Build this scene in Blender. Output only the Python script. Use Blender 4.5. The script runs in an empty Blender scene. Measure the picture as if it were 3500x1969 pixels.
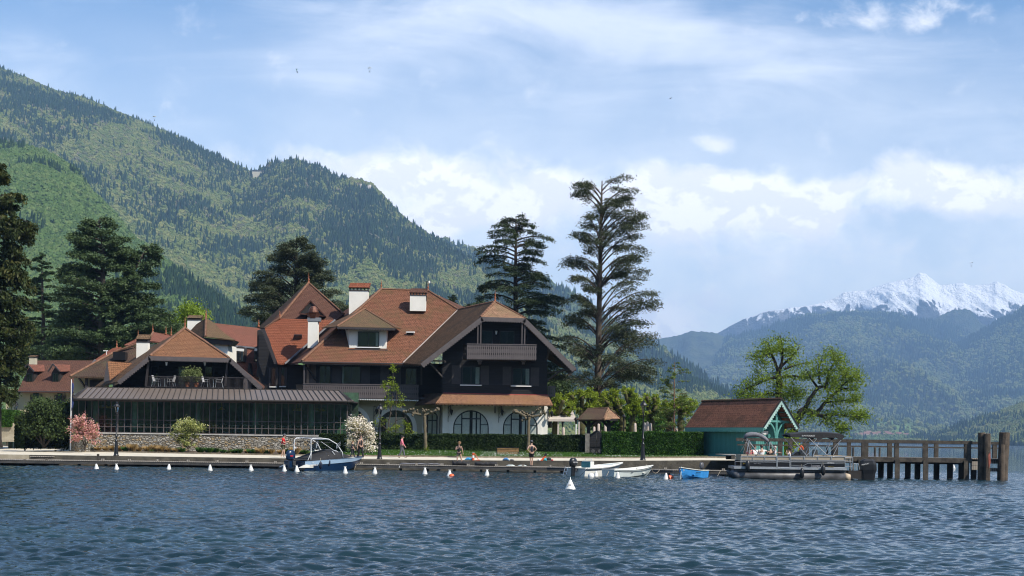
import bpy, math, random
import numpy as np
from mathutils import Vector, Matrix
R = math.radians
random.seed(7)
SC = bpy.context.scene
COL = SC.collection
# ---------------------------------------------------------------- camera
F = 4861.0; CX = 1750.0; CY = 984.5; SH = 511.5; TH = R(0.8); H = 2.4
cam = bpy.data.cameras.new('camera')
cam.sensor_width = 36.0; cam.lens = 50.0; cam.shift_y = SH/3500.0
cam.clip_start = 0.5; cam.clip_end = 60000
camo = bpy.data.objects.new('camera', cam); COL.objects.link(camo)
c_, s_ = math.cos(TH), math.sin(TH)
camo.matrix_world = Matrix(((c_, -s_, 0, 0), (0, 0, -1, 0), (s_, c_, 0, H), (0, 0, 0, 1)))
SC.camera = camo
# ---------------------------------------------------------------- sun and sky
SUN = Vector((1.38, -1.08, 1.80)).normalized()
EL = math.asin(SUN.z); AZ = math.atan2(SUN.x, SUN.y)      # AZ clockwise from +Y
sl = bpy.data.lights.new('sun', 'SUN'); sl.energy = 4.9; sl.angle = R(0.53); sl.color = (1.0, 0.93, 0.81)
so = bpy.data.objects.new('sun', sl); COL.objects.link(so); so.location = (60, -60, 80)
so.rotation_euler = SUN.to_track_quat('Z', 'Y').to_euler()
SC.view_settings.view_transform = 'Standard'; SC.view_settings.look = 'None'
SC.view_settings.gamma = 1.0; SC.view_settings.exposure = EXPO = 0.42
SC.cycles.use_denoising = True
SC.cycles.filter_width = 1.1
SC.cycles.volume_bounces = 0; SC.cycles.max_bounces = 6; SC.cycles.diffuse_bounces = 2
SC.cycles.glossy_bounces = 3; SC.cycles.transmission_bounces = 4; SC.cycles.transparent_max_bounces = 6
SC.cycles.caustics_reflective = False; SC.cycles.caustics_refractive = False

class NT:
    """small helper to write node trees"""
    def __init__(s, nt): s.nt = nt; s.n = nt.nodes; s.l = nt.links
    def new(s, t, **kw):
        n = s.n.new(t)
        for k, v in kw.items(): setattr(n, k, v)
        return n
    def put(s, sock, v):
        if isinstance(v, bpy.types.NodeSocket): s.l.new(v, sock)
        elif v is not None: sock.default_value = v
    def math(s, op, a, b=None, c=None, clamp=False):
        n = s.new('ShaderNodeMath', operation=op, use_clamp=clamp)
        s.put(n.inputs[0], a)
        if b is not None: s.put(n.inputs[1], b)
        if c is not None: s.put(n.inputs[2], c)
        return n.outputs[0]
    def vmath(s, op, a, b=None):
        n = s.new('ShaderNodeVectorMath', operation=op)
        s.put(n.inputs[0], a)
        if b is not None: s.put(n.inputs[1], b)
        return n.outputs[1] if op in ('LENGTH', 'DISTANCE', 'DOT_PRODUCT') else n.outputs[0]
    def mix(s, f, a, b, blend='MIX'):
        n = s.new('ShaderNodeMix', data_type='RGBA', blend_type=blend)
        s.put(n.inputs[0], f)
        s.put(n.inputs[6], a if isinstance(a, bpy.types.NodeSocket) else (*a, 1))
        s.put(n.inputs[7], b if isinstance(b, bpy.types.NodeSocket) else (*b, 1))
        return n.outputs[2]
    def mr(s, v, a, b, c=0.0, d=1.0, smooth=True):
        n = s.new('ShaderNodeMapRange', interpolation_type='SMOOTHSTEP' if smooth else 'LINEAR')
        s.put(n.inputs[0], v)
        for i, x in enumerate((a, b, c, d)): n.inputs[i+1].default_value = x
        return n.outputs[0]
    def noise(s, vec, scale, detail=4.0, rough=0.55, dist=0.0):
        n = s.new('ShaderNodeTexNoise'); s.put(n.inputs['Vector'], vec)
        n.inputs['Scale'].default_value = scale; n.inputs['Detail'].default_value = detail
        n.inputs['Roughness'].default_value = rough; n.inputs['Distortion'].default_value = dist
        return n.outputs[0]
    def mapping(s, vec, loc=(0,0,0), rot=(0,0,0), sc=(1,1,1)):
        n = s.new('ShaderNodeMapping'); s.put(n.inputs[0], vec)
        n.inputs[1].default_value = loc; n.inputs[2].default_value = rot; n.inputs[3].default_value = sc
        return n.outputs[0]

world = bpy.data.worlds.new('World'); SC.world = world; world.use_nodes = True
w = NT(world.node_tree); w.n.clear()
sky = w.new('ShaderNodeTexSky', sky_type='NISHITA', sun_disc=False)
sky.sun_elevation = EL; sky.sun_rotation = AZ
sky.altitude = 450; sky.air_density = 1.0; sky.dust_density = 0.6; sky.ozone_density = 1.6
skyc = w.mix(1.0, sky.outputs[0], (0.80, 0.93, 1.02), 'MULTIPLY')
tc = w.new('ShaderNodeTexCoord'); sep = w.new('ShaderNodeSeparateXYZ'); w.put(sep.inputs[0], tc.outputs['Generated'])
ay = w.math('MAXIMUM', w.math('ABSOLUTE', sep.outputs[1]), 0.08)
A = w.math('DIVIDE', sep.outputs[0], ay); B = w.math('DIVIDE', sep.outputs[2], ay)
cmb = w.new('ShaderNodeCombineXYZ'); w.put(cmb.inputs[0], A); w.put(cmb.inputs[1], B); V2 = cmb.outputs[0]
def sab(px, py):
    u = px-CX; V = CY-py+SH
    return (u*c_-V*s_)/F, (u*s_+V*c_)/F
warp = w.new('ShaderNodeTexNoise'); w.put(warp.inputs['Vector'], V2); warp.inputs['Scale'].default_value = 9
warp.inputs['Detail'].default_value = 6
wv = w.vmath('SCALE', w.vmath('SUBTRACT', warp.outputs['Color'], (0.5, 0.5, 0.5)))
wv.node.inputs['Scale'].default_value = 0.07
V2w = w.vmath('ADD', V2, wv)
def blobs(vec, lst):
    tot = None
    for (px, py, rx, ry, k) in lst:
        a, b = sab(px, py)
        q = w.mapping(vec, (-a/(rx/F), -b/(ry/F), 0), (0, 0, 0), (F/rx, F/ry, 0))
        d = w.vmath('LENGTH', q)
        g = w.mr(d, 1.25, 0.0, 0.0, k)
        tot = g if tot is None else w.math('ADD', tot, g)
    return tot
# heaped clouds low in the sky
CU = [(1180,610,200,130,.8),(1400,585,240,120,1.0),(1650,620,300,140,1.1),(1850,690,270,120,1.0),(1250,740,360,100,.7),(1550,720,420,120,.75),(950,560,260,90,.45),
      (1470,790,120,90,1.25),(2080,600,240,110,.85),(2330,670,300,130,1.15),(2640,640,330,130,1.2),(2500,750,420,120,1.0),(2850,690,300,110,.9),
      (3130,640,260,120,1.15),(3360,660,280,130,1.15),(2420,475,120,60,.95),(2300,1080,260,100,.95),(2200,1110,240,70,.7),(2950,50,260,80,.35),
      (3300,40,260,90,.35),(3150,100,120,50,.25),(1015,300,60,40,.3),(-300,600,400,200,.8),(3900,600,300,200,.8),(2750,880,1000,190,.42),(1650,880,500,150,.36)]
base = blobs(V2w, CU)
n1 = w.noise(w.mapping(V2, (0,0,0), (0,0,0), (1,1.25,1)), 26, 9, 0.6, 0.3)
n2 = w.noise(w.mapping(V2, (3,1,0), (0,0,0), (1,1.25,1)), 9, 8, 0.6)
dens = w.math('ADD', base, w.math('MULTIPLY', w.math('SUBTRACT', n1, 0.5), 2.6))
cum = w.mr(dens, 0.15, 1.2, 0.0, 0.95)
# high thin cloud
ci1 = w.noise(w.mapping(V2, (0,0,0), (0,0,R(14)), (3.0,13.0,1)), 2.0, 9, 0.6, 0.7)
ci2 = w.noise(w.mapping(V2, (5,2,0), (0,0,R(-8)), (2.0,6.0,1)), 2.2, 8, 0.55, 0.5)
cif = w.math('ADD', w.math('MULTIPLY', ci1, 0.6), w.math('MULTIPLY', ci2, 0.4))
CI = [(1750,-2600,6000,2300,.5),(1700,60,1050,200,.85),(2500,180,900,190,.8),(1300,230,600,110,.5),(2900,420,700,130,.35),(60,230,320,180,.6),(1900,330,700,100,.3),(500,430,500,70,.3),(2100,10,800,160,.4)]  # first entry is added overhead, out of view, to grey the water's reflection
cb = blobs(V2w, CI)
cir = w.mr(w.math('ADD', w.math('MULTIPLY', cb, 0.62), w.math('MULTIPLY', w.math('SUBTRACT', cif, 0.48), 1.9)), 0.0, 0.95, 0.0, 0.72)
low = w.mr(B, 0.02, 0.31, 0.92, 0.0, False)
veil = w.math('MULTIPLY', low, w.mr(n2, 0.25, 0.75, 0.55, 1.0))
SK = 0.13
c0 = w.mix(veil, skyc, (12.0, 11.5, 10.6))
c1 = w.mix(cir, c0, (8.0, 8.3, 8.9))
n4 = w.noise(w.mapping(V2, (0,-.012,0), (0,0,0), (1,1.25,1)), 26, 9, 0.6, 0.3)
shade = w.mr(w.math('ADD', w.math('MULTIPLY', w.math('SUBTRACT', n4, n1), 5.0), n2), 0.25, 0.75)
cc = w.mix(shade, (8.3, 8.3, 8.5), (10.0, 9.8, 9.5))
c2 = w.mix(cum, c1, cc)
bg = w.new('ShaderNodeBackground'); w.put(bg.inputs[0], c2); bg.inputs[1].default_value = SK
wo = w.new('ShaderNodeOutputWorld'); w.l.new(bg.outputs[0], wo.inputs[0])

# ---------------------------------------------------------------- placing: photo pixel + distance -> point
def W(px, py, Y):
    u = px-CX; V = CY-py+SH
    return Vector(((u*c_-V*s_)/F*Y, Y, H+(u*s_+V*c_)/F*Y))
def WZ(px, py, z=0.0):                       # point at height z seen at that pixel
    u = px-CX; V = CY-py+SH
    return W(px, py, (z-H)*F/(u*s_+V*c_))
def GX(px, Y, z):                            # x of the point at distance Y and height z
    u = px-CX; V = ((z-H)*F/Y-u*s_)/c_
    return (u*c_-V*s_)/F*Y
ORD = 'first second third fourth fifth sixth seventh eighth ninth tenth eleventh twelfth thirteenth fourteenth fifteenth sixteenth seventeenth eighteenth nineteenth twentieth twenty-first twenty-second twenty-third twenty-fourth twenty-fifth'.split()
def lerp(a, b, t): return a+(b-a)*t
def interp(x, pts):
    return float(np.interp(x, [p[0] for p in pts], [p[1] for p in pts]))

# ---------------------------------------------------------------- object helpers
def put(o, label=None, cat=None, group=None, kind=None):
    if label: o['label'] = label
    if cat: o['category'] = cat
    if group: o['group'] = group
    if kind: o['kind'] = kind
    return o
def thing(name, loc, label, cat, group=None, rz=0.0):
    o = bpy.data.objects.new(name, None); COL.objects.link(o)
    o.location = loc; o.rotation_euler.z = rz; o.empty_display_size = 0.3
    return put(o, label, cat, group)
def copy_tree(o, parent=None):
    c = o.copy(); COL.objects.link(c); c.parent = parent
    for ch in [x for x in bpy.data.objects if x.parent == o]: copy_tree(ch, c)
    return c
def org(p):
    v = Vector((0, 0, 0))
    while p is not None: v = v+p.location; p = p.parent
    return v
class MB:
    def __init__(s): s.v = []; s.f = []; s.sm = False
    def add(s, vs, fs):
        k = len(s.v); s.v += [tuple(x) for x in vs]; s.f += [tuple(i+k for i in f) for f in fs]; return s
    def poly(s, *pts): return s.add(pts, [tuple(range(len(pts)))])
    def box(s, a, b):
        x0, y0, z0 = a; x1, y1, z1 = b
        vs = [(x0,y0,z0),(x1,y0,z0),(x1,y1,z0),(x0,y1,z0),(x0,y0,z1),(x1,y0,z1),(x1,y1,z1),(x0,y1,z1)]
        return s.add(vs, [(0,3,2,1),(4,5,6,7),(0,1,5,4),(1,2,6,5),(2,3,7,6),(3,0,4,7)])
    def cbox(s, c, d): return s.box([c[i]-d[i]/2 for i in range(3)], [c[i]+d[i]/2 for i in range(3)])
    def slab(s, pts, off):                    # polygon thickened by the vector off
        n = len(pts); off = Vector(off); a = [Vector(p) for p in pts]; b = [p+off for p in a]
        return s.add(a+b, [tuple(range(n)), tuple(range(2*n-1, n-1, -1))]+[(i, i+n, (i+1) % n+n, (i+1) % n) for i in range(n)])
    def tube(s, pts, r, n=6, cap=True):
        pts = [Vector(p) for p in pts]; m = len(pts)
        rs = r if isinstance(r, (list, tuple)) else [r]*m
        k = len(s.v); up = Vector((0.13, 0.21, 1)).normalized()
        for i, p in enumerate(pts):
            d = (pts[min(i+1, m-1)]-pts[max(i-1, 0)])
            d = d.normalized() if d.length > 1e-9 else up
            a = d.cross(up)
            a = a.normalized() if a.length > 1e-3 else Vector((1, 0, 0))
            b = d.cross(a).normalized()
            for j in range(n):
                t = 2*math.pi*j/n; s.v.append(tuple(p+(a*math.cos(t)+b*math.sin(t))*rs[i]))
        for i in range(m-1):
            for j in range(n):
                j2 = (j+1) % n; s.f.append((k+i*n+j, k+i*n+j2, k+(i+1)*n+j2, k+(i+1)*n+j))
        if cap:
            s.f.append(tuple(k+j for j in range(n))[::-1]); s.f.append(tuple(k+(m-1)*n+j for j in range(n)))
        return s
    def bar(s, a, b, w_, h_=None):            # square bar between two points
        h_ = h_ or w_; a = Vector(a); b = Vector(b); d = (b-a).normalized()
        up = Vector((0, 0, 1)) if abs(d.z) < 0.9 else Vector((0, 1, 0))
        x = d.cross(up).normalized()*w_/2; y = x.cross(d).normalized()*h_/2
        vs = [a-x-y, a+x-y, a+x+y, a-x+y, b-x-y, b+x-y, b+x+y, b-x+y]
        return s.add(vs, [(0,3,2,1),(4,5,6,7),(0,1,5,4),(1,2,6,5),(2,3,7,6),(3,0,4,7)])
    def lathe(s, prof, c=(0,0,0), n=12, sx=1.0, sy=1.0):
        k = len(s.v); m = len(prof)
        for r, z in prof:
            for j in range(n):
                t = 2*math.pi*j/n; s.v.append((c[0]+r*math.cos(t)*sx, c[1]+r*math.sin(t)*sy, c[2]+z))
        for i in range(m-1):
            for j in range(n):
                j2 = (j+1) % n; s.f.append((k+i*n+j, k+i*n+j2, k+(i+1)*n+j2, k+(i+1)*n+j))
        s.f.append(tuple(k+j for j in range(n))[::-1]); s.f.append(tuple(k+(m-1)*n+j for j in range(n)))
        return s
    def loft(s, secs, cap=True, closed=True):
        k = len(s.v); n = len(secs[0])
        for q in secs: s.v += [tuple(p) for p in q]
        for i in range(len(secs)-1):
            for j in range(n if closed else n-1):
                j2 = (j+1) % n; s.f.append((k+i*n+j, k+i*n+j2, k+(i+1)*n+j2, k+(i+1)*n+j))
        if cap: s.f.append(tuple(k+j for j in range(n))[::-1]); s.f.append(tuple(k+(len(secs)-1)*n+j for j in range(n)))
        return s
    def build(s, name, mat, parent=None, smooth=None, uv=True):
        o3 = org(parent)
        me = bpy.data.meshes.new(name)
        me.from_pydata([(x-o3[0], y-o3[1], z-o3[2]) for x, y, z in s.v], [], s.f)
        me.materials.append(mat)
        if uv:
            ul = me.uv_layers.new(name='UVMap'); co = s.v
            arr = np.zeros((len(me.loops), 2), np.float32)
            for p in me.polygons:
                n = p.normal
                if abs(n.z) > 0.97: ux, uy = Vector((1,0,0)), Vector((0,1,0))
                else:
                    ux = Vector((-n.y, n.x, 0)).normalized(); uy = n.cross(ux)
                for li in p.loop_indices:
                    q = co[me.loops[li].vertex_index]
                    arr[li] = (q[0]*ux.x+q[1]*ux.y, q[0]*uy.x+q[1]*uy.y+q[2]*uy.z)
            ul.data.foreach_set('uv', arr.ravel())
        if smooth if smooth is not None else s.sm:
            me.shade_smooth()
        me.update()
        o = bpy.data.objects.new(name, me); COL.objects.link(o); o.parent = parent
        return o
def np_mesh(name, v, f, mat, parent=None, smooth=False):
    """v (n,3) array in world coordinates, f (m,k) array"""
    o3 = np.array(org(parent)); v = (np.asarray(v)-o3).astype(np.float32); f = np.asarray(f, np.int32)
    me = bpy.data.meshes.new(name); k = f.shape[1]
    me.vertices.add(len(v)); me.vertices.foreach_set('co', v.ravel())
    me.loops.add(f.size); me.loops.foreach_set('vertex_index', f.ravel())
    me.polygons.add(len(f)); me.polygons.foreach_set('loop_start', np.arange(0, f.size, k, dtype=np.int32))
    try: me.polygons.foreach_set('loop_total', np.full(len(f), k, np.int32))
    except Exception: pass
    me.polygons.foreach_set('use_smooth', np.full(len(f), smooth))
    me.materials.append(mat); me.update(calc_edges=True); me.validate()
    o = bpy.data.objects.new(name, me); COL.objects.link(o); o.parent = parent
    return o

# ---------------------------------------------------------------- materials
def newmat(name):
    m = bpy.data.materials.new(name); m.use_nodes = True
    t = NT(m.node_tree); b = t.n['Principled BSDF']; return m, t, b
def M(name, col, rough=0.75, var=0.18, scale=2.0, metal=0.0, bump=0.0, col2=None, spec=0.5, coat=0.0):
    m, t, b = newmat(name)
    tc = t.new('ShaderNodeTexCoord')
    n = t.noise(tc.outputs['Object'], scale, 5, 0.6)
    if col2 is None: a = tuple(c*(1-var) for c in col); z = tuple(min(1, c*(1+var)) for c in col)
    else: a, z = col, col2
    t.put(b.inputs['Base Color'], t.mix(t.mr(n, 0.3, 0.7), a, z))
    b.inputs['Roughness'].default_value = rough; b.inputs['Metallic'].default_value = metal
    b.inputs['Specular IOR Level'].default_value = spec; b.inputs['Coat Weight'].default_value = coat
    if bump:
        bp = t.new('ShaderNodeBump'); bp.inputs['Strength'].default_value = bump; bp.inputs['Distance'].default_value = 0.03
        t.put(bp.inputs['Height'], t.noise(tc.outputs['Object'], scale*5, 4)); t.put(b.inputs['Normal'], bp.outputs[0])
    return m
def tiles(name, c1, c2, moss=None, mossk=0.4, tw=0.21, th=0.19):
    m, t, b = newmat(name); tc = t.new('ShaderNodeTexCoord')
    br = t.new('ShaderNodeTexBrick', offset=0.5); t.put(br.inputs['Vector'], tc.outputs['UV'])
    br.inputs['Color1'].default_value = (*c1, 1); br.inputs['Color2'].default_value = (*c2, 1)
    br.inputs['Mortar'].default_value = (c1[0]*.25, c1[1]*.22, c1[2]*.22, 1)
    for k, v in (('Scale', 1), ('Mortar Size', 0.024), ('Mortar Smooth', 0.3), ('Bias', 0), ('Brick Width', tw), ('Row Height', th)): br.inputs[k].default_value = v
    n = t.noise(tc.outputs['Object'], 0.7, 6, 0.65); n3 = t.noise(tc.outputs['Object'], 9, 3, 0.7)
    c = t.mix(t.mr(n3, 0.35, 0.65, 0, 0.75), br.outputs[0], (min(1, c2[0]*1.35), c2[1]*1.3, c2[2]*1.2))
    c = t.mix(t.mr(n3, 0.6, 0.75, 0, 0.6), c, tuple(x*0.45 for x in c1))
    c = t.mix(t.mr(n, 0.47, 0.62, 0.0, mossk), c, moss or tuple(x*.6 for x in c1))
    t.put(b.inputs['Base Color'], c); b.inputs['Roughness'].default_value = 0.85; b.inputs['Specular IOR Level'].default_value = 0.12
    sx = t.new('ShaderNodeSeparateXYZ'); t.put(sx.inputs[0], tc.outputs['UV'])
    saw = t.math('FRACT', t.math('DIVIDE', sx.outputs[1], th))
    hgt = t.math('SUBTRACT', 1.0, t.math('ADD', saw, br.outputs['Fac']))
    bp = t.new('ShaderNodeBump'); bp.inputs['Strength'].default_value = 0.8; bp.inputs['Distance'].default_value = 0.035
    t.put(bp.inputs['Height'], hgt); t.put(b.inputs['Normal'], bp.outputs[0])
    return m
def planks(name, c1, c2, wid=0.14, vertical=False, gap=0.012, rough=0.7, length=4.0):
    m, t, b = newmat(name); tc = t.new('ShaderNodeTexCoord')
    vec = tc.outputs['UV']
    if vertical: vec = t.mapping(vec, (0,0,0), (0,0,R(90)))
    br = t.new('ShaderNodeTexBrick', offset=0.37); t.put(br.inputs['Vector'], vec)
    br.inputs['Color1'].default_value = (*c1, 1); br.inputs['Color2'].default_value = (*c2, 1)
    br.inputs['Mortar'].default_value = (*[x*.22 for x in c1], 1)
    for k, v in (('Scale', 1), ('Mortar Size', gap), ('Mortar Smooth', 0.2), ('Brick Width', length), ('Row Height', wid)): br.inputs[k].default_value = v
    n = t.noise(t.mapping(vec, (0,0,0), (0,0,0), (1,14,1)), 2.5, 5, 0.65)
    c = t.mix(t.mr(n, 0.35, 0.7, 0, 0.5), br.outputs[0], tuple(x*.6 for x in c1))
    t.put(b.inputs['Base Color'], c); b.inputs['Roughness'].default_value = rough; b.inputs['Specular IOR Level'].default_value = 0.3
    bp = t.new('ShaderNodeBump', invert=True); bp.inputs['Strength'].default_value = 0.6; bp.inputs['Distance'].default_value = 0.02
    t.put(bp.inputs['Height'], br.outputs['Fac']); t.put(b.inputs['Normal'], bp.outputs[0])
    return m
def leafmat(name, dark, mid, light, trans=0.25, rough=0.6):
    m, t, b = newmat(name); g = t.new('ShaderNodeNewGeometry'); tc = t.new('ShaderNodeTexCoord')
    rnd = g.outputs['Random Per Island']; n = t.noise(tc.outputs['Object'], 0.9, 3, 0.6)
    f = t.math('ADD', t.math('MULTIPLY', rnd, 0.55), t.math('MULTIPLY', t.mr(n, 0.3, 0.7), 0.45))
    c = t.mix(t.mr(f, 0.5, 1.0), t.mix(t.mr(f, 0.0, 0.5), dark, mid), light)
    t.put(b.inputs['Base Color'], c); b.inputs['Roughness'].default_value = rough; b.inputs['Specular IOR Level'].default_value = 0.25
    if trans:
        tr = t.new('ShaderNodeBsdfTranslucent'); t.put(tr.inputs[0], t.mix(1.0, c, (1.3, 1.25, 0.6), 'MULTIPLY'))
        mx = t.new('ShaderNodeMixShader'); mx.inputs[0].default_value = trans
        t.l.new(b.outputs[0], mx.inputs[1]); t.l.new(tr.outputs[0], mx.inputs[2])
        t.l.new(mx.outputs[0], t.n['Material Output'].inputs[0])
    return m
# ================================================================ WATER
def water_mesh():
    rs = np.random.RandomState(3)
    ys = [17.0]
    while ys[-1] < 118: ys.append(ys[-1]+max(0.045, ys[-1]*ys[-1]*1.8e-5+0.02))
    while ys[-1] < 9500: ys.append(ys[-1]*1.02)
    ys = np.array(ys); nx = 680
    t = np.linspace(-1, 1, nx)
    X = t[None, :]*(ys[:, None]*0.42+4); Y = np.repeat(ys[:, None], nx, 1); Z = np.zeros_like(X)
    for k in range(86):
        lam = math.exp(rs.uniform(math.log(.24), math.log(1.15))) if k < 74 else 3+rs.rand()*4
        th = R(-80)+rs.randn()*R(33); kk = 2*math.pi/lam
        amp = (.050 if k < 74 else .012)*lam/6.28*(0.6+0.8*rs.rand())
        ph = kk*(X*math.cos(th)+Y*math.sin(th))+rs.rand()*6.28
        ph = ph+0.8*np.sin(0.31*kk*(X*math.cos(th+1.1)+Y*math.sin(th+1.1))+rs.rand()*6.28)
        fade = np.clip((lam*230-Y)/(lam*90), 0, 1)           # drop waves finer than the rows
        q = np.sin(ph); Z += amp*fade*(q+0.22*np.cos(2*ph))
    patch = 0.75+0.25*np.sin(X*.11+Y*.05+1)*np.sin(Y*.083-X*.03)
    Z *= patch
    Z *= np.where(Y > 130, 0.0, 1.0)
    n = len(ys); v = np.stack([X, Y, Z], -1).reshape(-1, 3)
    i = np.arange(n-1)[:, None]*nx+np.arange(nx-1)[None, :]
    f = np.stack([i, i+1, i+nx+1, i+nx], -1).reshape(-1, 4)
    k = len(v)                                                # calm apron outside the view
    B_ = 14000.0
    ext = np.array([(-B_,-4000,-.3),(B_,-4000,-.3),(B_,B_,-.3),(-B_,B_,-.3)])
    v = np.vstack([v, ext]); f = np.vstack([f, [[k, k+1, k+2, k+3]]])
    return v, f
m, t, b = newmat('lake_water'); tc = t.new('ShaderNodeTexCoord')
geo = t.new('ShaderNodeNewGeometry'); sp = t.new('ShaderNodeSeparateXYZ'); t.put(sp.inputs[0], geo.outputs['Position'])
P0 = geo.outputs['Position']
nA = t.noise(t.mapping(P0, (0,0,0), (0,0,R(12)), (1.6,3.0,1)), 2.4, 4, 0.6, 0.3)
nB = t.noise(t.mapping(P0, (0,0,0), (0,0,R(-8)), (1,2.6,1)), 0.45, 4, 0.6)
nC = t.noise(t.mapping(P0, (0,0,0), (0,0,R(5)), (1,4,1)), 0.03, 3, 0.6)
far = t.mr(sp.outputs[1], 70, 200)
hh = t.math('ADD', t.math('MULTIPLY', nA, t.mr(sp.outputs[1], 30, 110, 0.008, 0.06)), t.math('MULTIPLY', t.math('MULTIPLY', nB, far), 0.55))
bp = t.new('ShaderNodeBump'); bp.inputs['Strength'].default_value = 1.0; bp.inputs['Distance'].default_value = 1.0
t.put(bp.inputs['Height'], hh); t.put(b.inputs['Normal'], bp.outputs[0])
t.put(b.inputs['Base Color'], t.mix(t.mr(nC, 0.35, 0.65), (0.009, 0.024, 0.034), (0.014, 0.037, 0.048)))
b.inputs['Roughness'].default_value = 0.025; b.inputs['IOR'].default_value = 1.333
MW = m
v, f = water_mesh()
wat = np_mesh('water', v, f, MW, smooth=True); put(wat, kind='structure')

# ================================================================ TERRAIN FAR AWAY
def vnoise(x, y, seed=0, octs=5, lac=2.1, gain=0.5):
    """value noise, numpy"""
    out = np.zeros_like(x, dtype=float); amp = 1.0; tot = 0
    for o in range(octs):
        xi = np.floor(x).astype(np.int64); yi = np.floor(y).astype(np.int64); fx = x-xi; fy = y-yi
        fx = fx*fx*(3-2*fx); fy = fy*fy*(3-2*fy)
        def h(a, b_):
            q = np.sin(a*127.1+b_*311.7+seed*74.7+o*19.19)*43758.5453
            return q-np.floor(q)
        out += amp*(h(xi, yi)*(1-fx)*(1-fy)+h(xi+1, yi)*fx*(1-fy)+h(xi, yi+1)*(1-fx)*fy+h(xi+1, yi+1)*fx*fy)
        tot += amp; amp *= gain; x = x*lac; y = y*lac
    return out/tot
def hillmat(name, cols, rock, scale, rockk=(0.66, 0.72), bump=8.0, snow=None, field=None):
    m, t, b = newmat(name); tc = t.new('ShaderNodeTexCoord'); P = tc.outputs['Object']
    n = t.noise(P, scale, 6, 0.65); n2 = t.noise(P, scale*7, 4, 0.7); n3 = t.noise(P, scale*0.25, 5, 0.6)
    c = t.mix(t.mr(n, 0.35, 0.65), cols[0], cols[1]); c = t.mix(t.mr(n2, 0.4, 0.7, 0, 0.7), c, cols[2])
    r = t.mr(t.noise(t.mapping(P, (7,3,1), (0,0,0), (1,1,.45)), scale*0.8, 7, 0.72), *rockk)
    c = t.mix(r, c, rock)
    if field:
        c = t.mix(t.mr(n3, 0.5, 0.56), c, field)
    if snow:
        z0, z1 = snow
        g = t.new('ShaderNodeNewGeometry'); s2 = t.new('ShaderNodeSeparateXYZ'); t.put(s2.inputs[0], g.outputs['Position'])
        ns = t.noise(t.mapping(P, (0,0,0), (0,R(38),0), (1.0,0.6,0.35)), 0.0085, 10, 0.74, 0.5)
        s3 = t.new('ShaderNodeSeparateXYZ'); t.put(s3.inputs[0], g.outputs['Normal'])
        hz = t.mr(s2.outputs[2], z0, z1, -0.30, 0.16, False)
        sn = t.mr(t.math('ADD', t.math('ADD', ns, hz), t.math('MULTIPLY', s3.outputs[2], 0.16)), 0.57, 0.60)
        c = t.mix(sn, c, (0.93, 0.94, 0.96))
    t.put(b.inputs['Base Color'], c); b.inputs['Roughness'].default_value = 1.0; b.inputs['Specular IOR Level'].default_value = 0.0
    bp = t.new('ShaderNodeBump'); bp.inputs['Strength'].default_value = 0.9; bp.inputs['Distance'].default_value = bump
    t.put(bp.inputs['Height'], t.math('ADD', n2, t.math('MULTIPLY', n, 0.6))); t.put(b.inputs['Normal'], bp.outputs[0])
    return m
HILLS = {}
def hill(name, ridge, baseY, ridgeY, mat, amp, gullies, seed, ns=200, nt=90, bulge=0.0, basez=1.0, jag=0.0, gsc=1.0, alp=False):
    """ridge: photo pixels of the skyline; rises from baseY (z ~ 0) to the ridge at ridgeY"""
    px = np.linspace(ridge[0][0], ridge[-1][0], ns)
    py = np.interp(px, [r[0] for r in ridge], [r[1] for r in ridge])
    ry = np.interp(px, [r[0] for r in ridgeY], [r[1] for r in ridgeY]) if isinstance(ridgeY, list) else np.full(ns, float(ridgeY))
    by = np.interp(px, [r[0] for r in baseY], [r[1] for r in baseY]) if isinstance(baseY, list) else np.full(ns, float(baseY))
    top = np.array([W(a, b_, c) for a, b_, c in zip(px, py, ry)])
    if jag: top[:, 2] += (vnoise(px*0.05*gsc, px*0+seed, seed, 5, 2.3, .6)-0.5)*jag
    bot = np.array([(GX(a, c, basez), c, basez) for a, c in zip(px, by)])
    tt = np.concatenate([np.linspace(0, 1, nt), [1.25, 1.8]])
    P = np.zeros((len(tt), ns, 3))
    for i, t_ in enumerate(tt):
        if t_ <= 1:
            P[i] = bot+(top-bot)*t_
            P[i, :, 2] = bot[:, 2]+(top[:, 2]-bot[:, 2])*(t_-bulge*math.sin(math.pi*t_))
        else:
            e = t_-1; P[i] = top+(top-bot)*np.array([0.15, 1, 0])*e*0.8
            P[i, :, 2] = top[:, 2]*(1-e*0.9)-20*e
    TT = np.repeat(tt[:, None], ns, 1); env = np.clip(np.sin(np.pi*np.clip(TT, 0, 1))**0.6, 0, 1)
    sx = P[:, :, 0]/gullies; sy = P[:, :, 1]/gullies
    if alp: sx, sy = (P[:, :, 0]+P[:, :, 2]*.75)/gullies, P[:, :, 2]/gullies*2.0
    n = vnoise(sx, sy*0.45, seed, 6, 2.1, 0.5)
    rg = 1-np.abs(2*vnoise(sx*1.3+5, sy*0.3+2, seed+3, 5, 2.1, 0.5)-1)
    d = ((n-0.5)*1.3+(rg-0.75)*0.9)*amp*env
    P[:, :, 1] -= d*0.7; P[:, :, 2] += d*0.55
    P[:, :, 2] = np.maximum(P[:, :, 2], basez*TT*0.5)
    i = np.arange(len(tt)-1)[:, None]*ns+np.arange(ns-1)[None, :]
    f = np.stack([i, i+1, i+ns+1, i+ns], -1).reshape(-1, 4)
    o = np_mesh(name, P.reshape(-1, 3), f, mat, smooth=True); put(o, kind='structure')
    HILLS[o.name] = (P[:nt], ns, nt); return o
FG = [(0.030,0.045,0.018),(0.055,0.075,0.028),(0.080,0.085,0.035)]
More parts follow.
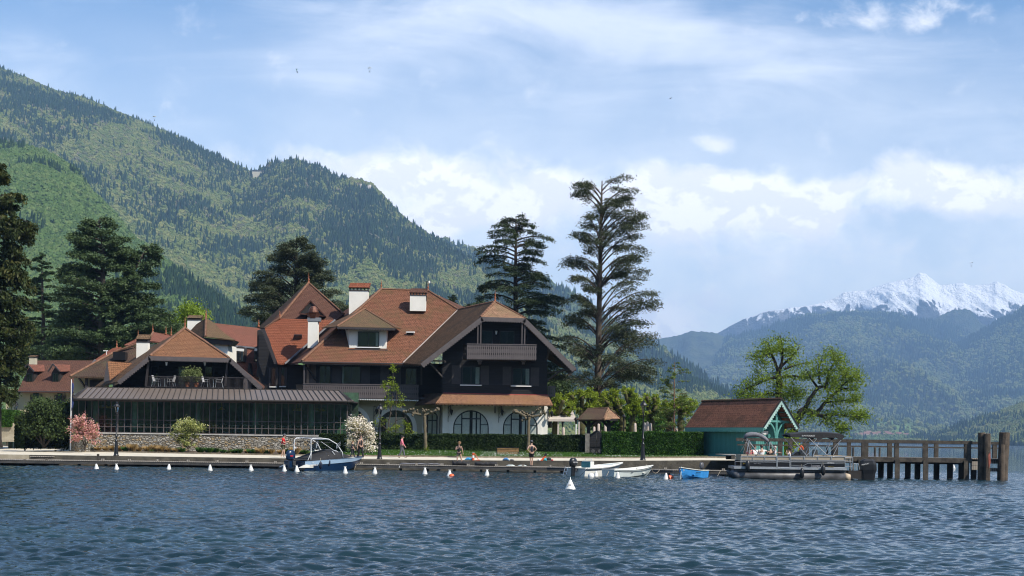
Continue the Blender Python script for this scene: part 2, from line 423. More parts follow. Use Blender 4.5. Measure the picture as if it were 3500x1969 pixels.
hm1 = hillmat('wooded_slope', [(0.035,0.058,0.018),(0.055,0.085,0.025),(0.075,0.105,0.035)], (0.30,0.28,0.25), 0.008, (0.70,0.74))
hm2 = hillmat('wooded_mountain', FG, (0.26,0.25,0.24), 0.006, (0.67,0.71))
hmB = hillmat('far_forest', [(0.026,0.042,0.020),(0.065,0.085,0.034),(0.11,0.11,0.06)], (0.22,0.20,0.18), 0.004, (0.72,0.78), 30)
hmS = hillmat('snowy_rock', [(0.035,0.042,0.030),(0.07,0.072,0.065),(0.12,0.115,0.11)], (0.20,0.19,0.18), 0.004, (0.55,0.65), 40, snow=(770, 1070))
hmE = hillmat('near_right_slope', [(0.035,0.060,0.020),(0.060,0.092,0.030),(0.08,0.11,0.035)], (0.3,0.28,0.25), 0.006, (0.85,0.9), 14)
hill('green_slope', [(-700,300),(-300,440),(0,505),(150,535),(260,598),(300,670),(395,760),(450,830),(545,895),(610,950),(760,1060),(900,1150),(1050,1280),(1300,1420)],
     900, [(-700,1900),(0,1800),(600,1500),(1300,1150)], hm1, 70, 170, 1, ns=220)
hill('wooded_mountain', [(-900,150),(-400,190),(0,247),(80,278),(190,326),(280,350),(408,403),(543,455),(652,505),(706,537),(815,577),(870,598),(937,564),(1005,560),(1087,584),(1155,618),(1223,628),(1270,638),(1300,678),(1372,754),(1440,805),(1560,880),(1700,955),(1850,1055),(2000,1140),(2150,1220),(2233,1275),(2350,1320),(2458,1362),(2540,1400),(2560,1480)],
     [(-900,1700),(1000,1500),(1800,1500),(2560,2400)], [(-900,3600),(0,3600),(700,3500),(1270,3300),(1440,3200),(2000,2900),(2560,2600)], hm2, 130, 380, 2, ns=420, nt=150)
hill('back_ridge', [(1300,760),(1450,813),(1530,828),(1620,858),(1700,890),(1780,925),(1862,960),(1943,1001),(2065,1082),(2150,1135),(2244,1186),(2330,1245),(2420,1305),(2500,1352),(2580,1400),(2620,1480)],
     3200, [(1300,4600),(2620,3600)], hm2, 110, 300, 4, ns=200, nt=70)
hill('blue_ridge', [(1900,1220),(2200,1168),(2276,1153),(2341,1138),(2377,1134),(2447,1140),(2483,1155),(2560,1190),(2700,1260)],
     6200, 8900, hmB, 260, 700, 5, ns=120, nt=70, jag=30)
hill('blue_mountain', [(2300,1330),(2483,1158),(2634,1117),(2664,1102),(2755,1082),(2850,1078),(2932,1075),(3078,1072),(3159,1092),(3240,1100),(3320,1138),(3400,1180),(3800,1300)],
     5000, 8800, hmB, 340, 650, 6, ns=260, nt=140, jag=26, bulge=0.06)
hill('snow_mountain', [(2300,1180),(2452,1140),(2528,1097),(2629,1062),(2705,1052),(2806,1037),(2856,1017),(2886,999),(2927,994),(2957,996),(3007,974),(3083,956),(3123,948),(3144,932),(3159,933),(3189,956),(3214,976),(3260,971),(3290,964),(3320,976),(3381,971),(3406,961),(3431,971),(3462,989),(3500,1006),(3700,1080),(4100,1200)],
     9200, 10500, hmS, 330, 520, 7, ns=420, nt=160, jag=16, gsc=1.0, alp=True)
hill('middle_knoll', [(3120,1130),(3184,1092),(3240,1067),(3300,1054),(3330,1072),(3351,1102),(3420,1140)],
     8900, 9250, hmB, 120, 400, 8, ns=80, nt=50, jag=30)
hill('right_mountain', [(2850,1400),(2960,1345),(3100,1260),(3260,1183),(3340,1148),(3401,1112),(3452,1087),(3500,1054),(3700,1000),(4200,960)],
     5000, [(2850,5600),(3260,7900),(4200,8200)], hmB, 240, 600, 9, ns=200, nt=110, jag=20)
hill('right_headland', [(3080,1512),(3150,1500),(3209,1489),(3234,1476),(3310,1450),(3411,1420),(3500,1388),(3650,1340),(4200,1250)],
     [(3080,3300),(3500,2700),(4200,2300)], [(3080,3500),(4200,3600)], hmE, 60, 240, 10, ns=140, nt=50)
# low shore plain with meadows below the blue mountain
hmF = hillmat('shore_meadow', [(0.045,0.075,0.03),(0.065,0.095,0.035),(0.09,0.11,0.04)], (0.3,0.28,0.25), 0.004, (0.9,0.95), 6, field=(0.13,0.20,0.055))
hill('far_shore', [(2300,1490),(2500,1475),(2700,1462),(2850,1452),(2950,1440),(3080,1436),(3160,1452),(3260,1470),(3400,1490),(3900,1500)],
     3900, 4600, hmF, 40, 300, 11, ns=160, nt=50)
# wooded strip along the far waterline
hill('shore_woods', [(2500,1502),(2700,1500),(2900,1503),(3050,1502),(3250,1505),(3600,1508)], 3850, 3900, hmE, 8, 60, 12, ns=200, nt=8, jag=16)

# ---------------------------------------------------------------- forests: one object per far-off wood
def gn_forest(name, pts, scl, kind, mats):
    me = bpy.data.meshes.new(name); n = len(pts)
    me.vertices.add(n); me.vertices.foreach_set('co', np.asarray(pts, np.float32).ravel())
    for nm, arr in (('scl', scl), ('kd', kind)):
        at = me.attributes.new(nm, 'FLOAT', 'POINT'); at.data.foreach_set('value', np.asarray(arr, np.float32))
    o = bpy.data.objects.new(name, me); COL.objects.link(o); put(o, kind='stuff')
    for mm in mats: me.materials.append(mm)
    g = bpy.data.node_groups.new(name+'_nodes', 'GeometryNodeTree')
    g.interface.new_socket('Geometry', in_out='INPUT', socket_type='NodeSocketGeometry')
    g.interface.new_socket('Geometry', in_out='OUTPUT', socket_type='NodeSocketGeometry')
    N = g.nodes; L = g.links
    gi = N.new('NodeGroupInput'); go = N.new('NodeGroupOutput'); jn = N.new('GeometryNodeJoinGeometry')
    def attr(nm):
        a = N.new('GeometryNodeInputNamedAttribute'); a.data_type = 'FLOAT'; a.inputs[0].default_value = nm; return a.outputs[0]
    rot = N.new('FunctionNodeRandomValue'); rot.data_type = 'FLOAT_VECTOR'
    rot.inputs[0].default_value = (-.05, -.05, 0); rot.inputs[1].default_value = (.05, .05, 6.28)
    def proto(k, mm):
        if k == 0:
            c = N.new('GeometryNodeMeshCone'); c.inputs['Vertices'].default_value = 7; c.inputs['Side Segments'].default_value = 5
            c.inputs['Radius Bottom'].default_value = 0.21; c.inputs['Depth'].default_value = 1.05; geo_ = c.outputs[0]; na, sc = 0.09, 11.0
        else:
            c = N.new('GeometryNodeMeshIcoSphere'); c.inputs[0].default_value = 0.40; c.inputs[1].default_value = 3; geo_ = c.outputs[0]; na, sc = 0.34, 4.2
        sp_ = N.new('GeometryNodeSetPosition'); L.new(geo_, sp_.inputs[0])
        nz = N.new('ShaderNodeTexNoise'); nz.inputs['Scale'].default_value = sc; nz.inputs['Detail'].default_value = 3
        sb = N.new('ShaderNodeVectorMath'); sb.operation = 'SUBTRACT'; L.new(nz.outputs['Color'], sb.inputs[0]); sb.inputs[1].default_value = (.5,.5,.5)
        ms = N.new('ShaderNodeVectorMath'); ms.operation = 'SCALE'; L.new(sb.outputs[0], ms.inputs[0]); ms.inputs['Scale'].default_value = na*2
        L.new(ms.outputs[0], sp_.inputs['Offset'])
        tr = N.new('GeometryNodeTransform'); L.new(sp_.outputs[0], tr.inputs[0])
        tr.inputs['Translation'].default_value = (0, 0, 0.0 if k == 0 else 0.34)
        sm = N.new('GeometryNodeSetMaterial'); L.new(tr.outputs[0], sm.inputs[0]); sm.inputs['Material'].default_value = mm
        return sm.outputs[0]
    for k in (0, 1):
        cp = N.new('FunctionNodeCompare'); cp.data_type = 'FLOAT'; cp.operation = 'GREATER_THAN' if k == 0 else 'LESS_EQUAL'
        L.new(attr('kd'), cp.inputs[0]); cp.inputs[1].default_value = 0.5
        ip = N.new('GeometryNodeInstanceOnPoints'); L.new(gi.outputs[0], ip.inputs['Points']); L.new(cp.outputs[0], ip.inputs['Selection'])
        L.new(proto(k, mats[k]), ip.inputs['Instance']); L.new(rot.outputs[0], ip.inputs['Rotation'])
        L.new(attr('scl'), ip.inputs['Scale']); L.new(ip.outputs[0], jn.inputs[0])
    L.new(jn.outputs[0], go.inputs[0])
    md = o.modifiers.new('scatter', 'NODES'); md.node_group = g
    return o
def treemat(name, a, b_, c):
    m, t, b = newmat(name); oi = t.new('ShaderNodeObjectInfo'); tc = t.new('ShaderNodeTexCoord')
    r = oi.outputs['Random']
    col = t.mix(t.mr(r, 0.5, 1.0, smooth=False), t.mix(t.mr(r, 0.0, 0.5, smooth=False), a, b_), c)
    n = t.noise(tc.outputs['Object'], 6.0, 3, 0.7)
    col = t.mix(t.mr(n, 0.4, 0.65, 0, 0.5), col, tuple(x*0.45 for x in a))
    t.put(b.inputs['Base Color'], col); b.inputs['Roughness'].default_value = 0.95; b.inputs['Specular IOR Level'].default_value = 0.05
    return m
con = treemat('conifer_foliage', (0.012,0.030,0.014), (0.022,0.046,0.020), (0.036,0.062,0.022))
dec = treemat('broadleaf_foliage', (0.080,0.112,0.028), (0.135,0.165,0.040), (0.200,0.200,0.070))
dec2 = treemat('spring_foliage', (0.058,0.100,0.026), (0.085,0.140,0.036), (0.125,0.170,0.056))
dec3 = treemat('brown_spring_foliage', (0.095,0.095,0.055), (0.11,0.125,0.05), (0.16,0.135,0.10))
def scatter(hname, num, size, seed, conf, tmin=0.0, tmax=1.0, clump=110.0, pxr=None):
    P, ns, nt = HILLS[hname]; rs = np.random.RandomState(seed)
    A3 = P[1:, 1:]-P[:-1, :-1]; B3 = P[1:, :-1]-P[:-1, 1:]
    ar = np.linalg.norm(np.cross(A3, B3), axis=-1)*0.5
    if pxr is None: pxr = (-150, 3650)
    cx = P[:-1, :-1, 0]/P[:-1, :-1, 1]*F+CX
    ar = ar*((cx > pxr[0]) & (cx < pxr[1]))
    rows = np.arange(nt-1)/(nt-1.0); ar = ar*((rows >= tmin) & (rows <= tmax))[:, None]
    # even cover as the camera sees it: nearer ground keeps the same count per area
    cdf = np.cumsum(ar.ravel()); cdf /= cdf[-1]
    idx = np.searchsorted(cdf, rs.rand(num)); i, j = idx//(ns-1), idx % (ns-1)
    a = rs.rand(num, 1); b_ = rs.rand(num, 1)
    q = (P[i, j]*(1-a)*(1-b_)+P[i, j+1]*a*(1-b_)+P[i+1, j]*(1-a)*b_+P[i+1, j+1]*a*b_)
    c = vnoise(q[:, 0]/clump, q[:, 1]/clump*0.8+q[:, 2]/clump, seed, 4)
    trow = (i/(nt-1.0))
    th = np.interp(trow, [c_0 for c_0, _ in conf], [c_1 for _, c_1 in conf])
    kd = ((c+(rs.rand(num)-0.5)*0.34) < th).astype(float)
    s = size*(0.5+1.0*rs.rand(num)**1.6)*np.where(kd > 0.5, 1.3, 1.0)
    return q, s, kd
q, s, k = scatter('green_slope', 60000, 9.5, 21, [(0, .30), (.6, .34), (1, .40)], pxr=(-60, 1400))
gn_forest('slope_forest', q, s, k, [con, dec2])
q, s, k = scatter('wooded_mountain', 130000, 13, 22, [(0, .30), (.3, .36), (.6, .44), (.85, .53), (1, .50)], pxr=(-60, 2600))
gn_forest('mountain_forest', q, s, k, [con, dec])
q, s, k = scatter('wooded_mountain', 20000, 12, 27, [(0, 0), (1, 0)], 0.62, 1.0, pxr=(-60, 2000))
gn_forest('bare_spring_forest', q, s, k, [con, dec3])
q, s, k = scatter('back_ridge', 14000, 17, 23, [(0, .42), (1, .55)], pxr=(1300, 2650))
gn_forest('ridge_forest', q, s, k, [con, dec])
q, s, k = scatter('right_headland', 9000, 12, 24, [(0, .36), (1, .42)], pxr=(3050, 3600))
gn_forest('headland_forest', q, s, k, [con, dec])
q, s, k = scatter('far_shore', 1600, 15, 25, [(0, .3), (1, .4)], pxr=(2300, 3600), clump=60)
gn_forest('shore_forest', q, s, k, [con, dec])
q, s, k = scatter('blue_mountain', 36000, 17, 26, [(0, .40), (1, .55)], pxr=(2250, 3560), clump=260)
gn_forest('blue_forest', q, s, k, [con, dec])
q, s, k = scatter('right_mountain', 20000, 17, 28, [(0, .40), (1, .5)], pxr=(2800, 3560), clump=260)
gn_forest('right_forest', q, s, k, [con, dec])
q, s, k = scatter('shore_woods', 1500, 13, 29, [(0, .2), (1, .2)], pxr=(2450, 3600), clump=50)
gn_forest('waterside_forest', q, s, k, [con, dec2])
# ================================================================ MATERIALS OF THE PLACE
m_gravel = M('pale_gravel', (0.60,0.54,0.43), 0.95, 0.10, 1.5, bump=0.5)
m_soil = M('bark_soil', (0.075,0.052,0.035), 1.0, 0.4, 3, bump=1.0)
m_kerb = M('kerb_stone', (0.20,0.165,0.12), 0.95, 0.3, 4, bump=0.6)
m_dirt = M('garden_ground', (0.10,0.12,0.05), 1.0, 0.3, 0.5, bump=0.5)
m_lawn = M('lawn_soil', (0.045,0.085,0.02), 1.0, 0.3, 1.2, bump=0.5)
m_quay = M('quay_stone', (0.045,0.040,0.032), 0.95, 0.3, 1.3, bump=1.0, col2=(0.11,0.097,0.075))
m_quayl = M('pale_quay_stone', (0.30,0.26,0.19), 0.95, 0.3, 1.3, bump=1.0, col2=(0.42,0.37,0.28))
m_deck = planks('weathered_deck', (0.34,0.30,0.26), (0.42,0.38,0.33), 0.13, True, 0.02)
m_dockbeam = M('dock_beam', (0.055,0.052,0.05), 0.8, 0.3, 2, bump=0.4)
m_dark = M('dark_timber', (0.022,0.019,0.017), 0.8, 0.3, 3)
m_oldwood = M('old_oak', (0.028,0.023,0.018), 0.85, 0.35, 2, bump=0.8, col2=(0.085,0.072,0.057))
m_pile = M('pile_wood', (0.040,0.030,0.022), 0.9, 0.3, 1.5, bump=1.0, col2=(0.12,0.092,0.068))
m_siding = planks('black_siding', (0.014,0.014,0.016), (0.020,0.020,0.023), 0.13, False, 0.008, 0.55)
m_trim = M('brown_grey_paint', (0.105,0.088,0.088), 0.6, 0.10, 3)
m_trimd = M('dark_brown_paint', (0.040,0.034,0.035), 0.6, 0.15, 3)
m_render_w = M('white_render', (0.80,0.775,0.71), 0.9, 0.04, 1, bump=0.2)
m_render_b = M('beige_render', (0.50,0.46,0.35), 0.9, 0.05, 1, bump=0.2)
m_render_y = M('yellow_render', (0.46,0.41,0.26), 0.9, 0.06, 1, bump=0.2)
m_white = M('white_paint', (0.80,0.80,0.78), 0.45, 0.03, 2)
m_stonew = M('cut_stone', (0.78,0.76,0.71), 0.85, 0.05, 2)
m_frame = M('dark_window_frame', (0.012,0.012,0.014), 0.4, 0.1, 2)
m_curtain = M('curtain_cloth', (0.72,0.72,0.68), 0.9, 0.1, 6)
m_roomdark = M('room_darkness', (0.012,0.012,0.012), 0.9, 0.2, 1)
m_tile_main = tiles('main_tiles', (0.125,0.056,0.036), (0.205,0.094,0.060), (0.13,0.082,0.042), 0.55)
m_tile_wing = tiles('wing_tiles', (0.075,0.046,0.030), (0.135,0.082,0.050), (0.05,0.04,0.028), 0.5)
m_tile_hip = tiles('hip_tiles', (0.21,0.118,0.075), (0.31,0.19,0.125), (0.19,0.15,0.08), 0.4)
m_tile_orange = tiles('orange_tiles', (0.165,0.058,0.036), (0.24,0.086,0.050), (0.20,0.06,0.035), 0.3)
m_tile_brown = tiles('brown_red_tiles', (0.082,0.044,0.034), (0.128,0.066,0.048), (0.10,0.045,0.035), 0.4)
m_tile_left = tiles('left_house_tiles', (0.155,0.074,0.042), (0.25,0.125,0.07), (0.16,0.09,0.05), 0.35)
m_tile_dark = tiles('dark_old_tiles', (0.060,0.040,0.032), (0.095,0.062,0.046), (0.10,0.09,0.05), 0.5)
m_tile_far = tiles('red_mansard_tiles', (0.155,0.068,0.052), (0.225,0.095,0.070), (0.15,0.075,0.05), 0.4)
m_tile_moss = tiles('mossy_tiles', (0.110,0.072,0.046), (0.165,0.108,0.066), (0.11,0.098,0.050), 0.45)
m_tile_awn = tiles('awning_tiles', (0.17,0.088,0.055), (0.29,0.16,0.10), (0.26,0.14,0.06), 0.4)
m_tile_hut = tiles('hut_tiles', (0.19,0.082,0.054), (0.28,0.125,0.080), (0.085,0.055,0.035), 0.5, 0.26, 0.23)
m_ridge = M('ridge_tile', (0.19,0.095,0.055), 0.85, 0.3, 4, bump=0.5)
m_terra = M('terracotta', (0.28,0.095,0.04), 0.7, 0.2, 5)
m_metalroof = M('brown_metal_roof', (0.150,0.120,0.100), 0.45, 0.05, 1)
m_seam = M('brown_metal_seam', (0.045,0.037,0.032), 0.5, 0.1, 2)
m_zinc = M('zinc', (0.25,0.26,0.28), 0.5, 0.1, 2, metal=0.4)
m_copper = M('aged_copper', (0.13,0.055,0.035), 0.5, 0.3, 5, metal=0.5)
m_iron = M('black_cast_iron', (0.010,0.010,0.012), 0.35, 0.2, 6)
m_teal = planks('teal_boards', (0.060,0.225,0.205), (0.075,0.265,0.24), 0.17, True, 0.012)
m_teal_p = M('teal_paint', (0.09,0.29,0.26), 0.6, 0.1, 4)
m_teal_w = M('pale_teal_paint', (0.33,0.50,0.46), 0.6, 0.08, 4)
m_stoneblk = M('grey_post_stone', (0.17,0.16,0.145), 0.9, 0.3, 5, bump=0.6)
def glassmat(name, tint=(0.35,0.45,0.40), refl=0.10, rough=0.0, wob=0.0):
    m, t, b = newmat(name); t.n.remove(b)
    gl = t.new('ShaderNodeBsdfGlossy'); gl.inputs['Roughness'].default_value = rough
    tr = t.new('ShaderNodeBsdfTransparent'); tr.inputs[0].default_value = (*tint, 1)
    fr = t.new('ShaderNodeFresnel'); fr.inputs[0].default_value = 1.5
    if wob:
        tc = t.new('ShaderNodeTexCoord'); bp = t.new('ShaderNodeBump'); bp.inputs['Strength'].default_value = 0.3; bp.inputs['Distance'].default_value = wob
        t.put(bp.inputs['Height'], t.noise(tc.outputs['Object'], 0.9, 2)); t.put(gl.inputs['Normal'], bp.outputs[0])
    mx = t.new('ShaderNodeMixShader'); t.put(mx.inputs[0], t.math('ADD', fr.outputs[0], refl, clamp=True))
    t.l.new(tr.outputs[0], mx.inputs[1]); t.l.new(gl.outputs[0], mx.inputs[2]); t.l.new(mx.outputs[0], t.n['Material Output'].inputs[0])
    return m
m_glass = glassmat('window_glass', (0.85,0.88,0.86), 0.04, 0.0, 0.02)
m_vglass = glassmat('veranda_glass', (0.68,0.84,0.76), 0.03, 0.0, 0.06)
m_lampglass = glassmat('lamp_glass', (0.8,0.8,0.8), 0.05)
def stonemat(name, sx, sy, cols, mortar):
    m, t, b = newmat(name); tc = t.new('ShaderNodeTexCoord')
    wn = t.new('ShaderNodeTexNoise'); t.put(wn.inputs['Vector'], tc.outputs['UV']); wn.inputs['Scale'].default_value = 3
    uv = t.vmath('ADD', tc.outputs['UV'], t.vmath('MULTIPLY', t.vmath('SUBTRACT', wn.outputs['Color'], (.5,.5,.5)), (0.12,0.12,0)))
    q = t.mapping(uv, (0,0,0), (0,0,0), (1/sx, 1/sy, 1))
    v = t.new('ShaderNodeTexVoronoi', feature='F1'); t.put(v.inputs['Vector'], q); v.inputs['Scale'].default_value = 1; v.inputs['Randomness'].default_value = 0.75
    e = t.new('ShaderNodeTexVoronoi', feature='DISTANCE_TO_EDGE'); t.put(e.inputs['Vector'], q); e.inputs['Scale'].default_value = 1; e.inputs['Randomness'].default_value = 0.75
    sp = t.new('ShaderNodeSeparateColor'); t.put(sp.inputs[0], v.outputs['Color'])
    c = t.mix(t.mr(sp.outputs[0], 0.2, 0.9, smooth=False), cols[0], cols[1])
    c = t.mix(t.mr(sp.outputs[1], 0.72, 0.78), c, cols[2])
    c = t.mix(t.mr(t.noise(uv, 14, 4), 0.4, 0.7, 0, 0.45), c, tuple(x*.55 for x in cols[0]))
    c = t.mix(t.mr(e.outputs[0], 0.10, 0.03), c, mortar)
    t.put(b.inputs['Base Color'], c); b.inputs['Roughness'].default_value = 0.95
    bp = t.new('ShaderNodeBump'); bp.inputs['Strength'].default_value = 0.9; bp.inputs['Distance'].default_value = 0.05
    t.put(bp.inputs['Height'], t.mr(e.outputs[0], 0.0, 0.2)); t.put(b.inputs['Normal'], bp.outputs[0])
    return m
m_stonewall = stonemat('field_stone', 0.26, 0.125, ((0.26,0.24,0.205),(0.48,0.45,0.40),(0.38,0.28,0.16)), (0.10,0.09,0.07))

# ================================================================ GROUND
YF = [(-2400,100),(970,100),(1750,100.8),(2197,101.2),(2400,102),(2760,103)]
QZL = [(-2400,.70),(970,.70),(1750,.75),(2197,.86),(2400,.95),(2760,1.0)]
def qz(p): return interp(p, QZL)
WID = [(-2400,60),(-200,60),(9,45),(326,10.5),(640,7.6),(950,5.4),(1400,5),(1530,5),(1560,3.8),(1700,4.6),(2760,4.2)]
LZ = [(-2400,.95),(326,.92),(640,.98),(1050,1.12),(1400,1.28),(1990,1.25),(2060,1.1),(2760,1.08)]
def yf(px): return interp(px, YF)
def yk(px): return yf(px)+interp(px, WID)
def band(name, rows, mat, pxs, kind='structure', zo=0.0):
    """rows: list of functions px -> (Y, z)"""
    vs = []
    for r in rows:
        for p in pxs:
            Y, z = r(p); vs.append((GX(p, Y, z), Y, z+zo))
    n = len(pxs); m = len(rows)
    fs = [(i*n+j, i*n+j+1, (i+1)*n+j+1, (i+1)*n+j) for i in range(m-1) for j in range(n-1)]
    o = MB().add(vs, fs).build(name, mat); return put(o, kind=kind)
PX = [-2400,-1200,-700,-300,-100,9,100,200,326,450,560,640,800,950,1050,1200,1300,1400,1500,1530,1560,1620,1700,1800,1870,1990,2060,2150,2300,2400,2600,2740]
band('path', [lambda p: (yf(p), qz(p)), lambda p: (yf(p)+interp(p, WID)*.5, qz(p)+.07), lambda p: (yk(p), qz(p)+.14)], m_gravel, PX)
band('kerb', [lambda p: (yk(p)-.02, .60), lambda p: (yk(p)-.02, qz(p)+.25), lambda p: (yk(p)+.12, qz(p)+.25), lambda p: (yk(p)+.12, .60)], m_kerb, PX)
YH = [(-2400,170),(9,150),(200,116),(326,112.2),(1050,112.2),(1240,115),(1990,116),(2060,112),(2740,112)]
def yh_(p): return max(interp(p, YH), yk(p)+.5)
bed = [p for p in PX if p <= 1200]; lawn = [p for p in PX if p >= 1050]
band('flower_bed', [lambda p: (yk(p)+.12, qz(p)+.20), lambda p: (yh_(p), interp(p, LZ))], m_soil, bed, zo=0.004)
band('lawn', [lambda p: (yk(p)+.12, qz(p)+.20), lambda p: (yh_(p), interp(p, LZ))], m_lawn, lawn, zo=0.008)
# the land behind, out to the foot of the mountains
def back(k):
    def f(p):
        y0 = yh_(p); ys = [y0, 135, 160, 300, 800, 2600][k]; ys = max(ys, y0+k*2)
        z = [interp(p, LZ), 1.35, 1.4, 1.6, 3, 8][k]
        return (ys, z)
    return f
vs = []; n = len(PX)
for k in range(6):
    for p in PX:
        Y, z = back(k)(p); q = p
        if k >= 2 and p > 2300: q = 2300+(p-2300)*0.8
        vs.append((GX(q, Y, z) if k < 3 or p > 0 else GX(q, Y, z)*1.5, Y, z))
fs = [(i*n+j, i*n+j+1, (i+1)*n+j+1, (i+1)*n+j) for i in range(5) for j in range(n-1)]
put(MB().add(vs, fs).build('ground', m_dirt), kind='structure')
# quay wall with its coping, along the front and round the point on the right
def strip(name, pts, z0, th, mat):
    mb = MB()
    for a, b_ in zip(pts[:-1], pts[1:]):
        mb.add([(a[0],a[1],z0),(b_[0],b_[1],z0),(b_[0],b_[1],b_[2]),(a[0],a[1],a[2]),(a[0],a[1]+th,z0),(b_[0],b_[1]+th,z0),(b_[0],b_[1]+th,b_[2]),(a[0],a[1]+th,a[2])],
               [(0,1,2,3),(3,2,6,7),(5,4,7,6)])
    return mb.build(name, mat)
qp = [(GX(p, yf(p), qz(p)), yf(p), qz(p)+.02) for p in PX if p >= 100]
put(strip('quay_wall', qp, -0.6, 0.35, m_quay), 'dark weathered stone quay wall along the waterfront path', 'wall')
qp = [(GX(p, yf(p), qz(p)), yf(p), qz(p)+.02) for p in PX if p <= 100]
put(strip('quay_wall', qp, -0.6, 0.35, m_quayl), 'pale stone quay wall at the left end above the jetty deck', 'wall')
ex = GX(2740, 103, 1.0)
put(MB().add([(ex,102.9,-.6),(ex+1.6,115,-.6),(ex+4,160,-.6),(ex,102.9,1.0),(ex+1.6,115,1.2),(ex+4,160,1.4)], [(0,1,4,3),(1,2,5,4)]).build('bank', m_quay), kind='structure')

# ================================================================ OPPOSITE SHORE (behind the viewer, mirrored in the windows)
m_opp = M('opposite_forest', (0.035,0.075,0.02), 1.0, 0.5, 0.01)
def opp():
    n = 90; vs = []; fs = []
    for i in range(n+1):
        a = R(100+160*i/n); rr = 1100
        hgt = 330+170*math.sin(i*.21)+60*math.sin(i*.9+1)+20*math.sin(i*2.3)
        for k, (r_, z_) in enumerate(((rr, -1.2), (rr*1.15, hgt*.45), (rr*1.5, hgt), (rr*1.9, hgt*.5))):
            vs.append((math.sin(a)*r_, math.cos(a)*r_*0.9, z_))
    for i in range(n):
        for k in range(3): fs.append((i*4+k, (i+1)*4+k, (i+1)*4+k+1, i*4+k+1))
    return MB().add(vs, fs).build('opposite_hills', m_opp, smooth=True, uv=False)
put(opp(), kind='structure')
# ================================================================ BUILDING HELPERS
def PP(poly, Y):                              # pixel polygon -> points; a vertex may carry its own distance
    return [W(q[0], q[1], q[2] if len(q) > 2 else Y) for q in poly]
def roof(name, poly, Y, mat, parent, th=0.13):
    return MB().slab(PP(poly, Y), (0, 0.02, -th)).build(name, mat, parent)
def wallpx(name, poly, Y, mat, parent, th=0.25):
    return MB().slab(PP(poly, Y), (0, th, 0)).build(name, mat, parent)
def rect(x0, y0, x1, y1, Y):
    c = W((x0+x1)/2, (y0+y1)/2, Y); w_ = (x1-x0)/F*Y/2; h_ = (y1-y0)/F*Y/2
    return c.x-w_, c.x+w_, c.z-h_, c.z+h_
def rbox(mb, x0, y0, x1, y1, Y, d):
    a, b_, c, e = rect(x0, y0, x1, y1, Y); mb.box((a, Y, c), (b_, Y+d, e)); return mb
def window(parent, x0, y0, x1, y1, Y, cols=2, rows=1, curtain=0, sill=False, fw=0.06, fm=None, name='window'):
    a, b_, c, e = rect(x0, y0, x1, y1, Y)
    mb = MB(); fm = fm or m_frame; d = 0.07
    mb.box((a, Y-d, c), (a+fw, Y-.004, e)).box((b_-fw, Y-d, c), (b_, Y-.004, e)).box((a+fw, Y-d, e-fw), (b_-fw, Y-.004, e)).box((a+fw, Y-d, c), (b_-fw, Y-.004, c+fw))
    for i in range(1, cols):
        x = lerp(a, b_, i/cols); mb.box((x-fw*.45, Y-d+.004, c+fw), (x+fw*.45, Y-.006, e-fw))
    for i in range(1, rows):
        z = lerp(c, e, i/rows); mb.box((a+fw, Y-d+.008, z-fw*.3), (b_-fw, Y-.008, z+fw*.3))
    w_ = mb.build(name, fm, parent)
    MB().box((a+fw, Y-.036, c+fw), (b_-fw, Y-.030, e-fw)).build('pane', m_glass, w_)
    MB().box((a+fw, Y-.014, c+fw), (b_-fw, Y-.003, e-fw)).build('dark_backing', m_roomdark, w_)  # near-black sheet behind the pane; the room's shade is in its colour
    if curtain:
        mb = MB(); k = abs(curtain); xa = lerp(a, b_, 1-k) if curtain > 0 else a+fw; xb = b_-fw if curtain > 0 else lerp(a, b_, k)
        nn = max(3, int((xb-xa)/.12)); pts = []
        for i in range(nn+1):
            x = lerp(xa, xb, i/nn); pts.append((x, Y-.022-(.006 if i % 2 else 0)))
        for i in range(nn): mb.poly((*pts[i], c+fw), (*pts[i+1], c+fw), (*pts[i+1], e-fw), (*pts[i], e-fw))
        mb.build('curtain', m_curtain, w_)
    if sill: MB().box((a-.12, Y-.16, c-.09), (b_+.12, Y-.002, c-.005)).build('sill', m_white, w_)
    return w_
def barge(name, pts, Y, mat, parent, wid=0.36, tooth=0.20, td=0.10, th=0.05):
    """carved fascia board hanging below the line of points"""
    P = PP(pts, Y); mb = MB()
    for a, b_ in zip(P[:-1], P[1:]):
        d = b_-a; L = d.length; d.normalize(); nrm = Vector((d.z, 0, -d.x)) if d.x > 0 else Vector((-d.z, 0, d.x))
        if abs(d.y) > .5: nrm = Vector((0, 0, -1))
        o = Vector((0, th, 0)) if abs(d.y) < .5 else Vector((th, 0, 0))
        mb.slab([a, a+nrm*wid, b_+nrm*wid, b_], o)
        n = max(1, int(L/tooth)); s = L/n
        for i in range(n):
            q = a+d*(s*i)+nrm*wid
            mb.slab([q, q+d*s*.25+nrm*td*.7, q+d*s*.5+nrm*td, q+d*s*.75+nrm*td*.7, q+d*s], o)
    return mb.build(name, mat, parent)
def each(name, mat, parent, bars):
    for q in bars: MB().bar(*q).build(name, mat, parent)
